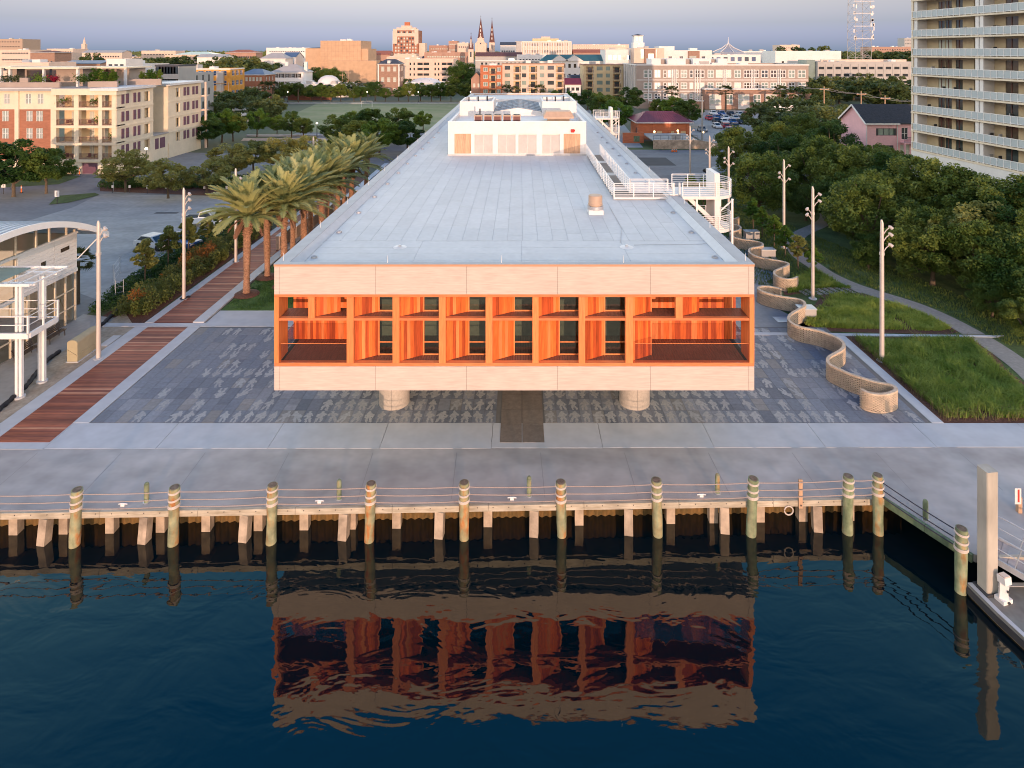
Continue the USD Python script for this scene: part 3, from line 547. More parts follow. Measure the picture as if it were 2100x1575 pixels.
for q in (0.25, 0.5, 0.75, 1.0, 1.25, 1.5, 1.75):
    x = xa + (xb - xa) * q / 2; z = zr2 + .5 + .5 * (1 - abs(q - 1)) + .04; part(sk, 'glazing_bar', MB().box(x - .03, x + .03, 47, 61, z, z + .04), 'skylight_bar')
# roof exhaust vent on its curb
vx, vy = G(1221, 437, zR)
vn = part(mu, 'roof_vent', MB().lathe(vx, vy, [(0.44, zR + .42), (0.44, zR + .62), (0.53, zR + .63), (0.53, zR + .70), (0.50, zR + .72), (0.50, zR + 1.26), (0.47, zR + 1.30), (0.001, zR + 1.33)], 24), 'tan_metal', 40)
part(vn, 'collar', MB().cyl(vx, vy, zR + .30, zR + .56, 0.58, None, 24), 'grey_metal', 40); part(vn, 'curb', MB().box(vx - .52, vx + .52, vy - .52, vy + .52, zR, zR + .32), 'white_paint')

# ------------------------------------------------------------------ the quay: piles, ropes, fascia, supports
ORD = ['first', 'second', 'third', 'fourth', 'fifth', 'sixth', 'seventh', 'eighth', 'ninth', 'tenth', 'eleventh', 'twelfth', 'thirteenth', 'fourteenth', 'fifteenth', 'sixteenth', 'seventeenth', 'eighteenth']
fs = thing('quay_fascia', 'weathered pale timber beam along the water edge of the quay', 'fascia')
xq = -62.0
while xq < 17.5:
    a, b = edge(xq), edge(min(xq + 4.65, 17.95)); part(fs, 'timber', MB().bar((a[0] + .01, a[1] - .08, -0.15), (b[0] - .01, b[1] - .08, -0.15), 0.16, 0.29), 'timber'); xq += 4.65
bt = MB()
for k in range(70):
    e = edge(-34 + k * 0.76)
    if e[0] < 17.7: bt.tube([[e[0], e[1] - .155, -0.1], [e[0], e[1] - .175, -0.1]], .025, 6)
part(fs, 'bolt', bt, 'dark_metal', kind='stuff')
d2 = C2 - E1; d2 /= np.linalg.norm(d2); n2 = np.array([d2[1], -d2[0]])
f2 = thing('quay_fascia', 'green stained timber beam along the slanting right return of the quay', 'fascia')
for k in range(2):
    a, b = E1 + d2 * (0.05 + k * 1.95) + n2 * 0.08, E1 + d2 * (1.98 + k * 1.95) + n2 * 0.08
    part(f2, 'timber', MB().bar((*a, -0.17), (*b, -0.17), 0.16, 0.34), 'green_timber')
fe = thing('quay_fascia', 'short pale timber beam behind the corner pile by the gangway', 'fascia')
part(fe, 'timber', MB().box(C2[0] + 0.1, 23.4, C2[1] - 0.16, C2[1] - 0.01, -0.34, 0.03), 'timber')
shp = MB(); N = 2000; xs_ = np.linspace(-66, 19.5, N); pts_ = np.array([edge(x) for x in xs_])
yy = pts_[:, 1] + 1.05 + 0.05 * np.sin(xs_ * 2 * np.pi / 0.4)
vv = np.vstack([np.c_[xs_, yy, np.full(N, -3.0)], np.c_[xs_, yy, np.full(N, -0.345)]]); i_ = np.arange(N - 1)
shp.add(vv, np.vstack([np.c_[i_, i_ + 1, i_ + 1 + N], np.c_[i_, i_ + 1 + N, i_ + N]]))
single('sheet_pile_wall', shp, 'sheet_pile', 'rusty corrugated sheet piling in the shade under the quay deck', 'retaining wall')
def sup(px, slant, k, tot):
    e = edge(GX(px, 30.2)); w = 0.42
    if slant: mbx = MB().bar((e[0] + .02, e[1] + 0.06, -0.35), (e[0] - .02, e[1] - 0.22, -2.6), w, w)
    else: mbx = MB().box(e[0] - w / 2, e[0] + w / 2, e[1] + 0.42, e[1] + 0.42 + w, -2.6, -0.35)
    t = thing('batter_pile' if slant else 'support_pile', f'{"slanted" if slant else "upright"} square concrete support under the quay, {ORD[k]} of its kind from the left', 'support pile', group='slanted supports under the quay' if slant else 'upright supports under the quay')
    part(t, 'shaft', mbx, 'concrete_pile'); part(t, 'head', MB().box(e[0] - .36, e[0] + .36, e[1] + .02, e[1] + .9, -0.40, -0.345), 'concrete_pile')
for k, px in enumerate([115, 313, 512, 710, 903, 1095, 1288, 1485, 1677]): sup(px, True, k, 9)
for k, px in enumerate([37, 137, 230, 332, 424, 530, 623, 720, 812, 1000, 1189, 1380, 1470, 1568, 1658, 1757]): sup(px, False, k, 16)
PIL = [(158, 998, 153, 1118, 'a'), (358, 993, 355, 1115, 'a'), (559, 988, 556, 1112, 'a'), (761, 985, 757, 1108, 'a'), (952, 983, 952, 1104, 'a'), (1150, 982, 1152, 1098, 'a'), (1346, 978, 1349, 1097, 'a'), (1545, 975, 1540, 1096, 'b'), (1740, 970, 1738, 1092, 'b'), (1800, 968, 1801, 1093, 'b'), (1972, 1077, 1970, 1213, 'b')]
look = ['with a dark ringed top', 'with a brown worn top', 'with a pale ringed top', 'with a dark hollow top', 'with a black stained top', 'with an orange-brown top', 'with a rust-orange head', 'with bright white rope rings', 'with a blackened top near the corner', 'standing at the inner corner of the quay', 'beside the concrete column at the gangway']
tops = []
for k, (px, py, qx, qy, c) in enumerate(PIL):
    Z = (CZ - WL) * F / (qy - HY); zt = GZ(py + 6, Z); xt, xb = GX(px, Z), GX(qx, Z); y = Z + CY; r = 0.235
    lean = (xt - xb) / (zt - WL)
    t = thing('mooring_pile', f'round timber mooring pile {look[k]}, {ORD[k]} from the left', 'pile', (xb, y, WL), 0, 'timber mooring piles along the quay')
    h = zt - WL; P = lambda z: [lean * z, 0, z]
    nz = np.linspace(-1.5, h, 12); rr = [r * (1 + 0.05 * math.sin(3 * z + k)) for z in nz]
    part(t, 'shaft', MB().tube([P(z) for z in nz], rr, 18), 'pile_wood' if c == 'a' else 'pile_wood_b', 40)
    part(t, 'worn_top', MB().tube([P(h + .001), P(h + .012)], r * 0.82, 14), 'pile_top')
    for q, dz in enumerate((0.20, 0.56, 0.90)):
        g = np.linspace(0, 2 * np.pi, 22); rw = MB()
        for m in range(2 if q < 2 else 3): rw.tube([[lean * (h - dz) + (r + .02) * math.cos(a), (r + .02) * math.sin(a), h - dz + m * .045 + 0.02 * math.sin(a + q)] for a in g], .024, 6, False)
        part(t, 'rope_wrap', rw, 'rope', 40)
    tops.append((xb, y, h, lean))
def sag(a, b, s, n=9): return [np.array(a) * (1 - t) + np.array(b) * t - np.array([0, 0, s * 4 * t * (1 - t)]) for t in np.linspace(0, 1, n)]
prev = (tops[0][0] - 4.7, tops[0][1] - .1, tops[0][2], 0)
for k, tp in enumerate(tops):
    t = thing('rope_rail', 'three slack guard ropes strung between the ' + ('left picture edge and the first pile' if k == 0 else f'{ORD[k-1]} and {ORD[k]} mooring piles'), 'rope rail', group='guard ropes along the quay')
    for dz in (0.22, 0.58, 0.92): part(t, 'rope', MB().tube(sag((prev[0] + prev[3] * (prev[2] - dz), prev[1], WL + prev[2] - dz), (tp[0] + tp[3] * (tp[2] - dz), tp[1], WL + tp[2] - dz), 0.05), 0.02 if k < 10 else 0.026, 6), 'cable_rope' if k < 10 else 'cable_dark')
    prev = tp
for k, (px, py) in enumerate([(300, 1030), (695, 1024), (1085, 1016), (1472, 1012), (1898, 1066)]):
    x, y = G(px, py); y = max(y, edge(x)[1] + .45) if k < 4 else y
    t = thing('bollard', f'short round grey-brown post standing on the quay deck, {ORD[k]} from the left', 'bollard', (x, y, 0), 0, 'posts behind the ropes of the quay')
    part(t, 'shaft', MB().lathe(0, 0, [(.115, 0), (.115, .82), (.10, .9), (.06, .95), (.001, .96)], 14), 'pile_wood_b', 40); part(t, 'base_ring', MB().cyl(0, 0, 0, .03, .16, None, 14), 'galvanised')
e = edge(GX(1640, 30.2)); t = thing('wooden_stake', 'reddish square stake bolted to the quay beam near the right piles', 'stake', (e[0], e[1] - .2, 0))
part(t, 'shaft', MB().box(-.09, .09, -.06, .05, -0.33, 1.05), 'door_wood'); part(t, 'bolt', MB().box(-.03, .03, -.09, -.061, -.2, -.14), 'dark_metal')
for k, px in enumerate([263, 658, 1050, 1441]):
    e = edge(GX(px, 30.2)); t = thing('mooring_cleat', f'small pale metal mooring cleat on the quay edge, {ORD[k]} from the left', 'cleat', (e[0], e[1] + .2, 0), 0, 'cleats along the quay edge')
    part(t, 'horn', MB().tube([[-.22, 0, .09], [-.1, 0, .11], [.1, 0, .11], [.22, 0, .09]], [.02, .03, .03, .02], 8), 'white_metal'); part(t, 'foot', MB().box(-.09, .09, -.05, .05, 0, .1), 'white_metal')
e = edge(GX(1616, 30.2)); g = np.linspace(0, 2 * np.pi, 20)
single('rope_loop', MB().tube([[e[0] + .21 * math.cos(a), e[1] - .2, -0.46 + .21 * math.sin(a)] for a in g], .03, 6), 'rope', 'pale rope ring hanging below the quay beam', 'rope ring')

# ------------------------------------------------------------------ floating dock and gangway at the lower right
zd = -1.0
dk = thing('floating_dock', 'grey floating dock with a dark rub rail at the lower right corner', 'dock')
dp = [(19.35, 26.65 + CY), (19.55, 25.2 + CY), (20.2, 22.2 + CY), (20.9, 18 + CY), (32, 18 + CY), (32, 26.6 + CY)]
part(dk, 'deck', MB().poly(dp, zd - 0.12, zd), 'dock_deck'); part(dk, 'float', MB().poly(Polygon(dp).buffer(-.04), WL - .3, zd - .42), 'rust_stain'); part(dk, 'rub_rail', MB().poly(Polygon(dp).buffer(.05).difference(Polygon(dp).buffer(-.1)), zd - .40, zd - .125), 'dark_metal')
part(dk, 'plank_patch', MB().poly([(20.6, 24.9 + CY), (21.9, 25.2 + CY), (22.4, 24.2 + CY), (21.2, 23.7 + CY)], zd + .005), 'brown_stone')
part(dk, 'edge_strip', MB().poly(Polygon(dp).buffer(-.02).difference(Polygon(dp).buffer(-.2)), zd + .005, zd + .03), 'concrete_light')
cx_, cy_ = GX(2025, 26.3), 26.3 + CY
t = thing('concrete_column', 'tall square pale concrete guide column rising through the floating dock', 'column', (cx_, cy_, 0), 8)
sh = trimesh.creation.extrude_polygon(sbox(-.27, -.27, .27, .27).buffer(-.04).buffer(.04, join_style=3), 8); sh.apply_translation([0, 0, 4.2 - 8])
part(t, 'shaft', (sh.vertices, sh.faces), 'pile_post'); part(t, 'sleeve', MB().box(-.36, .36, -.36, -.28, zd + .004, zd + .1).box(-.36, .36, .28, .36, zd + .004, zd + .1).box(-.36, -.28, -.28, .28, zd + .004, zd + .1).box(.28, .36, -.28, .28, zd + .004, zd + .1), 'dark_metal')
x, y = G(2058, 1232, zd); t = thing('dock_pedestal', 'white moulded service pedestal standing on the floating dock', 'pedestal', (x, y, zd), 15)
part(t, 'base', MB().poly(sbox(-.25, -.2, .25, .2), 0, .16), 'white_metal'); part(t, 'body', MB().tube([[0, 0, .16], [0, 0, .45], [0, -.02, .8]], [.24, .2, .22], 4), 'white_metal'); part(t, 'head', MB().obox((0, -.03, .93), (.36, .34, .28), rx=-.12), 'white_metal')
part(t, 'lid', MB().obox((0, -.03, 1.09), (.30, .28, .05), rx=-.12), 'peach'); part(t, 'socket', MB().box(-.06, .06, -.22, -.19, .5, .6), 'dark_metal'); part(t, 'socket', MB().box(-.05, .05, -.265, -.2, .05, .12), 'dark_metal')
gw = thing('gangway', 'sloping aluminium gangway with tube handrails leading down to the dock', 'gangway')
ga, gb = np.array([20.95, 27.3 + CY, 0.05]), np.array([25.6, 22.6 + CY, -0.86]); gd = (gb - ga) / np.linalg.norm(gb - ga); gs = np.cross(gd, [0, 0, 1.0]); gs /= np.linalg.norm(gs); gw_w = 1.35
L = np.linalg.norm(gb - ga); k = 0; ang = math.atan2(gd[1], gd[0])
while k * 0.3 < L - .2:
    c = ga + gd * (k * .3 + .15); part(gw, 'board', MB().obox(c, (.285, gw_w, .04), ang, 0, math.asin(-gd[2])), 'gangway_board'); k += 1
for s in (-1, 1):
    o = gs * s * (gw_w / 2 + .05); up = np.array([0, 0, 1.0])
    part(gw, 'stringer', MB().bar(ga + o - up * .05, gb + o - up * .05, .07, .26), 'galvanised')
    part(gw, 'handrail', MB().tube([ga + o, ga + o - gd * .25 + up * .75, ga + o - gd * .1 + up * .98, ga + o + gd * .3 + up * 1.05, gb + o + up * 1.05, gb + o], .03, 8), 'galvanised', 50)
    part(gw, 'middle_rail', MB().tube([ga + o + up * .52, gb + o + up * .52], .022, 8), 'galvanised')
    for q in range(1, 6): c = ga + gd * (L * q / 6) + o; part(gw, 'rail_post', MB().tube([c - gd * .25, c + up * 1.04], .022, 6), 'galvanised')
x, y = 24.2, 30.0 + CY
t = thing('timber_dolphin', 'low cluster of old green timber piles beyond the gangway', 'dolphin', (24.5, 28.9 + CY, 0))
for a, b, h in ((0, 0, .75), (.42, .1, .55), (.1, -.45, .5), (.55, -.35, .62)): part(t, 'timber', MB().cyl(a, b, -3, h, .24, None, 12), 'pile_wood_b')
for k in range(4): part(t, 'plank', MB().obox((-.1 + .33 * k, -.8, .1), (.28, 1.7, .09), .12), 'green_timber')
t = thing('warning_sign', 'narrow white sign with a red upright panel on a brown timber post', 'sign', (GX(2087, 29.3), 29.3 + CY, 0))
part(t, 'post', MB().box(.06, .24, .02, .2, -1, .75), 'door_wood'); part(t, 'board', MB().box(-.13, .17, 0, .018, .45, 1.2), 'white_paint'); part(t, 'red_panel', MB().box(.0, .09, -.006, -.001, .55, 1.15), 'red_paint')

# ------------------------------------------------------------------ lamp masts
def lamp(x, Z, h, sides, label, group):
    t = thing('lamp_mast', label, 'street lamp', (x, Z + CY, 0), 0, group)
    part(t, 'pole', MB().tube([[0, 0, .05], [0, 0, h * .72], [0, 0, h - .25], [-.03, 0, h]], [.155, .135, .115, .05], 14), 'pole_metal', 40)
    part(t, 'base', MB().cyl(0, 0, 0, .06, .34, None, 18), 'concrete_light'); part(t, 'clamp', MB().cyl(0, 0, h * .8 - 0.5, h * .8 - .3, .17, None, 14), 'pole_metal')
    for s, z in sides:
        a = part(t, 'arm', MB().tube([[s * .1, 0, h - z - .5], [s * .28, -.03, h - z - .2], [s * .48, -.06, h - z]], .035, 8), 'pole_metal', 40)
        part(a, 'spotlight', MB().tube([[s * .44, -.03, h - z + .10], [s * .54, -.10, h - z + .06], [s * .66, -.18, h - z - .06]], [.08, .11, .12], 12), 'pole_metal', 40)
SR = [(1, .55), (1, 1.05), (1, 1.8)]; SB = [(1, .7), (1, 1.3), (-1, 2.0), (-1, 2.5)]; SC = [(-1, 1.5), (1, 2.2), (-1, 2.0), (1, .7)]
for x, Z, h, sd, lb in [(-30.25, 44.1, 9.86, SR[:2], 'tall pale lamp mast in front of the curved-roof pavilion, left of the boardwalk'), (-29.9, 54.65, 9.88, SR, 'tall pale lamp mast between the boardwalk and the reddish hedge'),
                    (-29.7, 64.2, 9.8, SR[1:], 'lamp mast partly behind the leftmost date palm'), (-29.5, 87.7, 9.8, SR, 'lamp mast rising behind the crowns of the palm group')]:
    lamp(x, Z, h, sd, lb, 'lamp masts along the boardwalk')
for x, Z, h, sd, lb in [(25.7, 43.7, 10.05, SR, 'tall pale lamp mast in the front grass bed, nearest on the right'), (26.0, 54.65, 10.0, SB, 'tall pale lamp mast behind the far grass bed beside the curved path'),
                    (29.5, 68.8, 9.9, SC, 'tall pale lamp mast at the bend of the curved path'), (26.5, 78.2, 9.9, SC, 'lamp mast rising behind the right end of the near stair tower'),
                    (27.1, 88.0, 9.9, SB, 'lamp mast by the concrete ramp of the red-roofed building'), (27.5, 99.6, 9.9, SC, 'farthest lamp mast, in front of the red-roofed brick building')]:
    lamp(x, Z, h, sd, lb, 'lamp masts along the right-hand path')
# ------------------------------------------------------------------ serpentine walls of perforated brick
def curve(pts, step):
    from scipy.interpolate import splprep, splev
    p = np.array(pts, float); tck, u = splprep(p.T, s=0.0, k=3); q = np.array(splev(np.linspace(0, 1, 3000), tck)).T
    d = np.r_[0, np.cumsum(np.linalg.norm(np.diff(q, axis=0), axis=1))]; m = int(d[-1] / step)
    s = np.arange(m + 1) * step; return np.stack([np.interp(s, d, q[:, i]) for i in (0, 1)], 1)
c7 = lambda a: [G(1400 + x / 3, 250 + y / 3) for x, y in a]; c8 = lambda a: [G(1500 + x / 3.5, 650 + y / 3.5) for x, y in a]
W1 = c8([(935, 650), (960, 668), (1010, 684), (1060, 690), (1120, 684), (1165, 668), (1180, 645), (1160, 626), (1060, 603), (950, 570), (850, 535), (760, 492), (705, 462), (690, 436), (705, 405), (745, 380), (790, 352), (808, 325), (795, 290), (700, 235), (600, 202), (500, 180), (440, 155), (412, 125)]) \
    + c7([(665, 1272), (700, 1248), (740, 1225), (752, 1203), (730, 1180), (650, 1163), (580, 1150), (520, 1134), (480, 1118), (464, 1102), (482, 1092), (520, 1090), (565, 1097), (605, 1110)])
W2 = c7([(705, 1028), (670, 1042), (630, 1042), (590, 1030), (563, 1008), (572, 988), (600, 975), (640, 958), (650, 943), (600, 926), (500, 908), (430, 885), (408, 860), (430, 840), (475, 832), (492, 815), (460, 800), (400, 790), (330, 776), (296, 757), (300, 740), (340, 725), (358, 710), (330, 692), (295, 684), (285, 670), (310, 655), (345, 640)])
for pts, lb in ((W1, 'winding perforated pale brick wall curling into a spiral beside the plaza'), (W2, 'second winding perforated pale brick wall running back towards the stair tower')):
    q = curve(pts, 0.105); t = thing('serpentine_wall', lb, 'wall'); tg = np.gradient(q, axis=0); an = np.arctan2(tg[:, 1], tg[:, 0]); br = MB(); hc = 0.074
    u = np.array([[-1, -1, -1], [1, -1, -1], [1, 1, -1], [-1, 1, -1], [-1, -1, 1], [1, -1, 1], [1, 1, 1], [-1, 1, 1]]) / 2.0
    for c in range(15):
        full = c in (0, 14)
        idx = np.arange(0 if full else c % 2, len(q), 1 if full else 2)
        size = np.array([0.106 if full else 0.135, 0.2, hc - 0.006]); w = u * size
        ca, sa = np.cos(an[idx])[:, None], np.sin(an[idx])[:, None]; jit = np.random.default_rng(c).uniform(-.006, .006, len(idx))[:, None]
        v = np.stack([q[idx, 0][:, None] + ca * w[:, 0] - sa * (w[:, 1] + jit), q[idx, 1][:, None] + sa * w[:, 0] + ca * (w[:, 1] + jit), np.full((len(idx), 8), 0.03 + hc * (c + .5)) + w[:, 2]], -1)
        br.add(v.reshape(-1, 3), (np.arange(len(idx))[:, None, None] * 8 + BOXF).reshape(-1, 3))
    part(t, 'brick', br, 'perforated_brick', kind='stuff')
    ring = LineString(q).buffer(.105, cap_style=2); part(t, 'capping', MB().poly(ring, 0.03 + hc * 15, 0.03 + hc * 15 + .035), 'perforated_brick')
    part(t, 'footing', MB().poly(LineString(q).buffer(.13, cap_style=2), 0.0, 0.028), 'joint')
for k, (px, py, w, lb) in enumerate([(1653, 652, 1.3, 'white lidded equipment box behind the bulge of the front winding wall'), (1573, 527, 1.5, 'light grey equipment cabinet behind the far winding wall'), (1541, 489, 1.6, 'pale equipment cabinet by the foot of the near stair tower')]):
    x, y = G(px, py); t = thing('equipment_cabinet', lb, 'cabinet', (x, y, 0), 0, 'equipment cabinets along the winding walls')
    part(t, 'body', MB().box(-w / 2, w / 2, -.45, .45, 0.05, .85), 'far_grey'); part(t, 'lid', MB().box(-w / 2 - .04, w / 2 + .04, -.5, .5, .852, .92), 'galvanised'); part(t, 'plinth', MB().box(-w / 2 - .1, w / 2 + .1, -.55, .55, 0, .048), 'concrete_light')
x, y = G(1608, 656); struct('utility_hatch', MB().obox((x, y, .03), (1.5, 1.0, .04), .05), 'galvanised')
# ------------------------------------------------------------------ ground on the right: verge, mulch beds, curved path, steps
cl = c7([(800, 505), (855, 535), (885, 570), (880, 605), (830, 640), (750, 675), (700, 712), (690, 765), (730, 830), (810, 885), (870, 925), (1000, 990), (1200, 1060), (1400, 1122), (1600, 1205), (1780, 1300), (1900, 1372), (2000, 1440), (2100, 1515)]) + [(33.8, 36.4 + CY - 0.6), (35.2, 33.9 + CY)]
pl = LineString(curve(cl, 0.4)).buffer(0.85, cap_style=2)
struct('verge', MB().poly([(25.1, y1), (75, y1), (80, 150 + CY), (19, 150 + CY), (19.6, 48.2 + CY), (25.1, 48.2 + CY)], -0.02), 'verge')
pth = thing('curved_path', None, None, kind='structure'); part(pth, 'paving', MB().poly(pl.difference(LineString([(12, 48 + CY), (37.4, 47.45 + CY)]).buffer(.3)), -0.04, 0.02), 'path')
beds = [Polygon([(25.1, y1 + .05), (25.1, 47.3 + CY), (31.9, 47.0 + CY)] + c7([(1800, 1330), (1860, 1400), (1930, 1470), (1975, 1530)]) + [(33.0, 37.4 + CY), (33.4, y1 + .05)]),
        Polygon(c7([(715, 1250), (765, 1190), (815, 1150), (880, 1068), (960, 1042), (1100, 1062), (1300, 1122), (1500, 1180), (1690, 1282), (1600, 1300), (1000, 1284), (820, 1276)])),
        Polygon(c7([(640, 1000), (720, 960), (800, 905), (880, 950), (1000, 1010), (1060, 1030), (930, 1022), (800, 1032), (640, 1060)])),
        Polygon([(19.8, 62 + CY), (24, 60 + CY), (26.8, 62.5 + CY), (27.3, 74 + CY), (30, 86 + CY), (20, 96 + CY)])]
sp = MB()
for b in beds[:3]: sp.poly(b.buffer(.25).difference(pl.buffer(.02)), 0.004)
struct('mulch_bed', sp, 'mulch')
def blades(poly, n, h, w, seed, clumps=0.6):
    r = np.random.default_rng(seed); a = poly.bounds; out = []
    import shapely
    while sum(map(len, out)) < n:
        p = r.uniform([a[0], a[1]], [a[2], a[3]], (n, 2)); ok = shapely.contains_xy(poly, p[:, 0], p[:, 1])
        ok &= meshkit.noise(np.c_[p * 1.1, np.zeros(n)], seed) > r.uniform(0, clumps, n); out.append(p[ok])
    p = np.vstack(out)[:n]; hh = h * r.uniform(.5, 1.15, n) * (.55 + .8 * meshkit.noise(np.c_[p * .8, np.ones(n)], seed)); th = r.uniform(0, 2 * np.pi, n); lean = hh[:, None] * r.normal(0, .42, (n, 2))
    s = np.stack([np.cos(th), np.sin(th)], 1) * w / 2; z0 = np.zeros(n)
    mid = p + lean * .35; tip = p + lean * 1.2
    v = np.stack([np.c_[p - s, z0], np.c_[p + s, z0], np.c_[mid + s * .8, hh * .62], np.c_[mid - s * .8, hh * .62], np.c_[tip, hh * r.uniform(.75, 1, n)]], 1).reshape(-1, 3)
    f = (np.arange(n)[:, None, None] * 5 + np.array([[0, 1, 2], [0, 2, 3], [3, 2, 4]])).reshape(-1, 3)
    return MB().add(v, f)
single('bed_grass', blades(beds[0].buffer(-.45), 26000, .55, .045, 1, .95), 'grass_tall', 'tall tufted green grass in the front bed beside the plaza', 'grass', kind='stuff')
single('bed_grass', blades(beds[1].buffer(-.35), 17000, .5, .045, 2, .95), 'grass_tall', 'tall tufted green grass in the middle bed between winding wall and path', 'grass', kind='stuff')
single('bed_grass', blades(beds[0].difference(beds[0].buffer(-1.1)).buffer(-.15), 1600, .55, .03, 3, .9), 'grass_straw', 'straw-coloured grass tufts along the rim of the front bed', 'grass', kind='stuff')
single('bed_grass', blades(beds[2].buffer(-.1), 7000, .5, .05, 4), 'grass_tall', 'short green grass in the bed behind the end of the front winding wall', 'grass', kind='stuff')
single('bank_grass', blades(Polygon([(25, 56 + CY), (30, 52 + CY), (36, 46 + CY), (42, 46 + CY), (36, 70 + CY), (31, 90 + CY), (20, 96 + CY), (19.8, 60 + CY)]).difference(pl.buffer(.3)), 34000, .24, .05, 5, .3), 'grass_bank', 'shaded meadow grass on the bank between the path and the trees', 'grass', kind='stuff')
stp = thing('stepping_slabs', None, None, kind='structure')
for k in range(9): a = G(1645 + 13.5 * k, 598 - .5 * k + 1); part(stp, 'slab', MB().obox((a[0], a[1], .02), (.42, 1.5, .05), .25), 'path')
# ------------------------------------------------------------------ stair towers, roof walkway
def rails(parent, pts, z, h, nr, posts=1.3, mat_='white_metal', rr=.02):
    p = np.array(pts, float); seg = np.linalg.norm(np.diff(p, axis=0), axis=1); D = np.r_[0, np.cumsum(seg)]
    for k in range(nr): part(parent, 'rail', MB().tube([[x, y, z + h * (k + 1) / nr] for x, y in p], rr if k < nr - 1 else rr * 1.6, 5), mat_)
    for s in np.linspace(0, D[-1], max(2, int(round(D[-1] / posts)) + 1)):
        x, y = np.interp(s, D, p[:, 0]), np.interp(s, D, p[:, 1]); part(parent, 'rail_post', MB().box(x - .03, x + .03, y - .03, y + .03, z - .02, z + h), mat_)
def stair(Z0, zt, lb):
    t = thing('stair_tower', lb, 'staircase'); y = Z0 + CY; x0, x1 = XR + .06, 16.8; r = 1.7
    arc = [(x1 - r + r * math.sin(a), y + r - r * math.cos(a)) for a in np.linspace(0, math.pi, 13)]
    out = [(x0, y)] + arc + [(x0, y + 2 * r)]
    for k, z in enumerate((zt, zt - 2.6, zt - 5.1)):
        o = out if k != 1 else [(x0 + 1.6, y)] + arc + [(x0 + 1.6, y + 2 * r)]
        part(t, 'landing', MB().poly(o, z - .24, z), 'white_paint'); rails(t, o, z, 1.05, 7, 1.25)
    for px in (13.7, x1 - .35):
        for yy in (y + .25, y + 2 * r - .25): part(t, 'steel_post', MB().box(px - .07, px + .07, yy - .07, yy + .07, 0, zt - .25), 'white_metal')
    part(t, 'fin_wall', MB().box(15.05, 15.45, y + .1, y + 2.3, zt - 5.3, zt + 1.75), 'white_paint')
    for fl, (za, zb, ya) in enumerate(((zt, zt - 2.6, y + .3), (zt - 2.6, zt - 5.1, y + 1.9), (zt - 5.1, 0, y + .3))):
        n = 13; xa, xb = (13.1, 15.9) if fl % 2 == 0 else (15.9, 13.1)
        for k in range(n): c = (k + .5) / n; part(t, 'tread', MB().obox((xa + (xb - xa) * c, ya + .6, za + (zb - za) * c - .1), (abs(xb - xa) / n + .04, 1.15, .06)), 'brown_stone')
        for yy in (ya, ya + 1.2): part(t, 'stringer', MB().bar((xa, yy, za - .2), (xb, yy, zb - .2), .08, .3), 'white_paint')
    part(t, 'bracket', MB().bar((15.6, y + .4, zt - 1.2), (x1 - .2, y + .4, zt - .3), .09), 'white_metal'); part(t, 'bracket', MB().bar((15.6, y + 2.6, zt - 1.2), (x1 - .2, y + 2.6, zt - .3), .09), 'white_metal')
stair(47.5, 10.80, 'white outdoor staircase with curved landings, near the front of the museum'); stair(102.5, 10.8, 'white outdoor staircase farther back along the right side of the museum')
rw_ = thing('roof_walkway', 'railed walkway across the museum roof from the penthouse to the near staircase', 'walkway')
wx0, wx1, wz, wy0, wy1 = 7.35, 8.9, zR + .17, 48.35 + CY, 49.95 + CY
for k in range(16): part(rw_, 'deck_panel', MB().box(wx0 + .04, wx1 - .04, wy0 + k * 1.24 + .01, min(wy0 + (k + 1) * 1.24, py0 - .1) - .01, wz - .06, wz + R.uniform(-.004, .004)), ['brown_stone', 'grey_metal'][k % 5 == 2])
for k in range(4): part(rw_, 'deck_panel', MB().box(wx1 + k * .92 + .01, wx1 + (k + 1) * .92 - .01, wy0 + .03, wy1 - .03, wz - .06 + .045 * 0, wz), 'brown_stone')
part(rw_, 'edge_beam', MB().box(wx0 - .02, XR - .1, wy0 - .12, wy0 - .02, zR + .06, zR + .21), 'white_paint')
part(rw_, 'bridge_deck', MB().box(XR - .75, XR + .05, wy0 - .1, wy1 + .1, zT + .02, zT + .1), 'white_paint')
rails(rw_, [(wx0, wy0), (wx0, py0 - .05)], wz, 1.12, 8, 1.0); rails(rw_, [(wx1, wy1), (wx1, py0 - .05)], wz, 1.12, 8, 1.0)
rails(rw_, [(wx0 + .02, wy0 - .06), (XR - .5, wy0 - .06)], wz, 1.12, 8, 1.65); rails(rw_, [(wx1 + .04, wy1), (XR - .5, wy1)], wz, 1.12, 8, 1.65)
for xx in (XR - .45, XR + .02): part(rw_, 'gate_post', MB().box(xx - .07, xx + .07, wy0 - .12, wy0 + .02, zR + .1, zT + 1.0), 'white_paint')

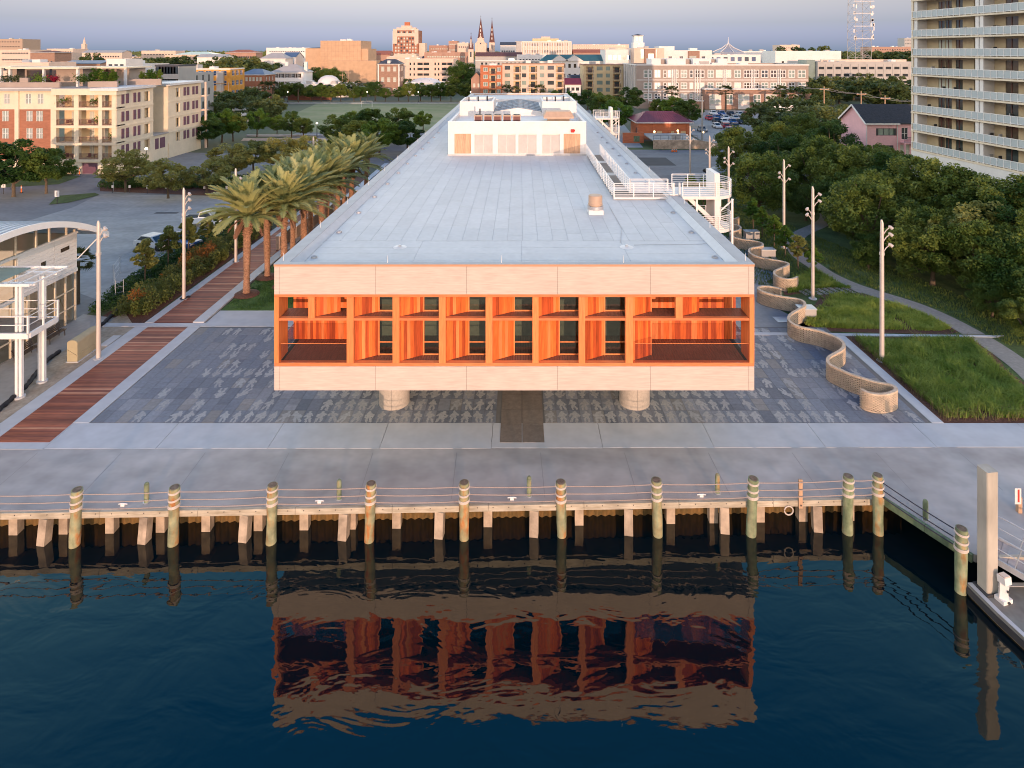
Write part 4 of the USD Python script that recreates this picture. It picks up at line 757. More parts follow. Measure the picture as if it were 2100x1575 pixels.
# ------------------------------------------------------------------ trees, palms, hedges
def quads(c, n, size, rng, flat=0.5):                       # leaf-sized faces around the points c
    k = len(c); nrm = rng.normal(0, 1, (k, 3)); nrm[:, 2] = np.abs(nrm[:, 2]) + flat; nrm /= np.linalg.norm(nrm, axis=1, keepdims=True)
    a = np.cross(nrm, rng.normal(0, 1, (k, 3))); a /= np.linalg.norm(a, axis=1, keepdims=True) + 1e-9; b = np.cross(nrm, a)
    s = size * rng.uniform(.6, 1.3, (k, 1)); v = np.stack([c - a * s, c - b * s * .55, c + a * s, c + b * s * .55], 1).reshape(-1, 3)
    return v, (np.arange(k)[:, None, None] * 4 + np.array([[0, 1, 2], [0, 2, 3]])).reshape(-1, 3)
def crown(rng, h0, h1, rx, nclump, per, leaf, shape='round', rough=.21):
    pts, cents = [], []
    while len(cents) < nclump:
        d = rng.normal(0, 1, 3); d /= np.linalg.norm(d); rr = rng.uniform(.3, 1) ** .5
        z = d[2] * rr
        if shape == 'round' and z < -.75: continue
        w = 1.0 if shape == 'round' else max(.08, .62 - .58 * z)
        cents.append([d[0] * rr * rx * w, d[1] * rr * rx * w, (h0 + h1) / 2 + z * (h1 - h0) / 2 * .9])
    cents = np.array(cents)
    for c in cents:
        s = rng.uniform(.6, 1.35) * rough * rx; q = rng.normal(0, 1, (per, 3)); q /= np.linalg.norm(q, axis=1, keepdims=True); q *= rng.uniform(.25, 1, (per, 1)) ** .5 * s; q[:, 2] *= .78
        pts.append(c + q)
    return cents, np.vstack(pts)
def tree(name, label, group, seed, h, rx, h0=.3, nclump=42, per=260, leaf=.17, shape='round', lm='leaf_oak', tr=None, trunk=.22, bark='bark', limbs=7):
    rng = np.random.default_rng(seed); cents, pts = crown(rng, h * h0, h, rx, nclump, per, leaf, shape)
    t = thing(name, label, 'tree', (0, 0, 0), 0, group); tk = MB(); top = h * (h0 + .18) if shape == 'round' else h * .9
    tk.tube([[0, 0, -.1], [0, 0, .15], [.05, .03, top * .5], [.1, 0, top]], [trunk * 1.5, trunk, trunk * .85, trunk * (.6 if shape == 'round' else .2)], 8)
    for c in cents[rng.permutation(len(cents))[:limbs]]:
        s = np.array([.08, 0, top * rng.uniform(.6, .95)]); m = (s + c) / 2 + rng.normal(0, .25, 3); tk.tube([s, m, c], [trunk * .5, trunk * .33, trunk * .12], 5)
    part(t, 'trunk', tk, bark, 40); part(t, 'crown', quads(pts, 0, leaf, rng), lm)
    return t
def moved(t, loc, rz=0, sc=None):
    ops = {o.GetOpName(): o for o in UsdGeom.Xformable(t).GetOrderedXformOps()}; ops['xformOp:translate'].Set(Gf.Vec3d(*map(float, loc))); ops['xformOp:rotateZ'].Set(float(rz))
    if sc is not None: ops['xformOp:scale'].Set(Gf.Vec3f(*([float(sc)] * 3 if np.ndim(sc) == 0 else map(float, sc))))
TR = random.Random(11)
class Kind:                                                 # the first one placed is the model, later ones refer to it
    def __init__(s, variants): s.v = variants; s.used = [None] * len(variants); s.n = 0
    def put(s, x, y, h, wide=1.0, label=None, group=None, z=0.0, i=None):
        i = s.n % len(s.v) if i is None else i; s.n += 1; make, h_ref = s.v[i]
        sc = (h / h_ref * wide, h / h_ref * wide, h / h_ref); rz = TR.uniform(0, 360)
        if s.used[i] is None:
            t = s.used[i] = make(); moved(t, (x, y, z), rz, sc)
            if label: data(t, label=label)
            if group: data(t, group=group)
            return t
        return copy(s.used[i], (x, y, z), rz, sc, label, group)
oak = Kind([(lambda k=k: tree('oak_tree', 'dense dark live oak in the tree belt', 'live oaks', 100 + k, 9, 4.4, .04, 92, 260, .15, lm='leaf_oak' if k != 2 else 'leaf_dark', trunk=.28, limbs=14), 9) for k in range(4)])
street = Kind([(lambda k=k: tree('street_tree', 'round green street tree', 'street trees', 200 + k, 7.5, 3.1, .16, 62, 210, .17, lm=['leaf_dark', 'leaf_oak', 'leaf_green'][k], trunk=.18, limbs=8), 7.5) for k in range(3)])
olive = Kind([(lambda k=k: tree('olive_tree', 'sparse olive-brown tree', 'olive trees', 300 + k, 7, 3.2, .2, 54, 170, .16, lm='leaf_olive', trunk=.16, limbs=12), 7) for k in range(2)])
young = Kind([(lambda k=k: tree('young_tree', 'slim young tree', 'young trees', 400 + k, 4.8, 1.15, .3, 44, 150, .11, 'cone', ['leaf_olive', 'leaf_green'][k], trunk=.06, limbs=6), 4.8) for k in range(2)])
far = Kind([(lambda k=k: tree('far_tree', 'dark tree among the distant roofs', 'trees among the distant roofs', 500 + k, 9, 4.8, .0, 34, 80, .38, lm='leaf_far', trunk=.3, limbs=3), 9) for k in range(3)])
cone = Kind([(lambda: tree('cypress', 'slim upright evergreen', 'evergreens', 600, 3.4, .75, .04, 26, 90, .13, 'cone', 'leaf_green', trunk=.06, limbs=3), 3.4)])
# tree belt on the right: each oak placed where its crown shows
OAKS = [(1505, 104, 8.2, 'small oak at the left end of the belt beside the road'), (1545, 83, 7.5, 'leftmost live oak of the belt, beyond the end of the far winding wall'), (1600, 96, 8.5, 'live oak in the back of the belt, left of the pink house'), (1665, 86, 9, 'tall live oak in the belt below the left corner of the pink house'), (1580, 118, 7.5, 'live oak at the back of the belt, in front of the car park'),
        (1640, 120, 9, 'live oak behind the belt, below the tan office block'), (1700, 108, 9, 'live oak touching the left wall of the pink house'), (1735, 80, 8.8, 'live oak in front of the pink house'), (1728, 76, 6.6, 'live oak overhanging the bend of the curved path'), (1770, 66, 8, 'live oak in the middle of the belt, behind the tallest front lamp mast'),
        (1830, 74, 9, 'tall live oak below the right end of the pink house'), (1895, 68, 9.2, 'live oak against the foot of the high-rise, left corner'), (1960, 64, 8.8, 'live oak against the foot of the high-rise, second from its corner'), (2035, 60, 8.8, 'olive-tipped live oak against the high-rise near the right edge'), (2100, 58, 9.2, 'live oak cut by the right picture edge, below the balconies'),
        (1895, 58, 6.4, 'live oak in the front row of the belt, right of the nearest lamp mast'), (1985, 55, 6.2, 'live oak in the front row above the curved path'), (2060, 52, 5.8, 'live oak with pale tips near the right edge'), (2130, 49.5, 5.0, 'low live oak at the right picture edge'), (1760, 92, 7.1, 'live oak hiding the base of the pink house'), (1800, 97, 6.4, 'live oak between the pink house and the high-rise'),
        (2130, 53, 8, 'live oak at the right edge, half out of the picture'), (1640, 80, 5, 'low oak at the left rim of the belt, beside the meadow bank'), (2085, 46.6, 3.6, 'bushy young oak leaning over the curved path at the right edge'), (2015, 51, 3.2, 'small bushy oak at the rim of the front row'), (1765, 62, 3.8, 'small round oak at the rim of the belt near the path bend'), (1560, 104, 7, 'oak beside the ramp of the red-roofed building')]
for k, (px, Z, h, lb) in enumerate(OAKS):
    h *= .98 if k > 21 else 1.14; oak.put(GX(px, Z) + .8, Z + CY, h, TR.uniform(.92, 1.1), lb, 'live oaks in the belt on the right')
olive.put(GX(2010, 56.5), 56.5 + CY, 8.1, 1.1, 'pale olive-tipped oak among the dark oaks below the high-rise balconies', 'olive trees')
for k, (px, Z, h, lb) in enumerate([(1545, 76, 4.0, 'farthest slim young tree in the row behind the winding wall'), (1563, 73, 3.7, 'second young tree of the row behind the winding wall'), (1588, 69, 3.8, 'third young tree of the row behind the winding wall'), (1610, 65.8, 3.5, 'young tree at the foot of the second lamp mast'), (1637, 62, 3.7, 'olive young tree with a bare stem beside the second lamp mast'), (1668, 61, 2.9, 'small round young tree by the path, nearest of the row'),
                              (1418, 88, 4.6, 'young conical tree left of the near stair tower, by the road'), (1442, 87, 4.4, 'young conical tree beside the near stair tower'), (1470, 84, 4.6, 'young conical tree right behind the stair tower top')]):
    young.put(GX(px, Z), Z + CY, h, 1.5 if k < 6 else 1.5, lb, 'young trees', i=0 if k == 4 else 1)
# left side: small trees and hedge beside the boardwalk
for px, py, h, lb in [(297, 585, 4.7, 'small upright tree with a bare stem beside the reddish hedge, nearest'), (345, 550, 4.6, 'small upright tree behind the hedge, second from the front'), (386, 527, 4.6, 'small upright tree behind the second lamp mast'), (455, 488, 3.9, 'small tree beside the white pickup truck'), (425, 506, 3.6, 'thin young tree in the hedge in front of the pickup truck')]:
    x, y = G(px, py); young.put(x, y, h, 1.25, lb, 'small trees along the hedge', i=0)
def hedge(name, label, area, n, h, lm, seed, leaf=.085, per=90, blob=.5):
    import shapely
    rng = np.random.default_rng(seed); b = area.bounds; c = []
    while len(c) < n:
        p = rng.uniform([b[0], b[1]], [b[2], b[3]])
        if shapely.contains_xy(area, *p): c.append(p)
    c = np.array(c); hh = h * (.5 + .9 * meshkit.noise(np.c_[c * .9, np.zeros(n)], seed)); o = []
    for p, k in zip(c, hh): q = rng.normal(0, 1, (per, 3)); q /= np.linalg.norm(q, axis=1, keepdims=True); q *= rng.uniform(.4, 1, (per, 1)) ** .5; o.append(np.c_[p[0] + q[:, 0] * blob, p[1] + q[:, 1] * blob, k * .55 + q[:, 2] * k * .5])
    v, f = quads(np.vstack(o), 0, leaf, rng, .2)
    return single(name, (v, f), lm, label, 'hedge' if 'hedge' in name else 'ground cover', kind='stuff')
HB = Polygon([(-33.9, 50.9 + CY), (-30.95, 50.9 + CY), (-30.95, 76 + CY), (-33.5, 82 + CY), (-34.2, 70 + CY)])
struct('hedge_mulch', MB().poly(HB.union(Polygon([(-34.5, 50 + CY), (-30.8, 50 + CY), (-30.8, 52 + CY), (-34.5, 52 + CY)])).buffer(.25), -0.045, -0.002), 'mulch')
hedge('hedge', 'green and bronze hedge bushes between the boardwalk and the car park', HB, 420, 1.35, 'leaf_hedge', 21)
hedge('hedge', 'rusty orange shoots on the hedge beside the boardwalk', Polygon([(-33.0, 51 + CY), (-31.6, 51 + CY), (-31.6, 53.5 + CY), (-32.8, 53.5 + CY)]).union(Polygon([(-33.4, 60 + CY), (-31.8, 60 + CY), (-32, 65 + CY), (-33.6, 66 + CY)])).union(Polygon([(-33.2, 56 + CY), (-32.2, 56 + CY), (-32.2, 57 + CY), (-33.2, 57 + CY)])), 70, 1.75, 'leaf_rust', 22, .075, 60, .42)
hedge('ground_cover', 'dark green low planting between hedge and car park', Polygon([(-36.6, 51.6 + CY), (-34.2, 51.4 + CY), (-34.4, 72 + CY), (-33.6, 90 + CY), (-36.2, 90 + CY), (-38.2, 66 + CY)]), 420, .55, 'leaf_dark', 23, .10, 60, .6)
hedge('ground_cover', 'dark green shrubs along the far boardwalk behind the palms', Polygon([(-33, 82 + CY), (-30.8, 78 + CY), (-30.8, 118 + CY), (-33, 118 + CY)]), 150, 1.6, 'leaf_dark', 24, .14, 70, .8)
# date palms on the lawn
struct('lawn', MB().poly([(-25.4, 52.22 + CY), (-13.2, 52.22 + CY), (-13.2, 130 + CY), (-25.4, 130 + CY)], -0.04, 0.03), 'lawn')
single('lawn_grass', blades(Polygon([(-25.3, 52.3 + CY), (-17.5, 52.3 + CY), (-18, 66 + CY), (-25.3, 66 + CY)]), 30000, .09, .05, 31, .1), 'lawn_blade', 'short mown green lawn around the palms left of the museum', 'grass', kind='stuff')
def frond(mbx, base, az, el, L, rng, droop):
    n = 9; s = np.linspace(0, 1, n); p = [np.array(base)]; d0 = np.array([math.cos(az), math.sin(az), 0])
    e = el
    for i in range(1, n): e -= droop * (0.35 + 1.1 * s[i]) / n; p.append(p[-1] + L / (n - 1) * (d0 * math.cos(e) + np.array([0, 0, math.sin(e)])))
    p = np.array(p); t = np.gradient(p, axis=0); t /= np.linalg.norm(t, axis=1, keepdims=True)
    side = np.cross(t, [0, 0, 1.0]); side /= np.linalg.norm(side, axis=1, keepdims=True) + 1e-9; up = np.cross(side, t)
    m = 46; q = np.linspace(.10, .99, m); P = np.stack([np.interp(q, s, p[:, k]) for k in range(3)], 1); T = np.stack([np.interp(q, s, t[:, k]) for k in range(3)], 1); S = np.stack([np.interp(q, s, side[:, k]) for k in range(3)], 1); U = np.stack([np.interp(q, s, up[:, k]) for k in range(3)], 1)
    ll = (.62 * np.sin(np.pi * (.12 + .84 * q)) ** .7 * rng.uniform(.8, 1.15, m))[:, None] * L / 3.4
    V, Fc = [], []
    for sg in (-1, 1):
        tip = P + (S * sg * .62 + T * .78 + U * .25 - np.array([0, 0, .12])) * ll + rng.normal(0, .03, (m, 3)); w = T * .055
        mid = (P + tip) / 2 + U * .03
        V.append(np.stack([P - w, P + w, mid + w * 1.3, mid - w * 1.3, tip], 1).reshape(-1, 3)); Fc.append((np.arange(m)[:, None, None] * 5 + np.array([[0, 1, 2], [0, 2, 3], [3, 2, 4]])).reshape(-1, 3) + (len(Fc) * m * 5))
    mbx.add(np.vstack(V), np.vstack(Fc)); return p
def palm(seed, h):
    rng = np.random.default_rng(seed); t = thing('date_palm', 'date palm', 'palm', (0, 0, 0), 0, 'date palms on the lawn')
    z = np.arange(0, h - .6, .16); tk = MB(); rr = .29 + .03 * np.sin(z * 1.3 + seed) + .17 * np.clip((z - (h - 2.2)) / 1.6, 0, 1); lean = .015 * z ** 1.5 / 3
    pr, rd = [], []
    for a, r, l in zip(z, rr, lean): pr += [[l, 0, a], [l, 0, a + .1]]; rd += [r * .9, r * 1.1]
    tk.tube(pr, rd, 12); part(t, 'trunk', tk, 'palm_trunk', 30)
    part(t, 'mulch_ring', MB().lathe(0, 0, [(1.12, .02), (1.0, .13), (.5, .2), (.3, .2)], 16), 'mulch', 40)
    st = MB(); g = np.arange(0, 60) * 2.4                    # cut leaf bases below the crown
    for k, a in enumerate(g): zz = h - 2.0 + k * .026; r = .36 + .08 * k / 60; st.obox((lean[-1] + r * math.cos(a), r * math.sin(a), zz), (.18, .13, .05), a, 0, -.9)
    part(t, 'leaf_base', st, 'palm_trunk', kind='stuff')
    top = [lean[-1], 0, h - .45]
    for grp, (n, e0, e1, L, dr, m_) in enumerate(((20, 1.15, 1.5, 4.0, .65, 'leaf_palm'), (26, .7, 1.15, 4.3, .8, 'leaf_palm'), (20, .15, .7, 4.1, 1.0, 'leaf_palm'), (4, -.9, -.3, 2.2, .7, 'leaf_dead'))):
        f = MB(); rb = MB()
        for k in range(n):
            az = k * 2.39996 + rng.uniform(-.3, .3) + grp; az += .45 * math.sin(az - 2.8) * -1       # a light breeze
            p = frond(f, np.array(top) + rng.normal(0, .05, 3), az, rng.uniform(e0, e1), L * rng.uniform(.85, 1.1), rng, dr)
            rb.tube(p[::2], np.linspace(.035, .008, len(p[::2])), 4, False)
        part(t, 'frond', f, m_, kind='stuff'); part(t, 'frond_rib', rb, 'leaf_palm' if grp < 3 else 'leaf_dead', kind='stuff')
    return t
date = Kind([(lambda k=k: palm(40 + k, 7.3 + .2 * k), 7.3 + .2 * k) for k in range(3)])
PALMS = [(-24.75, 55.6, 7.45, 'nearest date palm with its whole ringed trunk in view on the lawn'), (-24.6, 59.8, 7.45, 'second date palm of the left row beside the boardwalk'), (-22.1, 57.6, 7.65, 'date palm of the right row, nearest the museum corner'), (-24.6, 66.5, 7.35, 'third date palm of the left row'), (-21.9, 62.3, 7.65, 'second date palm of the right row, trunk cut by the roof edge'),
         (-24.6, 72, 7.45, 'date palm with a dead hanging frond, left row'), (-21.8, 67.6, 7.55, 'third date palm of the right row, only crown and upper trunk showing'), (-21.7, 73, 7.35, 'fourth date palm of the right row behind the roof edge'), (-24.5, 78, 7.35, 'date palm at the back of the left row'), (-21.7, 79, 7.55, 'date palm behind the roof edge near the back of the group'),
         (-24.4, 85, 7.35, 'farthest date palm of the left row'), (-21.6, 86, 7.35, 'farthest date palm of the right row, crown just above the roof edge')]
for x, Z, h, lb in PALMS: date.put(x, Z + CY, h, 1.0, lb, 'date palms on the lawn')
bwall = thing('garden_wall', 'low reddish board-marked wall beyond the palm trunks', 'wall')
for k in range(8): part(bwall, 'panel', MB().box(-27.0 + .42 * k, -26.6 + .42 * k, 68 + 3.9 * k + CY, 71.85 + 3.9 * k + CY, 0, 1.5 - .05 * k), 'pale_brick'); part(bwall, 'coping', MB().box(-27.06 + .42 * k, -26.54 + .42 * k, 68 + 3.9 * k + CY, 71.88 + 3.9 * k + CY, 1.502 - .05 * k, 1.58 - .05 * k), 'concrete_light')
def sabal(seed):
    rng = np.random.default_rng(seed); t = thing('fan_palm', 'fan palm', 'palm'); tk = MB(); tk.tube([[0, 0, -.1], [.05, 0, 2.5], [0, 0, 5]], [.22, .19, .2], 8); part(t, 'trunk', tk, 'bark', 40); f = MB()
    for k in range(34):
        az, el = k * 2.4, rng.uniform(-.5, 1.3); d = np.array([math.cos(az) * math.cos(el), math.sin(az) * math.cos(el), math.sin(el)]); c = np.array([0, 0, 5.0]) + d * 1.1; s = np.cross(d, [0, 0, 1.0]); s /= np.linalg.norm(s); u = np.cross(s, d)
        for q in np.linspace(-1.3, 1.3, 9): e = d * math.cos(q) + s * math.sin(q); f.add([c - u * .02 - e * .05, c + np.cross(e, u) * .06 + e * .35, c + e * .8 - np.array([0, 0, .18]), c - np.cross(e, u) * .06 + e * .35], [[0, 1, 2], [0, 2, 3]])
    part(t, 'frond', f, 'leaf_sabal', kind='stuff'); return t
fan = Kind([(lambda: sabal(3), 6.0)])
# trees on the left and in the middle distance
SP = 'street trees on the left'
def row(kind, lst, group):
    for px, Z, h, w, lb in lst: kind.put(GX(px, Z), Z + CY, h, w, lb, group)
row(street, [(28, 93, 8.6, 1.25, 'large dark street tree at the left edge, in front of the brick wing'), (95, 95, 7.6, 1.1, 'street tree in front of the balconies, left of the garage door'), (455, 148, 8.2, 1.2, 'bright green tree beside the far end of the cream apartments'), (425, 141, 7, 1.3, 'dark tree at the foot of the cream apartments'), (478, 150, 7.5, 1.1, 'green tree left of the field edge'),
             (527, 158, 7.4, 1.0, 'dark conical tree at the near left corner of the field'), (598, 156, 6.8, 1.0, 'tree in front of the field, second from its near corner'), (622, 153, 5.8, 1.15, 'low dark tree at the edge of the field, left of the globe lamp'), (568, 160, 5.4, 1.0, 'pale tree at the near edge of the field'),
             (690, 142, 7.4, 1.25, 'left tree of the tall green grove beside the museum'), (735, 136, 7.2, 1.3, 'broad front tree of the tall green grove'), (778, 130, 8.0, 1.25, 'tree of the grove with its trunk beside the car lane'), (815, 146, 8.6, 1.2, 'dark right-hand tree of the grove'), (760, 152, 8.4, 1.25, 'tall back tree of the grove against the field'), (720, 158, 6.6, 1.1, 'back tree at the left of the grove'),
             (835, 133, 6.8, 1.2, 'lowest right tree of the grove, next to the museum roof edge'), (690, 120, 5.6, 1.2, 'front tree of the grove above the palms'), (868, 170, 5.4, 1.2, 'loose olive shrub tree beside the museum roof in front of the field')], SP)
row(olive, [(258, 96, 6.9, 1.25, 'grey-green tree in front of the garage end of the cream apartments'), (345, 92, 5.9, 1.35, 'golden olive tree beside the round red sign'), (425, 94, 5.4, 1.4, 'olive tree behind the parking hedge'), (470, 104, 6.4, 1.4, 'brown-tinged tree behind the hedge, above the first palm'), (520, 110, 6.2, 1.35, 'olive tree above the palm group, left'), (575, 112, 6.4, 1.4, 'olive tree above the palm group, middle'), (635, 114, 6.6, 1.35, 'olive tree above the palm group, right')], 'olive trees behind the parking hedge')
for k in range(18): street.put(GX(588 + 22.5 * k + TR.uniform(-5, 5), 268), 268 + CY + TR.uniform(-2, 3), TR.uniform(6.2, 8.6), TR.uniform(1.0, 1.25), f'dark tree in the row along the far field edge, {ORD[k]} from the left', 'trees along the far side of the field', i=k % 2)
row(street, [(1205, 230, 7.5, 1.3, 'green tree beyond the far end of the museum, left of the bright tree'), (1238, 190, 9, 1.35, 'bright green tree right of the museum, farther one'), (1262, 165, 9, 1.2, 'bright green tree beside the far stair tower'), (1290, 215, 9.5, 1.3, 'dark tree in front of the tan office block, left end'), (1225, 215, 8, 1.2, 'pale flowering green tree right of the museum end'), (1385, 185, 8.5, 1.3, 'dark tree behind the red-roofed building'), (1410, 178, 8, 1.3, 'dark tree at the right end of the red-roofed building'), (1355, 192, 7.5, 1.2, 'tree with pale flowers behind the maroon roof'), (1170, 240, 6.5, 1.2, 'tree hiding the foot of the salmon apartments, right'), (1140, 243, 6.5, 1.2, 'tree hiding the foot of the salmon apartments, middle')], 'trees to the right of the museum end')
for px, Z, h, lb in [(1040, 245, 8, 'fan palm in front of the salmon apartments, left'), (1057, 246, 7.4, 'fan palm in front of the salmon apartments, second'), (1108, 246, 8, 'fan palm in front of the salmon apartments, third'), (1378, 226, 8.5, 'fan palm in front of the tan office block, left'), (1488, 222, 9, 'fan palm beside the brick ground floor, left'), (1600, 222, 9, 'fan palm beside the brick ground floor, right'), (560, 250, 9, 'fan palm at the far left corner of the field'), (543, 240, 9.5, 'tall fan palm left of the far field corner'), (160, 53.6, 4.5, 'small fan palm behind the curved-roof pavilion'), (612, 262, 7, 'fan palm in front of the white hip-roofed house'), (708, 300, 8, 'fan palm left of the brick house with the dark roof'), (735, 300, 7, 'fan palm beside the brick house with the dark roof')]: fan.put(GX(px, Z), Z + CY, h, 1.15 if Z > 60 else 1.0, lb, 'fan palms')
BT = random.Random(5)
def belt(px0, px1, Z0, Z1, n, h, lb, grp, w=1.2):
    for k in range(n): Z = BT.uniform(Z0, Z1); far.put(GX(px0 + (px1 - px0) * (k + BT.uniform(.1, .9)) / n, Z), Z + CY, BT.uniform(.8, 1.15) * h, w * BT.uniform(.9, 1.2), f'{lb}, {ORD[k]} from the left', grp)
row(oak, [(648, 330, 13.5, 1.2, 'large dark tree right of the white hip-roofed house, left half'), (680, 330, 13, 1.15, 'large dark tree below the tan windowless block'), (948, 330, 17, .95, 'tall spreading tree between car park and salmon apartments'), (962, 325, 10, 1.1, 'dark tree beside the brick gable left of the salmon apartments'), (1172, 280, 7, 1.2, 'dark tree in the gap between the two apartment blocks')], 'large trees in the middle distance')
belt(420, 560, 340, 420, 14, 17, 'olive-green tree in the wood behind the orange building', 'wood behind the orange building'); belt(180, 420, 420, 560, 16, 18.5, 'dark tree behind the roof terraces on the left', 'trees behind the roof terraces'); belt(420, 600, 430, 520, 8, 17.5, 'tree in the back of the wood behind the orange building', 'wood behind the orange building')
belt(420, 560, 185, 250, 13, 8, 'tree between the cream apartments and the field', 'trees left of the field'); belt(560, 760, 285, 300, 10, 7, 'tree behind the trees of the field row', 'trees behind the field'); belt(760, 990, 290, 330, 14, 7, 'tree in front of the pale car park', 'trees behind the field'); belt(1290, 1300, 250, 300, 2, 9, 'tree left of the tan office block', 'trees behind the field')
belt(1640, 1870, 225, 290, 18, 11.5, 'tree in front of the grey car park on the right', 'trees in front of the grey car park', 1.3); belt(1560, 1720, 130, 200, 12, 8.5, 'tree behind the oak belt beside the parking lot', 'trees behind the oak belt', 1.25)
belt(1610, 1740, 430, 520, 9, 24, 'dark tree right of the cone-roofed building', 'distant trees on the right'); belt(1790, 1872, 440, 560, 8, 22, 'dark tree beyond the lattice mast', 'distant trees on the right'); belt(1480, 1600, 700, 800, 6, 14, 'distant tree behind the long white building', 'distant trees on the right')
belt(100, 420, 700, 1100, 16, 14, 'distant tree among the low roofs on the left', 'distant trees on the left'); belt(730, 1000, 500, 640, 9, 9, 'distant tree among the roofs below the tower', 'distant trees in the middle'); belt(1060, 1300, 480, 640, 8, 8, 'distant tree beside the teal roof', 'distant trees in the middle')
belt(-20, 300, 320, 420, 14, 13, 'leafy tree between the flat roofs on the left', 'trees between the left roofs'); belt(300, 620, 520, 800, 18, 14, 'tree on the left skyline', 'trees on the left skyline'); belt(860, 960, 400, 470, 7, 13, 'tree between hotel tower and church spires', 'trees below the spires'); belt(1080, 1320, 380, 470, 10, 9.5, 'tree behind the teal roof', 'trees behind the teal roof'); belt(1440, 1660, 480, 640, 10, 19, 'tree behind the white offices', 'trees behind the white offices')
rng_ = np.random.default_rng(77); n_ = 5200; Zs = rng_.uniform(1400, 5200, n_); xx_ = rng_.uniform(-1, 1, n_) * Zs * .9
hz = np.c_[xx_, Zs + CY, rng_.uniform(2, 13, n_)]; v_, f_ = quads(np.repeat(hz, 10, 0) + rng_.normal(0, 1, (n_ * 10, 3)) * [16, 10, 3.5], 0, 5.5, rng_, .2)
single('far_woodland', (v_, f_), 'leaf_far', 'flat distant woodland along the whole horizon', 'woodland', kind='stuff')

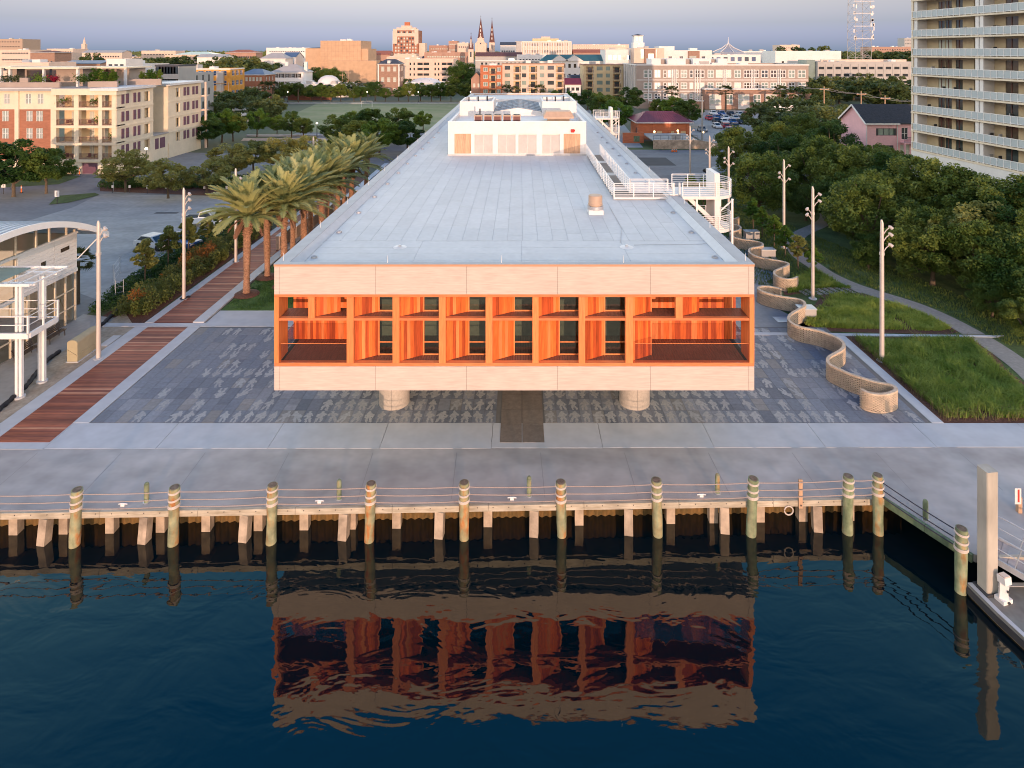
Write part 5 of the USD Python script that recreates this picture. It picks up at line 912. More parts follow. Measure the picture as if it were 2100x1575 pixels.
# ------------------------------------------------------------------ buildings
BR = random.Random(23)
class Bld:
    """A building whose front runs from photo column px0 to px1 at distance Z, facing the camera; coordinates are local, the front at y = 0."""
    def __init__(s, name, label, px0, px1, Z, pytop, D, wall, cat='building', group=None, z=None, rz=0.0):
        s.x0, s.Z, s.W, s.D = GX(px0, Z), Z, GX(px1, Z) - GX(px0, Z), D; s.h = GZ(pytop, Z) if z is None else z; s.wm = wall
        s.t = thing(name, label, cat, (s.x0, Z + CY, 0), rz, group); s.near = Z < 260; s.nw = 0; s.rest = {}
    def u(s, px): return GX(px, s.Z) - s.x0
    def z(s, py): return GZ(py, s.Z)
    def walls(s, front=(), left=(), right=(), z0=-.1, th=.3, x0=0, x1=None, y0=0, D=None, h=None, wm=None):
        x1 = s.W if x1 is None else x1; D = s.D if D is None else D; h = s.h if h is None else h; wm = wm or s.wm
        w = MB().wall((x0, y0), (x1, y0), z0, h, th, [q[:4] for q in front]); part(s.t, 'wall', w, wm)
        part(s.t, 'wall', MB().wall((x1, y0 + th), (x1, y0 + D), z0, h, th, [q[:4] for q in right]), wm); part(s.t, 'wall', MB().wall((x0, y0 + D), (x0, y0 + th), z0, h, th, [(D - th - q[1], D - th - q[0], q[2], q[3]) for q in left]), wm)
        part(s.t, 'wall', MB().box(x0, x1, y0 + D, y0 + D + .2, z0, h), wm)
        for q in front: s.win('f', q, x0, y0)
        for q in right: s.win('r', q, x1, y0 + th)
        for q in left: s.win('l', q, x0, y0 + th)
        return s
    def win(s, side, q, o, y0):
        a, b, c, e = q[:4]; m = q[4] if len(q) > 4 else 'window_dark'; r = .16
        B = {'f': lambda p, a, b, c, e, k: p.box(o + a, o + b, y0 + r - k, y0 + r + .03, c, e), 'r': lambda p, a, b, c, e, k: p.box(o - r - .03, o - r + k, y0 + a, y0 + b, c, e), 'l': lambda p, a, b, c, e, k: p.box(o + r - k, o + r + .03, y0 + a, y0 + b, c, e)}[side]
        if not s.near or s.nw > 280: B(s.rest.setdefault(m, MB()), a, b, c, e, 0); return
        w = part(s.t, 'window', B(MB(), a, b, c, e, 0), m); s.nw += 1
        if len(q) > 5:
            fr = MB(); t = q[6] if len(q) > 6 else .07; n = q[7] if len(q) > 7 else 2
            for k in range(n + 1): u = a + (b - a) * k / n; u = min(max(u, a + t / 2), b - t / 2); B(fr, u - t / 2, u + t / 2, c, e, .06)
            for zz in (c, e - t) + (((c + e) / 2 - t / 2,) if e - c > 1.9 else ()): B(fr, a + t + .002, b - t - .002, zz, zz + t, .055)
            part(w, 'frame', fr, q[5], kind='stuff')
    def done(s):
        for m, b in s.rest.items(): part(s.t, 'window', b, m, kind='stuff')
        return s.t
    def flat(s, m='roof_grey', par=.5, cap=None, x0=0, x1=None, y0=0, D=None, h=None, over=.0):
        x1 = s.W if x1 is None else x1; D = s.D if D is None else D; h = s.h if h is None else h
        part(s.t, 'roof', MB().box(x0 + .3, x1 - .3, y0 + .3, y0 + D, h - par - .2, h - par), m)
        if s.Z > 200 and D > 9 and x1 - x0 > 9:
            for k in range(int(min(5, 1 + (x1 - x0) / 14))): a, w_, d_, q = BR.uniform(x0 + 1, x1 - 5), BR.uniform(1.5, 4), BR.uniform(2, 4), BR.uniform(.6, 2.0); part(s.t, 'roof_plant', MB().box(a, a + w_, y0 + 2 + k * .35, y0 + 2 + d_ + k * .35, h - par, h - par + q + .01 * k), BR.choice(['far_white', 'far_grey', 'far_white', 'galvanised']))
        if cap: part(s.t, 'cornice', MB().box(x0 - over - .05, x1 + over + .05, y0 - over - .05, y0 - .002, h - .35, h + .12).box(x1 + .002, x1 + over + .05, y0, y0 + D + .2, h - .35, h + .12).box(x0 - over - .05, x0 - .002, y0, y0 + D + .2, h - .35, h + .12).box(x0 - .002, x1 + .002, y0 - .001, y0 + .42, h + .002, h + .121), cap)
        return s
    def hip(s, m, zr, over=.5, ridge=.35, x0=0, x1=None, y0=0, D=None, h=None):
        x1 = s.W if x1 is None else x1; D = s.D if D is None else D; h = s.h if h is None else h; W = x1 - x0; a = x0 + W * (.5 - ridge / 2); b = x0 + W * (.5 + ridge / 2); ym = y0 + D / 2; o = over
        v = [[x0 - o, y0 - o, h], [x1 + o, y0 - o, h], [x1 + o, y0 + D + o, h], [x0 - o, y0 + D + o, h], [a, ym, zr], [b, ym, zr]]
        part(s.t, 'roof', MB().add(v, [[0, 1, 5], [0, 5, 4], [1, 2, 5], [2, 3, 4], [2, 4, 5], [3, 0, 4], [0, 2, 1], [0, 3, 2]]), m)
        part(s.t, 'eave', MB().box(x0 - o + .02, x1 + o - .02, y0 - o + .02, y0 + D + o - .02, h - .25, h - .004), 'white_paint'); return s
    def gable(s, m, zr, over=.4, along='x', x0=0, x1=None, y0=0, D=None, h=None, wm=None):
        x1 = s.W if x1 is None else x1; D = s.D if D is None else D; h = s.h if h is None else h; o = over
        if along == 'x': v = [[x0 - o, y0 - o, h], [x1 + o, y0 - o, h], [x1 + o, y0 + D + o, h], [x0 - o, y0 + D + o, h], [x0 - o, y0 + D / 2, zr], [x1 + o, y0 + D / 2, zr]]; g = [[x0, y0, h], [x0, y0 + D, h], [x0, y0 + D / 2, zr - .15], [x1, y0, h], [x1, y0 + D, h], [x1, y0 + D / 2, zr - .15]]
        else: xm = (x0 + x1) / 2; v = [[x1 + o, y0 - o, h], [x1 + o, y0 + D + o, h], [x0 - o, y0 + D + o, h], [x0 - o, y0 - o, h], [xm, y0 - o, zr], [xm, y0 + D + o, zr]]; g = [[x1, y0, h], [x0, y0, h], [xm, y0, zr - .15], [x1, y0 + D, h], [x0, y0 + D, h], [xm, y0 + D, zr - .15]]
        V = np.array(v, float); V2 = V - [0, 0, .18]
        part(s.t, 'roof', MB().add(np.vstack([V, V2]), [[0, 1, 5], [0, 5, 4], [2, 3, 4], [2, 4, 5], [6, 11, 7], [6, 10, 11], [8, 10, 9], [8, 11, 10], [0, 7, 1], [0, 6, 7], [2, 9, 3], [2, 8, 9], [0, 4, 10], [0, 10, 6], [3, 10, 4], [3, 9, 10], [1, 11, 5], [1, 7, 11], [2, 5, 11], [2, 11, 8]]), m)
        part(s.t, 'gable_wall', MB().add(g[:3], [[0, 1, 2]]), wm or s.wm); part(s.t, 'gable_wall', MB().add(g[3:], [[0, 1, 2]]), wm or s.wm); return s
def gridu(n, L, w, m=.06): return [(L * m + (L * (1 - 2 * m)) * (k + .5) / n - w / 2, L * m + (L * (1 - 2 * m)) * (k + .5) / n + w / 2) for k in range(n)]
def cells_(us, zs, mats=('window_dark',), fr=None, t=.07, n=2): return [(a, b, c, e, BR.choice(mats)) + ((fr, t, n) if fr else ()) for a, b in us for c, e in zs]
def floors(n, z0, fh, sill=.9, wh=1.5): return [(z0 + k * fh + sill, z0 + k * fh + sill + wh) for k in range(n)]

# --- the cream apartment house on the left
ap = Bld('apartment_house', 'cream apartment house with corner balconies, wine-red shutters and a planted roof terrace', 112, 237, 110, 183, 10, 'cream'); T = ap.t; W = ap.W
zsl = [0.0, 2.55, 5.55, 8.65, 11.85, 15.1]
part(T, 'rear_wall', MB().wall((0, 2.4), (W - .35, 2.4), 0, 15, .3, [(W * a, W * b, z + .1, z + 2.3) for z in zsl[1:5] for a, b in ((.12, .24), (.42, .5), (.62, .73), (.8, .93))]), 'cream_dark')
for z in zsl[1:5]:
    for a, b in ((.12, .24), (.42, .5), (.62, .73), (.8, .93)): d = part(T, 'balcony_door', MB().box(W * a, W * b, 2.5, 2.55, z + .1, z + 2.3), 'window_pale'); part(d, 'frame', MB().box(W * a, W * a + .08, 2.44, 2.5, z + .1, z + 2.3).box(W * b - .08, W * b, 2.44, 2.5, z + .1, z + 2.3).box(W * (a + b) / 2 - .05, W * (a + b) / 2 + .05, 2.44, 2.5, z + .1, z + 2.3), 'white_paint', kind='stuff')
for k, z in enumerate(zsl[1:]): part(T, 'balcony_slab', MB().box(-.1 - .2 * (k == 4), W + .12 + .3 * (k == 4), -.12 - .3 * (k == 4), 2.38, z - (.42 if k < 4 else .95), z + .04 + .15 * (k == 4)), 'cream')
cols_ = [(110, 115), (151.5, 161), (201.5, 209), (229, 237.5)]
for a, b in cols_:
    for k in range(1, 5): part(T, 'balcony_column', MB().box(ap.u(a), ap.u(b), 0, .75, zsl[k] + .05, zsl[k + 1] - .43 - (.53 if k == 4 else 0)), 'cream')
for (a, b), (c, e) in zip(cols_[:-1], cols_[1:]):
    for k in range(1, 5):
        x0, x1 = ap.u(b) + .02, ap.u(c) - .02; r = part(T, 'balcony_rail', MB().box(x0, x1, .12, .18, zsl[k] + 1.0, zsl[k] + 1.08).box(x0, x1, .12, .18, zsl[k] + .1, zsl[k] + .16), 'wine_metal'); bl = MB()
        for x in np.arange(x0, x1, .16): bl.box(x, x + .035, .13, .165, zsl[k] + .165, zsl[k] + .995)
        part(r, 'baluster', bl, 'wine_metal', kind='stuff')
        if (k + c) % 2 < 1.2:
            f = part(T, 'chair', MB().box(x0 + .7, x0 + 1.2, 1, 1.5, zsl[k] + .3, zsl[k] + .42).box(x0 + .7, x0 + 1.2, 1.45, 1.52, zsl[k] + .42, zsl[k] + .95).box(x0 + 1.6, x0 + 2.3, .9, 1.6, zsl[k] + .66, zsl[k] + .72).box(x0 + 1.9, x0 + 2.0, 1.2, 1.3, zsl[k] + .05, zsl[k] + .66), 'wine_metal')
for px_, k in ((123, 4), (188, 4), (196, 3), (226, 2), (120, 1)):
    rg = np.random.default_rng(int(px_)); part(T, 'potted_plant', quads(rg.normal(0, .33, (160, 3)) + [ap.u(px_), .7, zsl[k] + 1.1], 0, .16, rg), 'leaf_green', kind='stuff')
part(T, 'base_wall', MB().wall((0, .05), (W, .05), -.1, 2.1, .3, [(ap.u(167), ap.u(200), 0, 1.95)]), 'cream'); g = part(T, 'garage_door', MB().box(ap.u(167), ap.u(200), .25, .3, 0, 1.95), 'shutter')
for k in range(5): part(g, 'panel_line', MB().box(ap.u(167), ap.u(200), .235, .249, .36 * k + .3, .36 * k + .33), 'wine_metal')
oc = MB().lathe(0, 0, [(.55, 0), (.55, .06)], 18); v, f = oc.arr(); v = np.stack([ap.u(103) + v[:, 0], -.3 - v[:, 2], 1.1 + v[:, 1]], 1); part(T, 'round_window', (v, f), 'window_dark')
su = lambda px: 72.4 * F / (1067 - px) - 110                  # photo column -> distance along the right side
def sidewall(pa, pb, xo, shut, opens, rows):
    ya, yb = su(pa), su(pb); ho = [(a, b, c, e) for a, b in opens for c, e in rows]
    part(T, 'side_wall', MB().wall((xo, ya), (xo, yb), -.1, 15.1, .4, [(su(a) - ya, su(b) - ya, c, e) for a, b in opens for c, e in rows]), 'cream')
    for a, b in opens:
        for c, e in rows: part(T, 'niche', MB().box(xo - .9, xo - .6, su(a), su(b), c, e), 'cream_dark')
    for a, b in shut:
        for c, e in rows: sh_ = part(T, 'shutter', MB().box(xo + .003, xo + .07, su(a), su(b), c + .1, e), 'shutter'); part(sh_, 'rail', MB().box(xo + .071, xo + .085, su(a), su(b), (c + e) / 2, (c + e) / 2 + .1), 'wine_metal')
    for z in zsl[2:5]: part(T, 'band', MB().box(xo + .002, xo + .09, ya, yb, z - .42, z - .16), 'cream')
rws = [(zsl[k] + .45, zsl[k] + 2.35) for k in range(1, 5)]
sidewall(237.4, 313, W + .12, [(247.5, 253), (257, 262.5), (272, 277), (281, 286)], [(295, 306)], rws); sidewall(345, 411, W + .12, [(375, 379.5), (382, 386.5), (393, 397.5), (400, 404.5)], [(359.5, 368)], rws)
y2 = su(345); part(T, 'wall', MB().box(W - 4.2, W + .1, y2 - .3, y2 - .01, 3, 15.1).box(W - 4.2, W - 3.9, su(313), y2 - .31, 3, 15.1), 'cream'); part(T, 'wall', MB().box(W - 4.2, W + .1, su(313) - .3, su(313) - .02, 3, 15.1), 'cream')
part(T, 'low_link', MB().box(W - 4, W + .1, su(313) + .01, y2 - .32, 0, 5.2), 'cream'); part(T, 'link_roof', MB().box(W - 4, W + .3, su(313) + .01, y2 - .32, 5.21, 5.35), 'roof_grey')
for a, b in ((317, 324), (327, 337)): part(T, 'shutter', MB().box(W + .102, W + .16, su(a), su(b), 2.5, 4.6), 'shutter')
part(T, 'cornice', MB().box(W - 4.2, W + .75, -.6, su(313) - .02, 14.9, 15.35).box(W - 4.2, W + .75, y2 - .6, su(411), 14.9, 15.35), 'white_paint'); part(T, 'roof', MB().box(-24, W - 4.21, -.4, su(411) - .1, 14.9, 15.3), 'roof_grey')
part(T, 'end_balcony', MB().box(W + .2, W + 1.3, su(411), su(416), 2.4, 2.7).box(W + .2, W + 1.3, su(411), su(416), 5.4, 5.7).box(W + .2, W + 1.3, su(411), su(416), 8.5, 8.8).box(W + .2, W + 1.3, su(411), su(416), 11.7, 12).box(W + .9, W + 1.25, su(411) + .1, su(411) + .5, 0, 15), 'peach')
# its brick wing to the left
us = [(8, 20), (52, 64), (77, 89)]; us2 = [(4, 18), (54, 67), (74, 88)]; f0 = lambda px: GX(px, 110.4) - ap.x0
hi = [(f0(a) + 14 + .0, f0(b) + 14, zsl[4] + .75, zsl[4] + 2.5) for a, b in us]
def wing(z0, z1, m, wn):
    part(T, 'wing_wall', MB().wall((-24, .4), (0, .4), z0, z1, .3, [(a + 24, b + 24, c, e) for a, b, c, e in wn]), m)
    for a, b, c, e in wn:
        w = part(T, 'window', MB().box(a, b, .55, .58, c, e), 'window_green'); fr = MB()
        for k in range(5): u = a + (b - a) * k / 4; fr.box(u - (.09 if k % 2 == 0 else .03), u + (.09 if k % 2 == 0 else .03), .45, .55, c, e)
        for zz in (c - .06, (c + e) / 2, e): fr.box(a, b, .46, .545, zz - .04, zz + .04)
        part(w, 'frame', fr, 'white_paint', kind='stuff')
wing(zsl[4] - .3, 15.1, 'cream', [(f0(a), f0(b), zsl[4] + .7, zsl[4] + 2.5) for a, b in us]); wing(2.4, zsl[4] - .302, 'red_brick', [(f0(a), f0(b), z + .75, z + 2.6) for a, b in us2 for z in (zsl[3], zsl[2])]); wing(-.1, 2.398, 'cream', [])
for px in (-4, 36, 110): part(T, 'pilaster', MB().box(f0(px) - .35, f0(px) + .35, .15, .398, 2.4, 14.9), 'cream')
part(T, 'cornice', MB().box(-24, -.35, -.35, .39, 14.9, 15.4), 'white_paint'); part(T, 'stair_ramp', MB().add([[f0(48), .2, 1.0], [f0(100), .2, 3.2], [f0(100), .2, 3.7], [f0(48), .2, 1.5], [f0(48), -.3, 1.0], [f0(100), -.3, 3.2], [f0(100), -.3, 3.7], [f0(48), -.3, 1.5]], BOXF[:, ::-1]), 'cream')
# roof terrace: parapets, pavilion roofs, planting
for a, b, Z, zt in ((0, 122, 112, 16.3), (40, 57, 112.4, 17.1), (180, 240, 113.5, 16.4), (240, 330, 121, 16.5)): part(T, 'terrace_parapet', MB().box(GX(a, Z) - ap.x0, GX(b, Z) - ap.x0, Z - 110, Z - 109.6, 15.3, zt), 'taupe')
for a, b, Z, z0, z1, D in ((-10, 28, 117, 18.8, 19.1, 6), (27, 165, 116, 18.65, 18.95, 7), (165, 262, 121, 18.6, 18.9, 7)):
    xa, xb, y = GX(a, Z) - ap.x0, GX(b, Z) - ap.x0, Z - 110; part(T, 'terrace_roof', MB().box(xa - .5, xb + .5, y - 1.2, y + D, z0, z1), 'cream'); part(T, 'terrace_room', MB().box(xa + 1, xb - .6, y + 1.5, y + D - .3, 15.3, z0 - .002), 'taupe'); part(T, 'terrace_glazing', MB().box(xa + 1.4, xa + (xb - xa) * .55, y + 1.44, y + 1.495, 15.5, z0 - .3), 'window_brown')
    for q in (xa, (xa + xb) / 2, xb): part(T, 'terrace_post', MB().box(q - .2, q + .2, y - .9, y - .5, 15.3, z0 - .002), 'white_paint')
rg = np.random.default_rng(9)
for a, Z, s, n, m in ((12, 113.5, .9, 260, 'leaf_sabal'), (30, 113.5, .8, 260, 'leaf_sabal'), (80, 113.5, .9, 300, 'leaf_green'), (112, 113.5, .6, 240, 'flower_red'), (165, 113.5, .9, 300, 'leaf_oak'), (175, 113.5, .8, 300, 'leaf_oak')): part(T, 'terrace_shrub', quads(rg.normal(0, 1, (n, 3)) * [s * .7, .4, s * .42] + [GX(a, Z) - ap.x0, Z - 110, 16.9], 0, .17, rg), m, kind='stuff')
for k in range(10): cone.put(GX(186 + 5.6 * k, 115), 115 + CY, TR.uniform(2.2, 3.6), 1.5, f'slim evergreen in a trough on the roof terrace, {ORD[k]} from the left', 'evergreens on the roof terrace', 15.6)
for k in range(8): cone.put(GX(290 + 5.4 * k, 122), 122 + CY, TR.uniform(2.2, 3.3), 1.5, f'slim evergreen on the rear part of the roof terrace, {ORD[k]} from the left', 'evergreens on the rear roof terrace', 15.6)

# --- the curved-roof pavilion at the left edge, with its steel balcony
pv = thing('pavilion', 'white waterside pavilion with a curved metal roof and glass walls', 'building'); PX_ = -36.4; ya, yb = 30 + CY, 50.5 + CY
zro = lambda Z: 9.65 - .0305 * (Z - 42.3) ** 2
part(pv, 'siding_back', MB().box(PX_ - .3, PX_ - .06, 44.5 + CY, yb, 4.25, 7.1), 'white_paint')
for k in range(9):
    for a, b in ((44.52, 48.0), (48.03, 50.48)): part(pv, 'siding_board', MB().box(PX_ - .058, PX_, a + CY, b + CY, 4.27 + k * .314, 4.27 + k * .314 + .295), 'siding_white')
for a, b, c, e in ((48.9, 49.6, 6.05, 6.35), (46.9, 47.15, 5.6, 5.95)): w = part(pv, 'slot_window', MB().box(PX_ + .001, PX_ + .02, a + CY - .2, b + CY, c, e), 'window_brown')
part(pv, 'beam', MB().box(PX_ - .25, PX_ + .06, ya, yb + .02, 4.0, 4.24), 'white_metal'); part(pv, 'beam', MB().box(PX_ - .25, PX_ + .08, ya, yb + .02, 7.1, 7.26), 'white_metal'); part(pv, 'end_wall', MB().box(-60, PX_ - .3, yb - .2, yb, 0, 7.1), 'white_paint'); part(pv, 'floor', MB().box(-58, PX_ - .1, ya, yb, 0, .06), 'concrete_grey'); part(pv, 'inner_wall', MB().box(-46, -45.8, ya, yb - .3, 0, 7), 'cream_dark')
def glaz(z0, z1f, ys, n):
    for a, b in zip(ys[:-1], ys[1:]):
        za, zb = (z1f(a), z1f(b)) if callable(z1f) else (z1f, z1f); x = PX_ - .1
        part(pv, 'pane', MB().add([[x, a + CY, z0], [x, b + CY, z0], [x, b + CY, zb], [x, a + CY, za]], [[0, 1, 2], [0, 2, 3]]), 'glass')
    for a in ys: part(pv, 'mullion', MB().box(PX_ - .16, PX_ - .02, a + CY - .06, a + CY + .06, z0, z1f(a) if callable(z1f) else z1f), 'cream')
glaz(0.05, 4.0, [30, 32, 34, 36, 38, 39.5, 41, 42.5, 44, 45.5, 47, 48.2, 49.3, 50.4], 0); glaz(4.25, 7.1, [30, 33, 36, 39, 42, 44.45], 0); glaz(7.27, lambda Z: zro(Z) - .25, [31, 33.5, 36, 38.4, 40.6, 42.4, 44.4, 46.3, 47.6, 49.4, 50.3], 0)
for z in (1.2, 2.6): part(pv, 'transom', MB().box(PX_ - .15, PX_ - .03, ya, yb, z, z + .08), 'cream')
for a in (41, 45.5, 48.2): part(pv, 'cross_brace', MB().tube([[PX_ - .5, a + CY, .1], [PX_ - .5, a + 2.2 + CY, 3.9]], .03, 6).tube([[PX_ - .5, a + 2.2 + CY, .1], [PX_ - .5, a + CY, 3.9]], .03, 6), 'cream', kind='stuff')
Zs_ = np.linspace(32.4, 52.2, 25); top_ = np.array([[Z + CY, zro(Z)] for Z in Zs_]); pr = np.vstack([top_, top_[::-1] - [0, .16]])
def slab_yz(x0, x1, prof): m = trimesh.creation.extrude_polygon(Polygon(prof), x1 - x0, engine='earcut'); v = m.vertices; return (np.stack([x0 + v[:, 2], v[:, 0], v[:, 1]], 1), m.faces)
part(pv, 'roof', slab_yz(-62, -35.0, pr), 'roof_metal')
part(pv, 'verge_board', slab_yz(-34.99, -34.9, np.vstack([top_ + [0, .05], top_[::-1] - [0, .42]])), 'siding_white')
sm = MB()
for x in np.arange(-61.7, -35.2, .55): sm.add(*slab_yz(x, x + .05, np.vstack([top_ + [0, .075], top_[::-1] - [0, .002]])))
part(pv, 'roof_rib', sm, 'roof_metal', kind='stuff')
for Z in np.arange(33.5, 52.1, 1.55): part(pv, 'soffit_batten', MB().obox((-35.6, Z + CY, zro(Z) - .22), (1.25, .5, .06), 0, -math.atan(.061 * (Z - 42.3))), 'white_paint')
part(pv, 'strut', MB().tube([[PX_ + .1, yb - .1, 5.0], [-35.3, 51.9 + CY, zro(51.9) - .2]], .045, 8), 'white_metal')
bp = thing('steel_balcony', 'white steel balcony and slatted awning on tall posts beside the pavilion', 'balcony')
pa, pb = 38.75 + CY, 41.25 + CY
part(bp, 'deck', MB().box(PX_ + .1, -31.1, pa + .1, pb - .1, 4.1, 4.2), 'brown_stone'); part(bp, 'deck_beam', MB().box(PX_ + .1, -31.0, pa - .05, pa + .09, 3.9, 4.24).box(-31.09, -30.95, pa + .1, pb - .1, 3.9, 4.24).box(PX_ + .1, -31.0, pb - .09, pb + .05, 3.9, 4.24), 'white_metal', kind='stuff')
for y in (pa + .35, pb - .3):
    for dx in (-.13, .13): part(bp, 'post', MB().box(-31.85 + dx - .08, -31.85 + dx + .08, y - .1, y + .1, 0, 7.15), 'white_metal')
    part(bp, 'footing', MB().cyl(-31.85, y, -.05, .12, .33, None, 12), 'concrete_light')
    part(bp, 'awning_beam', MB().box(PX_ + .1, -30.8, y - .08, y + .08, 7.16, 7.34), 'white_metal')
for z in (4.75, 5.3): part(bp, 'rail', MB().tube([[PX_ + .2, pa, z], [-31.02, pa, z], [-31.02, pb, z], [PX_ + .2, pb, z]], .03, 6, True), 'white_metal')
for x, y in ((-31.02, pa), (-31.02, (pa + pb) / 2), (-31.02, pb), (-32.9, pa), (-34.6, pa)): part(bp, 'rail_post', MB().box(x - .05, x + .05, y - .05, y + .05, 4.2, 5.34), 'white_metal')
for k in range(7): part(bp, 'awning_bar', MB().box(-36 + k * .88, -35.93 + k * .88, pa - .2, pb + .4, 7.345, 7.42), 'white_metal')
part(bp, 'awning_panel', MB().box(-36.2, -32.9, pa + .1, pb + .1, 7.425, 7.45), 'window_green'); part(bp, 'awning_edge', MB().box(-36.2, -30.7, pa - .3, pa - .2, 7.3, 7.45).box(-36.2, -30.7, pb + .4, pb + .5, 7.3, 7.45), 'white_metal', kind='stuff')
for k, (Z, lb) in enumerate(((44.2, 'dark slatted bench against the pavilion glass, nearer one'), (46.9, 'dark slatted bench against the pavilion glass, farther one'))):
    t = thing('bench', lb, 'bench', (-35.75, Z + CY, 0), 0, 'benches along the pavilion')
    for q in range(4): part(t, 'seat_slat', MB().box(.05 + .12 * q, .15 + .12 * q, -.9, .9, .43, .47), 'window_brown')
    for q in range(4): part(t, 'back_slat', MB().box(-.02 - .03 * q, .02 - .03 * q, -.9, .9, .52 + .11 * q, .61 + .11 * q), 'window_brown')
    for y in (-.75, .75): part(t, 'leg', MB().bar((.45, y, 0), (.42, y, .43), .05).bar((.02, y, 0), (-.1, y, .95), .05).bar((0, y, .4), (.5, y, .42), .05), 'dark_metal')
t = thing('equipment_enclosure', 'beige round-topped equipment enclosure beside the boardwalk', 'enclosure', (-31.7, 43.5 + CY, 0))
pf = [(-.37, 0), (.37, 0), (.37, 1.35)] + [(.37 * math.cos(a), 1.35 + .22 * math.sin(a)) for a in np.linspace(.2, math.pi - .2, 8)] + [(-.37, 1.35)]
m_ = trimesh.creation.extrude_polygon(Polygon(pf), 2.3, engine='earcut'); v = m_.vertices; part(t, 'shell', (np.stack([v[:, 0], 2.3 - v[:, 2], v[:, 1]], 1), m_.faces[:, ::-1] * 1), 'beige_box'); part(t, 'band', MB().box(-.4, .4, -.02, 2.32, .5, .55), 'beige_box'); part(t, 'foot', MB().box(-.45, .45, -.05, 2.35, 0, .06), 'concrete_light')
part(t, 'handle', MB().bar((-.34, -.03, .9), (.34, -.03, .5), .04), 'beige_box')
struct('sand_strip', MB().poly([G(0, 846), G(60, 790), G(120, 725), G(185, 690), G(215, 665), G(256, 640), (-30.8, 49.1 + CY), (-30.8, 34 + CY), (-33.6, 34 + CY)], -0.04, 0.005), 'sand')
struct('pavilion_walk', MB().poly([(-36.3, 30 + CY), (-33.0, 34 + CY), G(0, 846), G(60, 790), G(120, 725), G(185, 690), G(215, 665), G(256, 640), (-33.5, 50.8 + CY), (-36.6, 51.5 + CY)], -0.04, 0.0), 'concrete_grey')
struct('concrete_pad', MB().box(-31.5, -30.85, 45.9 + CY, 47.6 + CY, 0, .03), 'concrete_light')
for k, (pts, lb) in enumerate((([(258, 612), (250, 628), (237, 644), (222, 656), (210, 668), (196, 676)], 'black fabric sediment tube on the sand behind the lamp mast'), ([(122, 724), (105, 736), (93, 746), (85, 758), (77, 766), (66, 780), (56, 793), (42, 806), (24, 822), (5, 838), (-8, 850)], 'long black fabric sediment tube snaking under the steel balcony'))):
    q = curve([G(*p) for p in pts], .25); single('sediment_tube', MB().tube([(x, y, .13 + .03 * math.sin(3.1 * i)) for i, (x, y) in enumerate(q)], [.14 + .03 * math.sin(2.3 * i) for i in range(len(q))], 9), 'black_fabric', lb, 'tube', smooth=50)
x, y = G(385, 612); g = np.linspace(0, 2 * np.pi, 18); t = thing('cable_coil', 'coil of black cable lying at the foot of the second lamp mast', 'cable', (x, y, .06)); part(t, 'coil', MB().tube([[.2 * math.cos(a), .2 * math.sin(a), .05 + .04 * math.cos(a)] for a in g], .045, 6), 'black_fabric', 50); part(t, 'loop', MB().tube([[.12 * math.cos(a), .05 + .12 * math.sin(a), .1] for a in g], .03, 6), 'black_fabric', 50)
fn = thing('wire_fence', 'thin wire construction fence between car park and pavilion walk', 'fence')
fp = [G(170, 745), G(105, 790), G(50, 830)] + []; fp2 = [G(253, 612), G(237, 615), G(232, 580), G(246, 560), G(300, 540)]
for pts in (fp2,):
    for a, b in zip(pts[:-1], pts[1:]):
        for z in (.1, .6, 1.1, 1.6): part(fn, 'wire', MB().tube([[*a, z], [*b, z]], .012, 4), 'grey_metal')
    for a in pts: part(fn, 'post', MB().cyl(a[0], a[1], 0, 1.7, .03, None, 6), 'galvanised')

# --- car park and streets on the left
def sheet(name, pts, m, z): struct(name, MB().poly(pts, z), m)
g_ = lambda *a: [G(x, y) for x, y in a]
sheet('street', [(-260, 62 + CY), (-37, 48 + CY), (-36.3, 51.5 + CY), (-36.8, 66 + CY), (-34.5, 100 + CY), (-33, 128 + CY), (-120, 140 + CY), (-260, 140 + CY)], 'asphalt', -0.016)
sheet('car_park', g_((160, 600), (215, 620), (300, 555), (440, 470), (500, 402), (205, 398), (150, 425), (0, 470), (0, 520)), 'asphalt_light', -0.012)
sheet('street', [(-40, 118 + CY), (-13, 118 + CY), (-13, 175 + CY), (-60, 175 + CY), (-60, 150 + CY)], 'asphalt', -0.010)
sheet('car_lane', [(-20, 100 + CY), (-14, 100 + CY), (-14, 185 + CY), (-24, 185 + CY)], 'asphalt_new', -0.006)
sheet('traffic_island', g_((100, 420), (118, 402), (195, 396), (204, 400), (140, 416)), 'verge', 0.05); sheet('grass_verge', g_((190, 364), (235, 350), (285, 352), (235, 368)), 'lawn', 0.0); sheet('grass_verge', g_((0, 360), (110, 352), (165, 362), (120, 378), (0, 385)), 'verge', 0.0)
sheet('mulch_strip', g_((205, 392), (205, 375), (520, 370), (520, 405)), 'mulch', 0.0)
hedge('hedge', 'dark trimmed hedge along the far side of the car park', Polygon(g_((208, 388), (208, 378), (515, 374), (515, 388))), 240, 1.3, 'leaf_dark', 41, .14, 70, .75); hedge('hedge', 'dark green hedge at the foot of the cream apartments', Polygon(g_((20, 362), (110, 348), (160, 355), (150, 362), (20, 368))), 120, 1.7, 'leaf_dark', 42, .15, 70, .8)
dr = thing('drain_grates', None, None, kind='structure')
for px in (330, 353): x, y = G(px, 436.5); part(dr, 'grate', MB().box(x - .8, x + .8, y - .35, y + .35, -.012, .0), 'dark_metal')
PKR = ['white parking sign on a short post before the hedge, ' + o + ' from the left' for o in ORD]
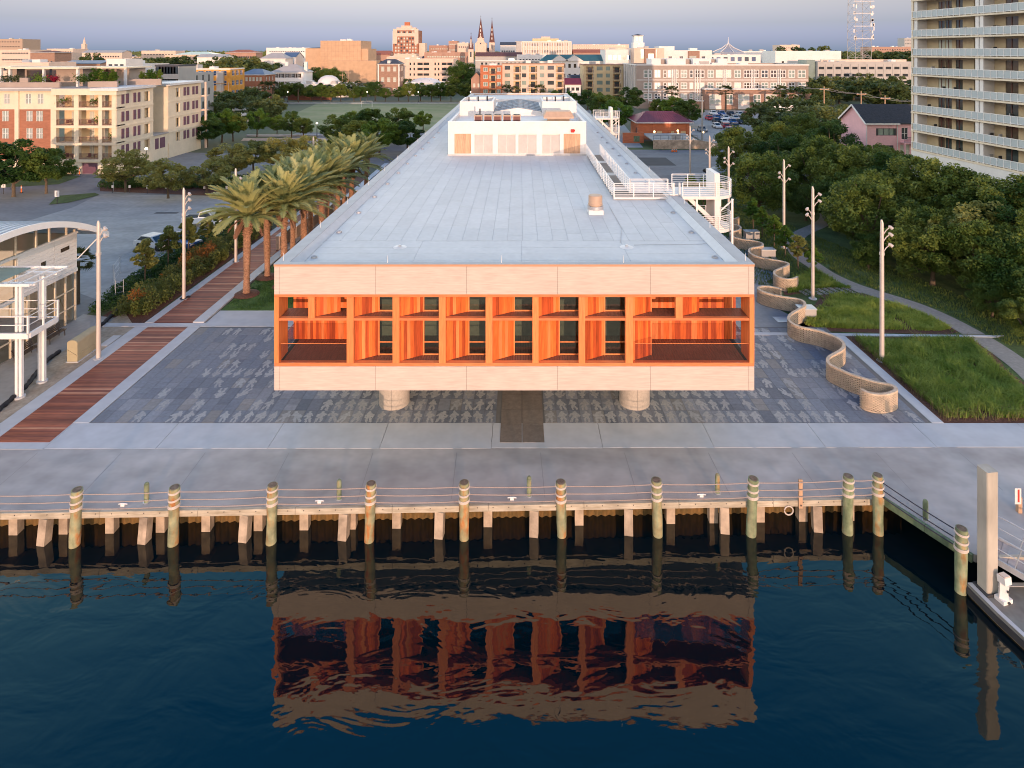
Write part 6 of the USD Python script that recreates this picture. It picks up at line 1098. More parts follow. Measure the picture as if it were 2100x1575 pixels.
for k, (px, py) in enumerate([(231, 396), (266, 396), (302, 397), (341, 397), (419, 398), (465, 398)]):
    x, y = G(px, py); t = thing('parking_sign', PKR[k], 'sign', (x, y, 0), 0, 'parking signs along the hedge'); part(t, 'post', MB().box(-.03, .03, 0, .05, 0, 1.3), 'dark_metal'); part(t, 'plate', MB().box(-.17, .17, -.03, -.004, .8, 1.25), 'white_paint')
for px, py, lb in ((7, 398, 'white notice sign on a dark post at the left picture edge'), (117, 418, 'white notice sign on a dark post on the traffic island')):
    x, y = G(px, py); t = thing('notice_sign', lb, 'sign', (x, y, 0)); part(t, 'post', MB().box(-.04, .04, 0, .06, 0, 1.9), 'dark_metal'); part(t, 'plate', MB().box(-.32, .32, -.03, -.004, 1.0, 1.9), 'white_paint'); part(t, 'dark_line', MB().box(-.04, .04, -.034, -.031, 1.15, 1.75), 'dark_metal')
x, y = G(232, 392); t = thing('no_entry_sign', 'round red road sign with a white bar on a post beside the parking hedge', 'sign', (x, y, 0)); part(t, 'post', MB().box(-.04, .04, 0, .06, 0, 2.9), 'galvanised')
dsk = MB().lathe(0, 0, [(.001, 0), (.48, .001), (.48, .03), (.001, .031)], 24).arr(); part(t, 'disc', (np.stack([dsk[0][:, 0], -.005 - dsk[0][:, 2], 2.55 + dsk[0][:, 1]], 1), dsk[1]), 'red_paint'); part(t, 'bar', MB().box(-.34, .34, -.045, -.038, 2.46, 2.64), 'white_paint'); part(t, 'rim', MB().tube([[.46 * math.cos(a), -.04, 2.55 + .46 * math.sin(a)] for a in np.linspace(0, 2 * np.pi, 24)], .025, 5, False), 'white_paint')
for px, py, lb in ((44, 395, 'orange and white traffic post standing in the left street'), (251, 369, 'orange and white traffic post beside the red sign'), (274, 367, 'orange and white traffic post right of the red sign'), (163, 358, 'small orange traffic post by the garage door')):
    x, y = G(px, py); t = thing('traffic_post', lb, 'traffic post', (x, y, 0), 0, 'orange traffic posts'); part(t, 'post', MB().cyl(0, 0, .05, 1.1, .09, .07, 10), 'orange_paint'); part(t, 'band', MB().cyl(0, 0, .7, .95, .095, .09, 10), 'white_paint'); part(t, 'foot', MB().cyl(0, 0, 0, .05, .22, None, 10), 'tyre')
x, y = G(352, 385); t = thing('electrical_cabinet', 'white and pale pink utility boxes behind the parking hedge', 'cabinet', (x, y, 0)); part(t, 'body', MB().box(-1, .5, 0, 1, 0, 1.9), 'far_white'); part(t, 'body', MB().box(.6, 1.6, .2, 1, 0, 1.5), 'far_white'); part(t, 'door', MB().box(-.6, .1, -.03, -.002, .2, 1.7), 'far_grey')
def car(name, label, x, y, rz, m, kind='car', group=None, L=4.5, h=1.45):
    t = thing(name, label, kind, (x, y, 0), rz, group); w = .9; c = h * .56
    pr_ = [(-L / 2, .3), (L / 2, .3), (L / 2, .62), (L / 2 - .15, .78), (L * .22, c), (-L * .46, c + .02), (-L / 2, .8)] if kind != 'pickup truck' else [(-L / 2, .45), (L / 2, .45), (L / 2, .95), (L / 2 - .2, 1.1), (L * .12, 1.15), (-L / 2, 1.15)]
    cb = [(L * .22, c), (L * .06, h), (-L * .28, h), (-L * .45, c + .02)] if kind != 'pickup truck' else [(L * .2, 1.15), (L * .1, 1.85), (-L * .1, 1.88), (-L * .14, 1.15)]
    def ex(p, ww, a=0): m_ = trimesh.creation.extrude_polygon(Polygon(p), 2 * ww, engine='earcut'); v = m_.vertices; return (np.stack([v[:, 0], -(v[:, 2] - ww) , v[:, 1] + a], 1), m_.faces)
    part(t, 'body', ex(pr_, w), m); part(t, 'cabin', ex(cb, w * .84), m)
    P = np.array(cb); cc = P.mean(0); gl = cc + (P - cc) * [.86, .74]; part(t, 'side_window', ex(gl, w * .85), 'window_dark')
    for i in (0, 2): a, b = P[i], P[i + 1]; d = b - a; o = np.array([d[1], -d[0]]) / np.linalg.norm(d) * (.015 if i == 0 else .015); o = o if (o @ ((a + b) / 2 - cc)) > 0 else -o; q = [a + d * .12 + o, a + d * .88 + o]; part(t, 'windscreen', MB().add([[q[0][0], -w * .74, q[0][1]], [q[1][0], -w * .7, q[1][1]], [q[1][0], w * .7, q[1][1]], [q[0][0], w * .74, q[0][1]]], [[0, 1, 2], [0, 2, 3]]), 'window_dark')
    for sx in (-.31, .31):
        for sy in (-1, 1): part(t, 'wheel', MB().tube([[sx * L, sy * (w - .22), .34], [sx * L, sy * (w + .02), .34]], .34, 14), 'tyre')
    for sy in (-.62, .62): part(t, 'headlight', MB().box(L / 2 - .02, L / 2 + .015, sy - .18, sy + .18, .6, .74), 'white_metal'); part(t, 'tail_light', MB().box(-L / 2 - .015, -L / 2 + .02, sy - .18, sy + .18, .66, .8), 'red_paint')
    if kind == 'pickup truck': part(t, 'bed', MB().box(-L / 2 + .12, -L * .16, -w + .12, w - .12, 1.152, 1.17), 'dark_inside')
    return t
x, y = G(425, 462); car('pickup_truck', 'white pickup truck with a dark open bed parked behind the hedge', x, y, 0, 'car_white', 'pickup truck', None, 5.6, 1.9)
x, y = G(318, 508); car('parked_car', 'silver car half hidden by the small trees at the hedge', x, y, -20, 'car_silver', 'car'); x, y = G(372, 506); car('parked_car', 'blue car behind the second small tree at the hedge', x, y, -20, 'car_blue', 'car')
# --- playing field, its edges, pergolas, globe lamp
sheet('playing_field', [(GX(532, 200), 257 + CY), (-14, 257 + CY), (-14, 165 + CY), (GX(600, 163), 166 + CY), (GX(540, 180), 186 + CY)], 'field_grass', 0.01); struct('field_kerb', MB().box(GX(575, 257), -15, 257.2 + CY, 258 + CY, 0, .25), 'concrete_light')
sheet('brick_walk', [(GX(500, 152), 150.5 + CY), (GX(690, 152), 150.5 + CY), (GX(690, 157), 155.5 + CY), (GX(505, 157), 155.5 + CY)], 'pale_brick', 0.0); struct('low_wall', MB().box(GX(505, 158), GX(670, 158), 158 + CY, 158.5 + CY, 0, .5), 'concrete_light')
for px, Z, n, lb in ((450, 178, 5, 'pale pergola on square columns left of the field, nearer one'), (480, 196, 6, 'pale pergola on square columns left of the field, farther one')):
    t = thing('pergola', lb, 'pergola', (GX(px, Z), Z + CY, 0), 25, 'pergolas beside the field')
    for k in range(n):
        for y in (0, 2.4): part(t, 'column', MB().box(k * 1.9 - .2, k * 1.9 + .2, y - .2, y + .2, 0, 3), 'cream')
    part(t, 'beam', MB().box(-.6, (n - 1) * 1.9 + .6, -.25, .25, 3.002, 3.4), 'white_paint'); part(t, 'beam', MB().box(-.6, (n - 1) * 1.9 + .6, 2.15, 2.65, 3.002, 3.4), 'white_paint')
    for k in range(2 * n): part(t, 'rafter', MB().box(k * .9 - .5, k * .9 - .35, -.6, 3, 3.402, 3.6), 'white_paint')
def globe(px, Z, h, lb, grp):
    t = thing('globe_lamp', lb, 'street lamp', (GX(px, Z), Z + CY, 0), 0, grp); part(t, 'post', MB().lathe(0, 0, [(.22, 0), (.2, .5), (.09, .7), (.07, h - .3), (.15, h - .2)], 10), 'dark_metal', 40); s = trimesh.creation.icosphere(2, .26); s.apply_translation([0, 0, h]); part(t, 'globe', (s.vertices, s.faces), 'lamp_glow', True)
M['lamp_glow'] = usdkit.material(stage, '/World/Looks/lamp_glow', {'e': ('emission', {'color': (1, .86, .66), 'strength': 2.2})}, surface='e.emission')
for px, Z, h, lb in ((650, 150, 4.4, 'lit globe lamp on a dark post at the near edge of the field'), (590, 262, 4.5, 'lit globe lamp at the far left of the field'), (753, 262, 4.5, 'lit globe lamp at the far side of the field, left of the middle'), (858, 262, 4.5, 'lit globe lamp at the far side of the field, middle'), (965, 262, 4.5, 'lit globe lamp behind the field near the museum end'), (300, 112, 4.2, 'dark-posted lamp in front of the cream apartments'), (25, 98, 4.2, 'dark-posted lamp at the left edge by the brick wing')): globe(px, Z, h, lb, 'globe lamps')
t = thing('goal', 'thin white football goal at the far side of the field', 'goal', (GX(742, 240), 240 + CY, 0)); part(t, 'frame', MB().bar((0, 0, 0), (0, 0, 2.4), .1).bar((4, 0, 0), (4, 0, 2.4), .1).bar((0, 0, 2.4), (4, 0, 2.4), .1), 'white_metal', kind='stuff')
rb = thing('brick_garden_wall', 'red brick garden wall behind the trees of the field row', 'wall'); part(rb, 'wall', MB().box(GX(590, 275), GX(680, 275), 275 + CY, 275.4 + CY, 0, 2.6), 'red_brick'); part(rb, 'coping', MB().box(GX(590, 275), GX(680, 275), 274.95 + CY, 275.45 + CY, 2.602, 2.75), 'concrete_light')
M['bulb_glow'] = usdkit.material(stage, '/World/Looks/bulb_glow', {'e': ('emission', {'color': (1, .62, .28), 'strength': 4.0})}, surface='e.emission')

# --- the high-rise on the right
hr = thing('apartment_tower', 'pale high-rise with long white-railed balconies at the right edge', 'apartment tower')
HA, Hd = np.array([58.7, 92 + CY]), np.array([0.105, -0.9945]); Hn = np.array([0.9945, 0.105]); HL = 36.0
hp = lambda s, d, z: (*(HA + Hd * s + Hn * d), z)
def hbox(s0, s1, d0, d1, z0, z1, mb=None):
    mb = mb or MB(); v = [hp(s, d, z) for z in (z0, z1) for s, d in ((s0, d1), (s1, d1), (s1, d0), (s0, d0))]; return mb.add(v, BOXF)
hs = lambda px: (lambda k: (92 * k - 58.7) / (.105 + .9945 * k))((px - CX) / F)      # photo column -> distance along the face
hz0, fh = 7.4, 2.78; NF = 14
part(hr, 'base_wall', hbox(-.3, HL, .0, .4, -.1, hz0 - .25), 'white_paint'); part(hr, 'body', hbox(-.25, HL, 6, 17, -.1, hz0 + NF * fh), 'far_grey'); part(hr, 'end_wall', hbox(-.3, .05, .02, 17, -.1, hz0 + NF * fh), 'cream')
doors = [(1901, 1914), (1915, 1928), (1936, 1950), (1973, 1990)]; D1 = [(hs(a), hs(b)) for a, b in doors]; bay = hs(2006) - .0
D2 = [(bay + 2.2, bay + 4.0), (bay + 5.9, bay + 9.2), (bay + 11, bay + 12.6), (bay + 14.6, bay + 16.4)]
allD = [d for d in D1 + D2 if d[1] < HL - 1]
for k in range(NF):
    z = hz0 + k * fh
    w = MB().wall(HA + Hd * .05 + Hn * 1.75, HA + Hd * HL + Hn * 1.75, z, z + fh - .2, .2, [(a, b, z + .02, z + 2.3) for a, b in allD]); part(hr, 'wall', w, 'tower_wall')
    part(hr, 'slab', hbox(-.32, HL, -.04, 1.74, z - .22, z), 'cream')
    for i, (a, b) in enumerate(allD):
        if 0 < k < 11 or i > 99: pass
        g = part(hr, 'balcony_door', hbox(a, b, 1.82, 1.87, z + .02, z + 2.3), BR.choice(['window_dark', 'window_brown', 'window_brown', 'window_dark']) if (k, i) not in ((5, 0), (5, 1), (3, 0), (3, 1)) else 'window_pale'); f = MB()
        for u in ((a + b) / 2,) if b - a < 2 else (a + (b - a) / 3, a + 2 * (b - a) / 3): hbox(u - .04, u + .04, 1.76, 1.82, z + .03, z + 2.3, f)
        part(g, 'frame', f, 'wine_metal', kind='stuff')
    for s0, s1 in ((.1, .75), (bay - .62, bay - .08), (bay + .08, bay + .62), (bay + 15, bay + 15.6)): part(hr, 'pier', hbox(s0, s1, .15, 1.74, z + .002, z + fh - .225), 'white_paint')
    part(hr, 'hand_rail', hbox(-.3, HL, .0, .06, z + 1.02, z + 1.08), 'white_metal'); part(hr, 'bottom_rail', hbox(-.3, HL, .0, .06, z + .1, z + .15), 'white_metal'); bars, pan = MB(), MB(); s = -.2
    while s < HL - 1:
        hbox(s, s + .06, -.005, .055, z + .005, z + 1.02, bars)
        if s < 19 and k < 9: part(hr, 'rail_pane', hbox(s + .08, s + .95, .02, .035, z + .155, z + 1.015), 'balcony_pane')
        else: hbox(s + .08, s + .95, .02, .035, z + .155, z + 1.015, pan)
        s += .97
    part(hr, 'rail_post', bars, 'white_metal', kind='stuff'); part(hr, 'rail_pane', pan, 'balcony_pane', kind='stuff')
    rg = random.Random(k)
    for q in range(3): s = rg.uniform(1, 16); part(hr, 'patio_chair', hbox(s, s + .5, .9, 1.35, z + .05, z + .5, hbox(s, s + .08, .9, 1.35, z + .5, z + 1.25)), ['dark_metal', 'grey_metal'][q % 2])
part(hr, 'roof', hbox(-.3, HL, 0, 17, hz0 + NF * fh, hz0 + NF * fh + .4), 'roof_grey')
# --- pink house
pk = Bld('pink_house', 'pink stucco house with a dark shingle roof at the foot of the high-rise', 1778, 1905, 110, 252, 8.6, 'pink_stucco', 'house', z=9.15)
fw = [(pk.u(1801), pk.u(1836), pk.z(278), pk.z(263), 'window_green', 'dark_metal', .06, 3), (pk.u(1849), pk.u(1862), pk.z(286), pk.z(262), 'window_dark', 'white_paint', .06, 2), (pk.u(1790), pk.u(1833), 3.2, pk.z(298), 'window_dark'), (pk.u(1846), pk.u(1866), 3.0, pk.z(297), 'window_pale', 'white_paint', .06, 2)]
pk.walls(fw, [], []); pk.gable('shingle', 12.15, .45); T = pk.t
part(T, 'fascia', MB().box(-.4, pk.u(1843), -.5, -.46, 8.85, 9.14), 'white_paint'); part(T, 'downpipe', MB().cyl(pk.u(1840), -.1, 0, 8.9, .07, None, 8), 'white_paint'); part(T, 'downpipe', MB().cyl(-.1, -.1, 0, 8.9, .07, None, 8), 'white_paint')
for a, b in ((1799, 1801), (1836, 1838.5)): part(T, 'shutter', MB().box(pk.u(a) - .2, pk.u(b) - .02, -.05, -.002, pk.z(278), pk.z(263)), 'dark_metal')
for y0, z0, y1_, z1_ in ((-.45, 8.95, 4.3, 12.0), (9.05, 8.95, 4.3, 12.0)): part(T, 'verge_board', MB().bar((-.47, y0, z0), (-.47, y1_, z1_), .1, .3), 'white_paint')
part(T, 'porch_slab', MB().box(pk.u(1845), pk.u(1880), -1.4, -.01, 5.6, 5.8), 'pink_stucco'); part(T, 'porch_rail', MB().box(pk.u(1845), pk.u(1880), -1.4, -1.34, 6.7, 6.78), 'dark_metal'); bl = MB()
for x in np.arange(pk.u(1845), pk.u(1880), .18): bl.box(x, x + .04, -1.39, -1.35, 5.8, 6.7)
part(T, 'baluster', bl, 'dark_metal', kind='stuff'); part(T, 'porch_post', MB().box(pk.u(1845), pk.u(1845) + .25, -1.4, -1.15, 0, 5.6), 'pink_stucco'); pk.done()
# --- tan office block with ribbon windows
of = Bld('office_block', 'tan office block with white window grids and a brick ground floor', 1305, 1658, 235, 132.5, 30, 'taupe'); T = of.t
wx = [(1320, 1337), (1342, 1355), (1360, 1367.5), (1369, 1382), (1384, 1392), (1396, 1409.5), (1414, 1422), (1423.5, 1445), (1451, 1464), (1468, 1500), (1506, 1520), (1525, 1557), (1561, 1576), (1580, 1612), (1617, 1631), (1636, 1653)]
wz_ = [(159.5, 143), (182.5, 169), (203, 191.5)]; mts = ['window_green', 'window_pale', 'window_dark', 'window_brown', 'window_pale', 'window_green']
of.walls([(of.u(a), of.u(b), of.z(c), of.z(e), BR.choice(mts), 'white_paint', .28, max(1, round((b - a) / 7))) for a, b in wx for c, e in wz_], [(2 + 4.2 * k, 4.2 + 4.2 * k, z, z + 10) for k in range(6) for z in (3.5,)], []); of.flat('roof_grey', .7, 'white_paint', over=.15)
for a, b in ((1329, 1458), (1458, 1655)): pass
for px in (1330, 1378, 1382, 1386, 1425, 1430, 1435, 1484, 1488, 1541, 1546, 1595, 1600): part(T, 'fin', MB().box(of.u(px) - .15, of.u(px) + .15, -.35, -.002, of.z(212), of.z(142)), 'white_paint')
for z in (164, 187): part(T, 'band', MB().box(.1, of.W - .1, -.08, -.002, of.z(z + .7), of.z(z - .7)), 'white_paint')
xa = of.u(1440); bzt = of.z(183); gw_ = [(1449, 1473), (1482, 1497), (1507, 1530), (1538, 1553), (1562, 1585), (1594, 1610), (1618, 1642)]
T2 = [(of.u(a) - xa, of.u(b) - xa, of.z(213), of.z(192), BR.choice(['window_green', 'window_pale', 'window_green']), 'white_paint', .28, 2) for a, b in gw_]
of.walls(T2, [], [], x0=xa, x1=of.u(1655), y0=-3.5, D=3.2, h=bzt, wm='brown_brick'); part(T, 'ledge', MB().box(xa - .2, of.u(1655) + .2, -3.8, -.36, bzt + .002, bzt + .5), 'white_paint')
for a, b in gw_[::2]: part(T, 'white_panel', MB().box(of.u(a), of.u(b), -3.6, -3.502, of.z(222), of.z(214)), 'white_paint')
of.walls([(of.u(1340) - of.u(1330), of.u(1361) - of.u(1330), .05, of.z(213.5), 'far_white', 'white_paint', .1, 4)], [], [], x0=of.u(1330), x1=xa - .02, y0=-3.0, D=2.7, h=of.z(206.5), wm='brown_brick'); part(T, 'ledge', MB().box(of.u(1330) - .2, xa - .25, -3.3, -.36, of.z(206.5) + .002, of.z(204.5)), 'white_paint')
for a, b in ((1341, 1360), (1374, 1412), (1427, 1465), (1480, 1499)): part(T, 'roof_plant', MB().box(of.u(a), of.u(b), 4, 14, of.h - .65, of.z(120.5)), 'far_white')
for a, b in ((1361, 1373), (1413, 1426), (1466, 1479)): part(T, 'roof_plant', MB().box(of.u(a), of.u(b), 7, 12, of.h - .65, of.z(122)), 'taupe')
for k in range(6): part(T, 'side_fin', MB().box(-.5, -.002, 2 + 4.4 * k, 2.6 + 4.4 * k, 1, of.h - .4), 'white_paint')
of.done()
# --- small red-roofed brick hall, its terrace and ramp
rr = Bld('brick_hall', 'small red brick hall with a hipped maroon roof and lit wall lamps', 1310, 1414, 153, 250, 11, 'orange_brick'); T = rr.t
rr.walls([(rr.u(a), rr.u(b), 1.0, 2.1, 'cream_dark') for a, b in ((1347, 1358), (1372, 1383), (1396, 1407))], [(2, 4, 1, 2.6)], []); rr.hip('roof_maroon', rr.z(232), .9, .55)
for px in (1312, 1341, 1373, 1411): part(T, 'pilaster', MB().box(rr.u(px) - .35, rr.u(px) + .35, -.14, -.002, 0, rr.h - .3), 'orange_brick')
sm = MB()
for k in range(20): x = -.8 + k * .76; sm.bar((x, -.88, rr.h + .04), (rr.W / 2 + (x - rr.W / 2) * .6, 5.3, rr.z(232) + .02), .05)
part(T, 'roof_seam', sm, 'roof_maroon', kind='stuff'); rr.done()
for px, py, lb in ((1342, 270, 'lit warm wall lamp at the left of the brick hall'), (1390, 268, 'upper lit warm lamp on the terrace of the brick hall'), (1391, 274, 'lower lit warm lamp on the terrace of the brick hall'), (1442, 271, 'lit warm lamp by the car park right of the brick hall')):
    t = thing('wall_lamp', lb, 'lamp', (GX(px, 150), 150 + CY, 0), 0, 'lit lamps of the brick hall'); z = GZ(py, 150); part(t, 'post', MB().cyl(0, .3, 0, z, .05, None, 6), 'dark_metal'); s = trimesh.creation.icosphere(2, .24); s.apply_translation([0, 0, z]); part(t, 'bulb', (s.vertices, s.faces), 'bulb_glow', True)

tr_ = thing('ramp_terrace', 'stained concrete terrace and ramp with railings in front of the brick hall', 'terrace')
x0, x1, Zt = GX(1336, 140), GX(1425, 140), 138; part(tr_, 'retaining_wall', MB().box(x0, x1, Zt + CY, Zt + .4 + CY, 0, 2.0), 'concrete_pile'); part(tr_, 'deck', MB().box(x0, x1 + .3, Zt + .42 + CY, 150 + CY, 1.7, 1.95), 'concrete_grey')
part(tr_, 'ramp_wall', MB().add([[x1 + .02, Zt + CY, 0], [x1 + 9, Zt + CY, 0], [x1 + 9, Zt + .35 + CY, 0], [x1 + .02, Zt + .35 + CY, 0], [x1 + .02, Zt + CY, 2.0], [x1 + 9, Zt + CY, .6], [x1 + 9, Zt + .35 + CY, .6], [x1 + .02, Zt + .35 + CY, 2.0]], BOXF), 'concrete_pile')
rails(tr_, [(x0 + .1, Zt + .2 + CY), (x1, Zt + .2 + CY)], 2.0, 1.0, 3, 1.6, 'dark_metal', .025); part(tr_, 'condenser', MB().box(GX(1373, 141), GX(1391, 141), Zt + 1 + CY, Zt + 2.2 + CY, 1.96, 3.2), 'far_grey'); part(tr_, 'left_wall', MB().box(GX(1276, 148), x0 - .3, 147 + CY, 147.4 + CY, 0, 2.4), 'orange_brick')
part(tr_, 'green_door', MB().box(GX(1298, 148), GX(1310, 148), 146.93 + CY, 146.995 + CY, .3, 1.7), 'green_timber')
for k in range(3):
    t = thing('traffic_cone', f'orange and white traffic cone at the foot of the terrace wall, {ORD[k]} from the left', 'traffic cone', (GX(1378.5 + 4.2 * k, 134), 134 + CY, 0), 0, 'traffic cones at the terrace'); part(t, 'cone', MB().cyl(0, 0, .04, .8, .2, .04, 10), 'orange_paint'); part(t, 'collar', MB().cyl(0, 0, .45, .6, .125, .085, 10), 'white_paint'); part(t, 'foot', MB().box(-.25, .25, -.25, .25, 0, .04), 'tyre')
sheet('car_lane', [(13, 100 + CY), (60, 100 + CY), (60, 137 + CY), (13, 137 + CY)], 'asphalt', -0.008); sheet('car_lane', [(12.5, 118 + CY), (30, 118 + CY), (30, 127 + CY), (12.5, 127 + CY)], 'asphalt_new', -0.004)
sheet('parking_lot', [(44, 140 + CY), (80, 140 + CY), (100, 228 + CY), (48, 228 + CY)], 'asphalt_light', -0.002); sheet('access_lane', [(13, 140 + CY), (28, 140 + CY), (34, 228 + CY), (20, 228 + CY)], 'concrete_grey', -0.002)
struct('gravel_mound', MB().lathe(GX(1492, 112), 112 + CY, [(4.5, -.05), (3, .5), (1.2, 1.0), (.01, 1.1)], 20), 'concrete_grey', True)
cmat = ['car_white', 'car_blue', 'car_black', 'car_red', 'car_grey', 'car_silver']; names = dict(car_white='white', car_blue='blue', car_black='black', car_red='red', car_grey='grey', car_silver='silver'); cproto = {}
lot = [(1463, 212, 0), (1480, 211, 1), (1499, 210, 2), (1517, 208, 5), (1532, 207, 3), (1471, 199, 1), (1488, 197, 0), (1508, 197, 5), (1524, 196, 4), (1470, 189, 2), (1485, 187, 0), (1503, 186, 1), (1519, 186, 2), (1470, 176, 0), (1489, 175, 3), (1508, 175, 2), (1440, 168, 4), (1497, 166, 1), (1455, 196, 3)]
rws_ = {212: 'far row', 199: 'middle row', 189: 'near middle row', 176: 'front row'}
for k, (px, Z, c) in enumerate(lot):
    x, y = GX(px, Z), Z + CY; lb = f"{names[cmat[c]]} car in the parking lot before the office block, number {ORD[k]} from the back left" if 0 else f"{names[cmat[c]]} car in the {'far' if Z > 203 else 'second' if Z > 192 else 'third' if Z > 180 else 'nearest'} row of the parking lot, {'left' if px < 1476 else 'middle' if px < 1500 else 'right'} part"
    if c not in cproto: cproto[c] = car('parked_car', lb, x, y, -90, cmat[c], 'car', 'cars in the parking lot')
    else: copy(cproto[c], (x, y, 0), -90, None, lb, 'cars in the parking lot')
cv = thing('camper_van', 'long white camper van parked in front of the office block', 'camper van', (GX(1603, 222), 222 + CY, 0)); part(cv, 'body', MB().box(-3.6, 2.2, -1.1, 1.1, .6, 3.1), 'car_white'); part(cv, 'overcab', MB().add([[2.202, -1.1, 1.9], [3.6, -1.1, 2.3], [3.6, 1.1, 2.3], [2.202, 1.1, 1.9], [2.202, -1.1, 3.1], [3.3, -1.1, 3.05], [3.3, 1.1, 3.05], [2.202, 1.1, 3.1]], BOXF), 'car_white'); part(cv, 'cab', MB().add([[2.202, -1, .6], [4.3, -1, .6], [4.3, 1, .6], [2.202, 1, .6], [2.202, -1, 1.89], [3.3, -1, 1.89], [3.3, 1, 1.89], [2.202, 1, 1.89]], BOXF), 'car_white')
for a, b in ((-2.6, -1.4), (-.6, .8)): part(cv, 'window', MB().box(a, b, -1.13, -1.102, 1.8, 2.5), 'window_dark')
part(cv, 'stripe', MB().box(-3.6, 2.2, -1.12, -1.102, 1.2, 1.45), 'car_grey'); part(cv, 'side_window', MB().box(2.6, 3.3, -1.03, -1.002, 1.25, 1.75), 'window_dark')
for a in (-2.2, 3.2): part(cv, 'wheel', MB().tube([[a, -1.05, .4], [a, 1.05, .4]], .4, 14), 'tyre')
# --- utility poles and wires, lattice masts
def upole(px, Z, h, lb):
    t = thing('utility_pole', lb, 'utility pole', (GX(px, Z), Z + CY, 0), 0, 'timber utility poles'); part(t, 'pole', MB().cyl(0, 0, 0, h, .17, .12, 8), 'door_wood'); part(t, 'cross_arm', MB().box(-1.3, 1.3, -.22, -.1, h - .9, h - .7), 'door_wood')
    for q in (-1.1, 0, 1.1): part(t, 'insulator', MB().cyl(q, -.16, h - .7, h - .45, .06, None, 6), 'far_grey')
    return GX(px, Z), Z + CY, h - .5
PP = [upole(1690, 170, 12.2, 'utility pole left of the pink house roof'), upole(1766, 165, 11.2, 'utility pole above the pink house ridge'), upole(1815, 160, 10.4, 'utility pole right above the pink house roof'), upole(1880, 155, 10, 'utility pole hidden beside the high-rise')]
w_ = thing('overhead_wires', 'thin overhead wires strung above the trees beside the pink house', 'wires'); P0 = (GX(1640, 176), 176 + CY, 12)
for a, b in zip([P0] + PP[:-1], PP):
    for q in (-1, 1): part(w_, 'wire', MB().tube(sag((a[0] + q, a[1], a[2]), (b[0] + q, b[1], b[2]), .5), .035, 4), 'far_grey')
x, y = GX(1440, 150), 150 + CY; t = thing('light_pole', 'grey concrete light pole between brick hall and parking lot', 'light pole', (x, y, 0)); part(t, 'shaft', MB().cyl(0, 0, 0, 11, .24, .15, 10), 'concrete_grey'); part(t, 'cap', MB().cyl(0, 0, 11, 11.3, .25, None, 10), 'dark_metal')
for px, Z, h, lb in ((1525, 205, 12, 'slim light pole standing in the parking lot'), (714, 300, 12, 'pale utility pole in front of the brick gable'), (702, 300, 11, 'pale utility pole beside the first one behind the field')): upole(px, Z, h, lb) if px < 1000 else None
def lattice(name, label, px, Z, zt, w0, w1, m, levels):
    t = thing(name, label, 'mast', (GX(px, Z), Z + CY, 0)); c = [(-1, -1), (1, -1), (1, 1), (-1, 1)]; wz2 = lambda z: w0 + (w1 - w0) * z / zt
    for a, b in c: part(t, 'leg', MB().bar((a * w0, b * w0, 0), (a * w1, b * w1, zt), .24), m)
    zs = np.linspace(0, zt, levels + 1)
    for i in range(levels):
        br = MB(); z0, z1 = zs[i], zs[i + 1]; A, B = wz2(z0), wz2(z1)
        for k in range(4): p, q = c[k], c[(k + 1) % 4]; br.bar((p[0] * A, p[1] * A, z0), (q[0] * B, q[1] * B, z1), .1).bar((q[0] * A, q[1] * A, z0), (p[0] * B, p[1] * B, z1), .1).bar((p[0] * B, p[1] * B, z1), (q[0] * B, q[1] * B, z1), .12)
        part(t, 'brace', br, m, kind='stuff')
    return t
lm_ = lattice('lattice_mast', 'tall white lattice mast hung with antennas beside the grey car park', 1762, 400, 64, 5.2, 4.6, 'far_grey', 11); rg = random.Random(4)
for k in range(34):
    z = rg.choice([30, 34, 38, 42, 46, 50, 54, 58]) + rg.uniform(-1, 1); a = rg.choice([-1, 1]) * rg.uniform(4.6, 6.6); part(lm_, 'antenna', MB().box(a - .3, a + .3, -5.4, -5.0, z, z + rg.uniform(1.6, 2.6)) if k % 4 else MB().obox((a, -5.3, z), (1.5, .5, 1.5)), 'far_white')
for z in (30, 38, 46, 54): part(lm_, 'platform', MB().box(-6.6, 6.6, -5.6, -5.3, z - .3, z), 'far_white')
# --- the town beyond
far_groups = {}
def town(name, label, px0, px1, Z, pyt, D, wall, rows=None, n=0, w=.9, wh=1.4, mats=('window_dark',), cat='building', roof='flat', rm='roof_grey', zr=None, side=None, cap=None, ridge=.4, fr=None, py0=None):
    b = Bld(name, label, px0, px1, Z, pyt, D, wall, cat); b.near = Z < 345; r = rows or 0; fhh = b.h / max(r, 1) if r else 0
    us = gridu(n, b.W, w) if n else []; zs = [(k * fhh + fhh * .3, k * fhh + fhh * .3 + min(wh, fhh * .6)) for k in range(r)]
    fc = cells_(us, zs, mats, fr); sd = cells_(gridu(max(2, int(D / 4)), D - .3, w), zs, mats, fr) if r and side else []
    b.walls(fc, sd if side == 'l' else [], sd if side == 'r' else [])
    if roof == 'flat': b.flat(rm, .5, cap)
    elif roof == 'hip': b.hip(rm, b.z(zr), .5, ridge)
    else: b.gable(rm, b.z(zr), .4, 'x' if roof == 'gx' else 'y')
    return b
W_ = 'white_paint'
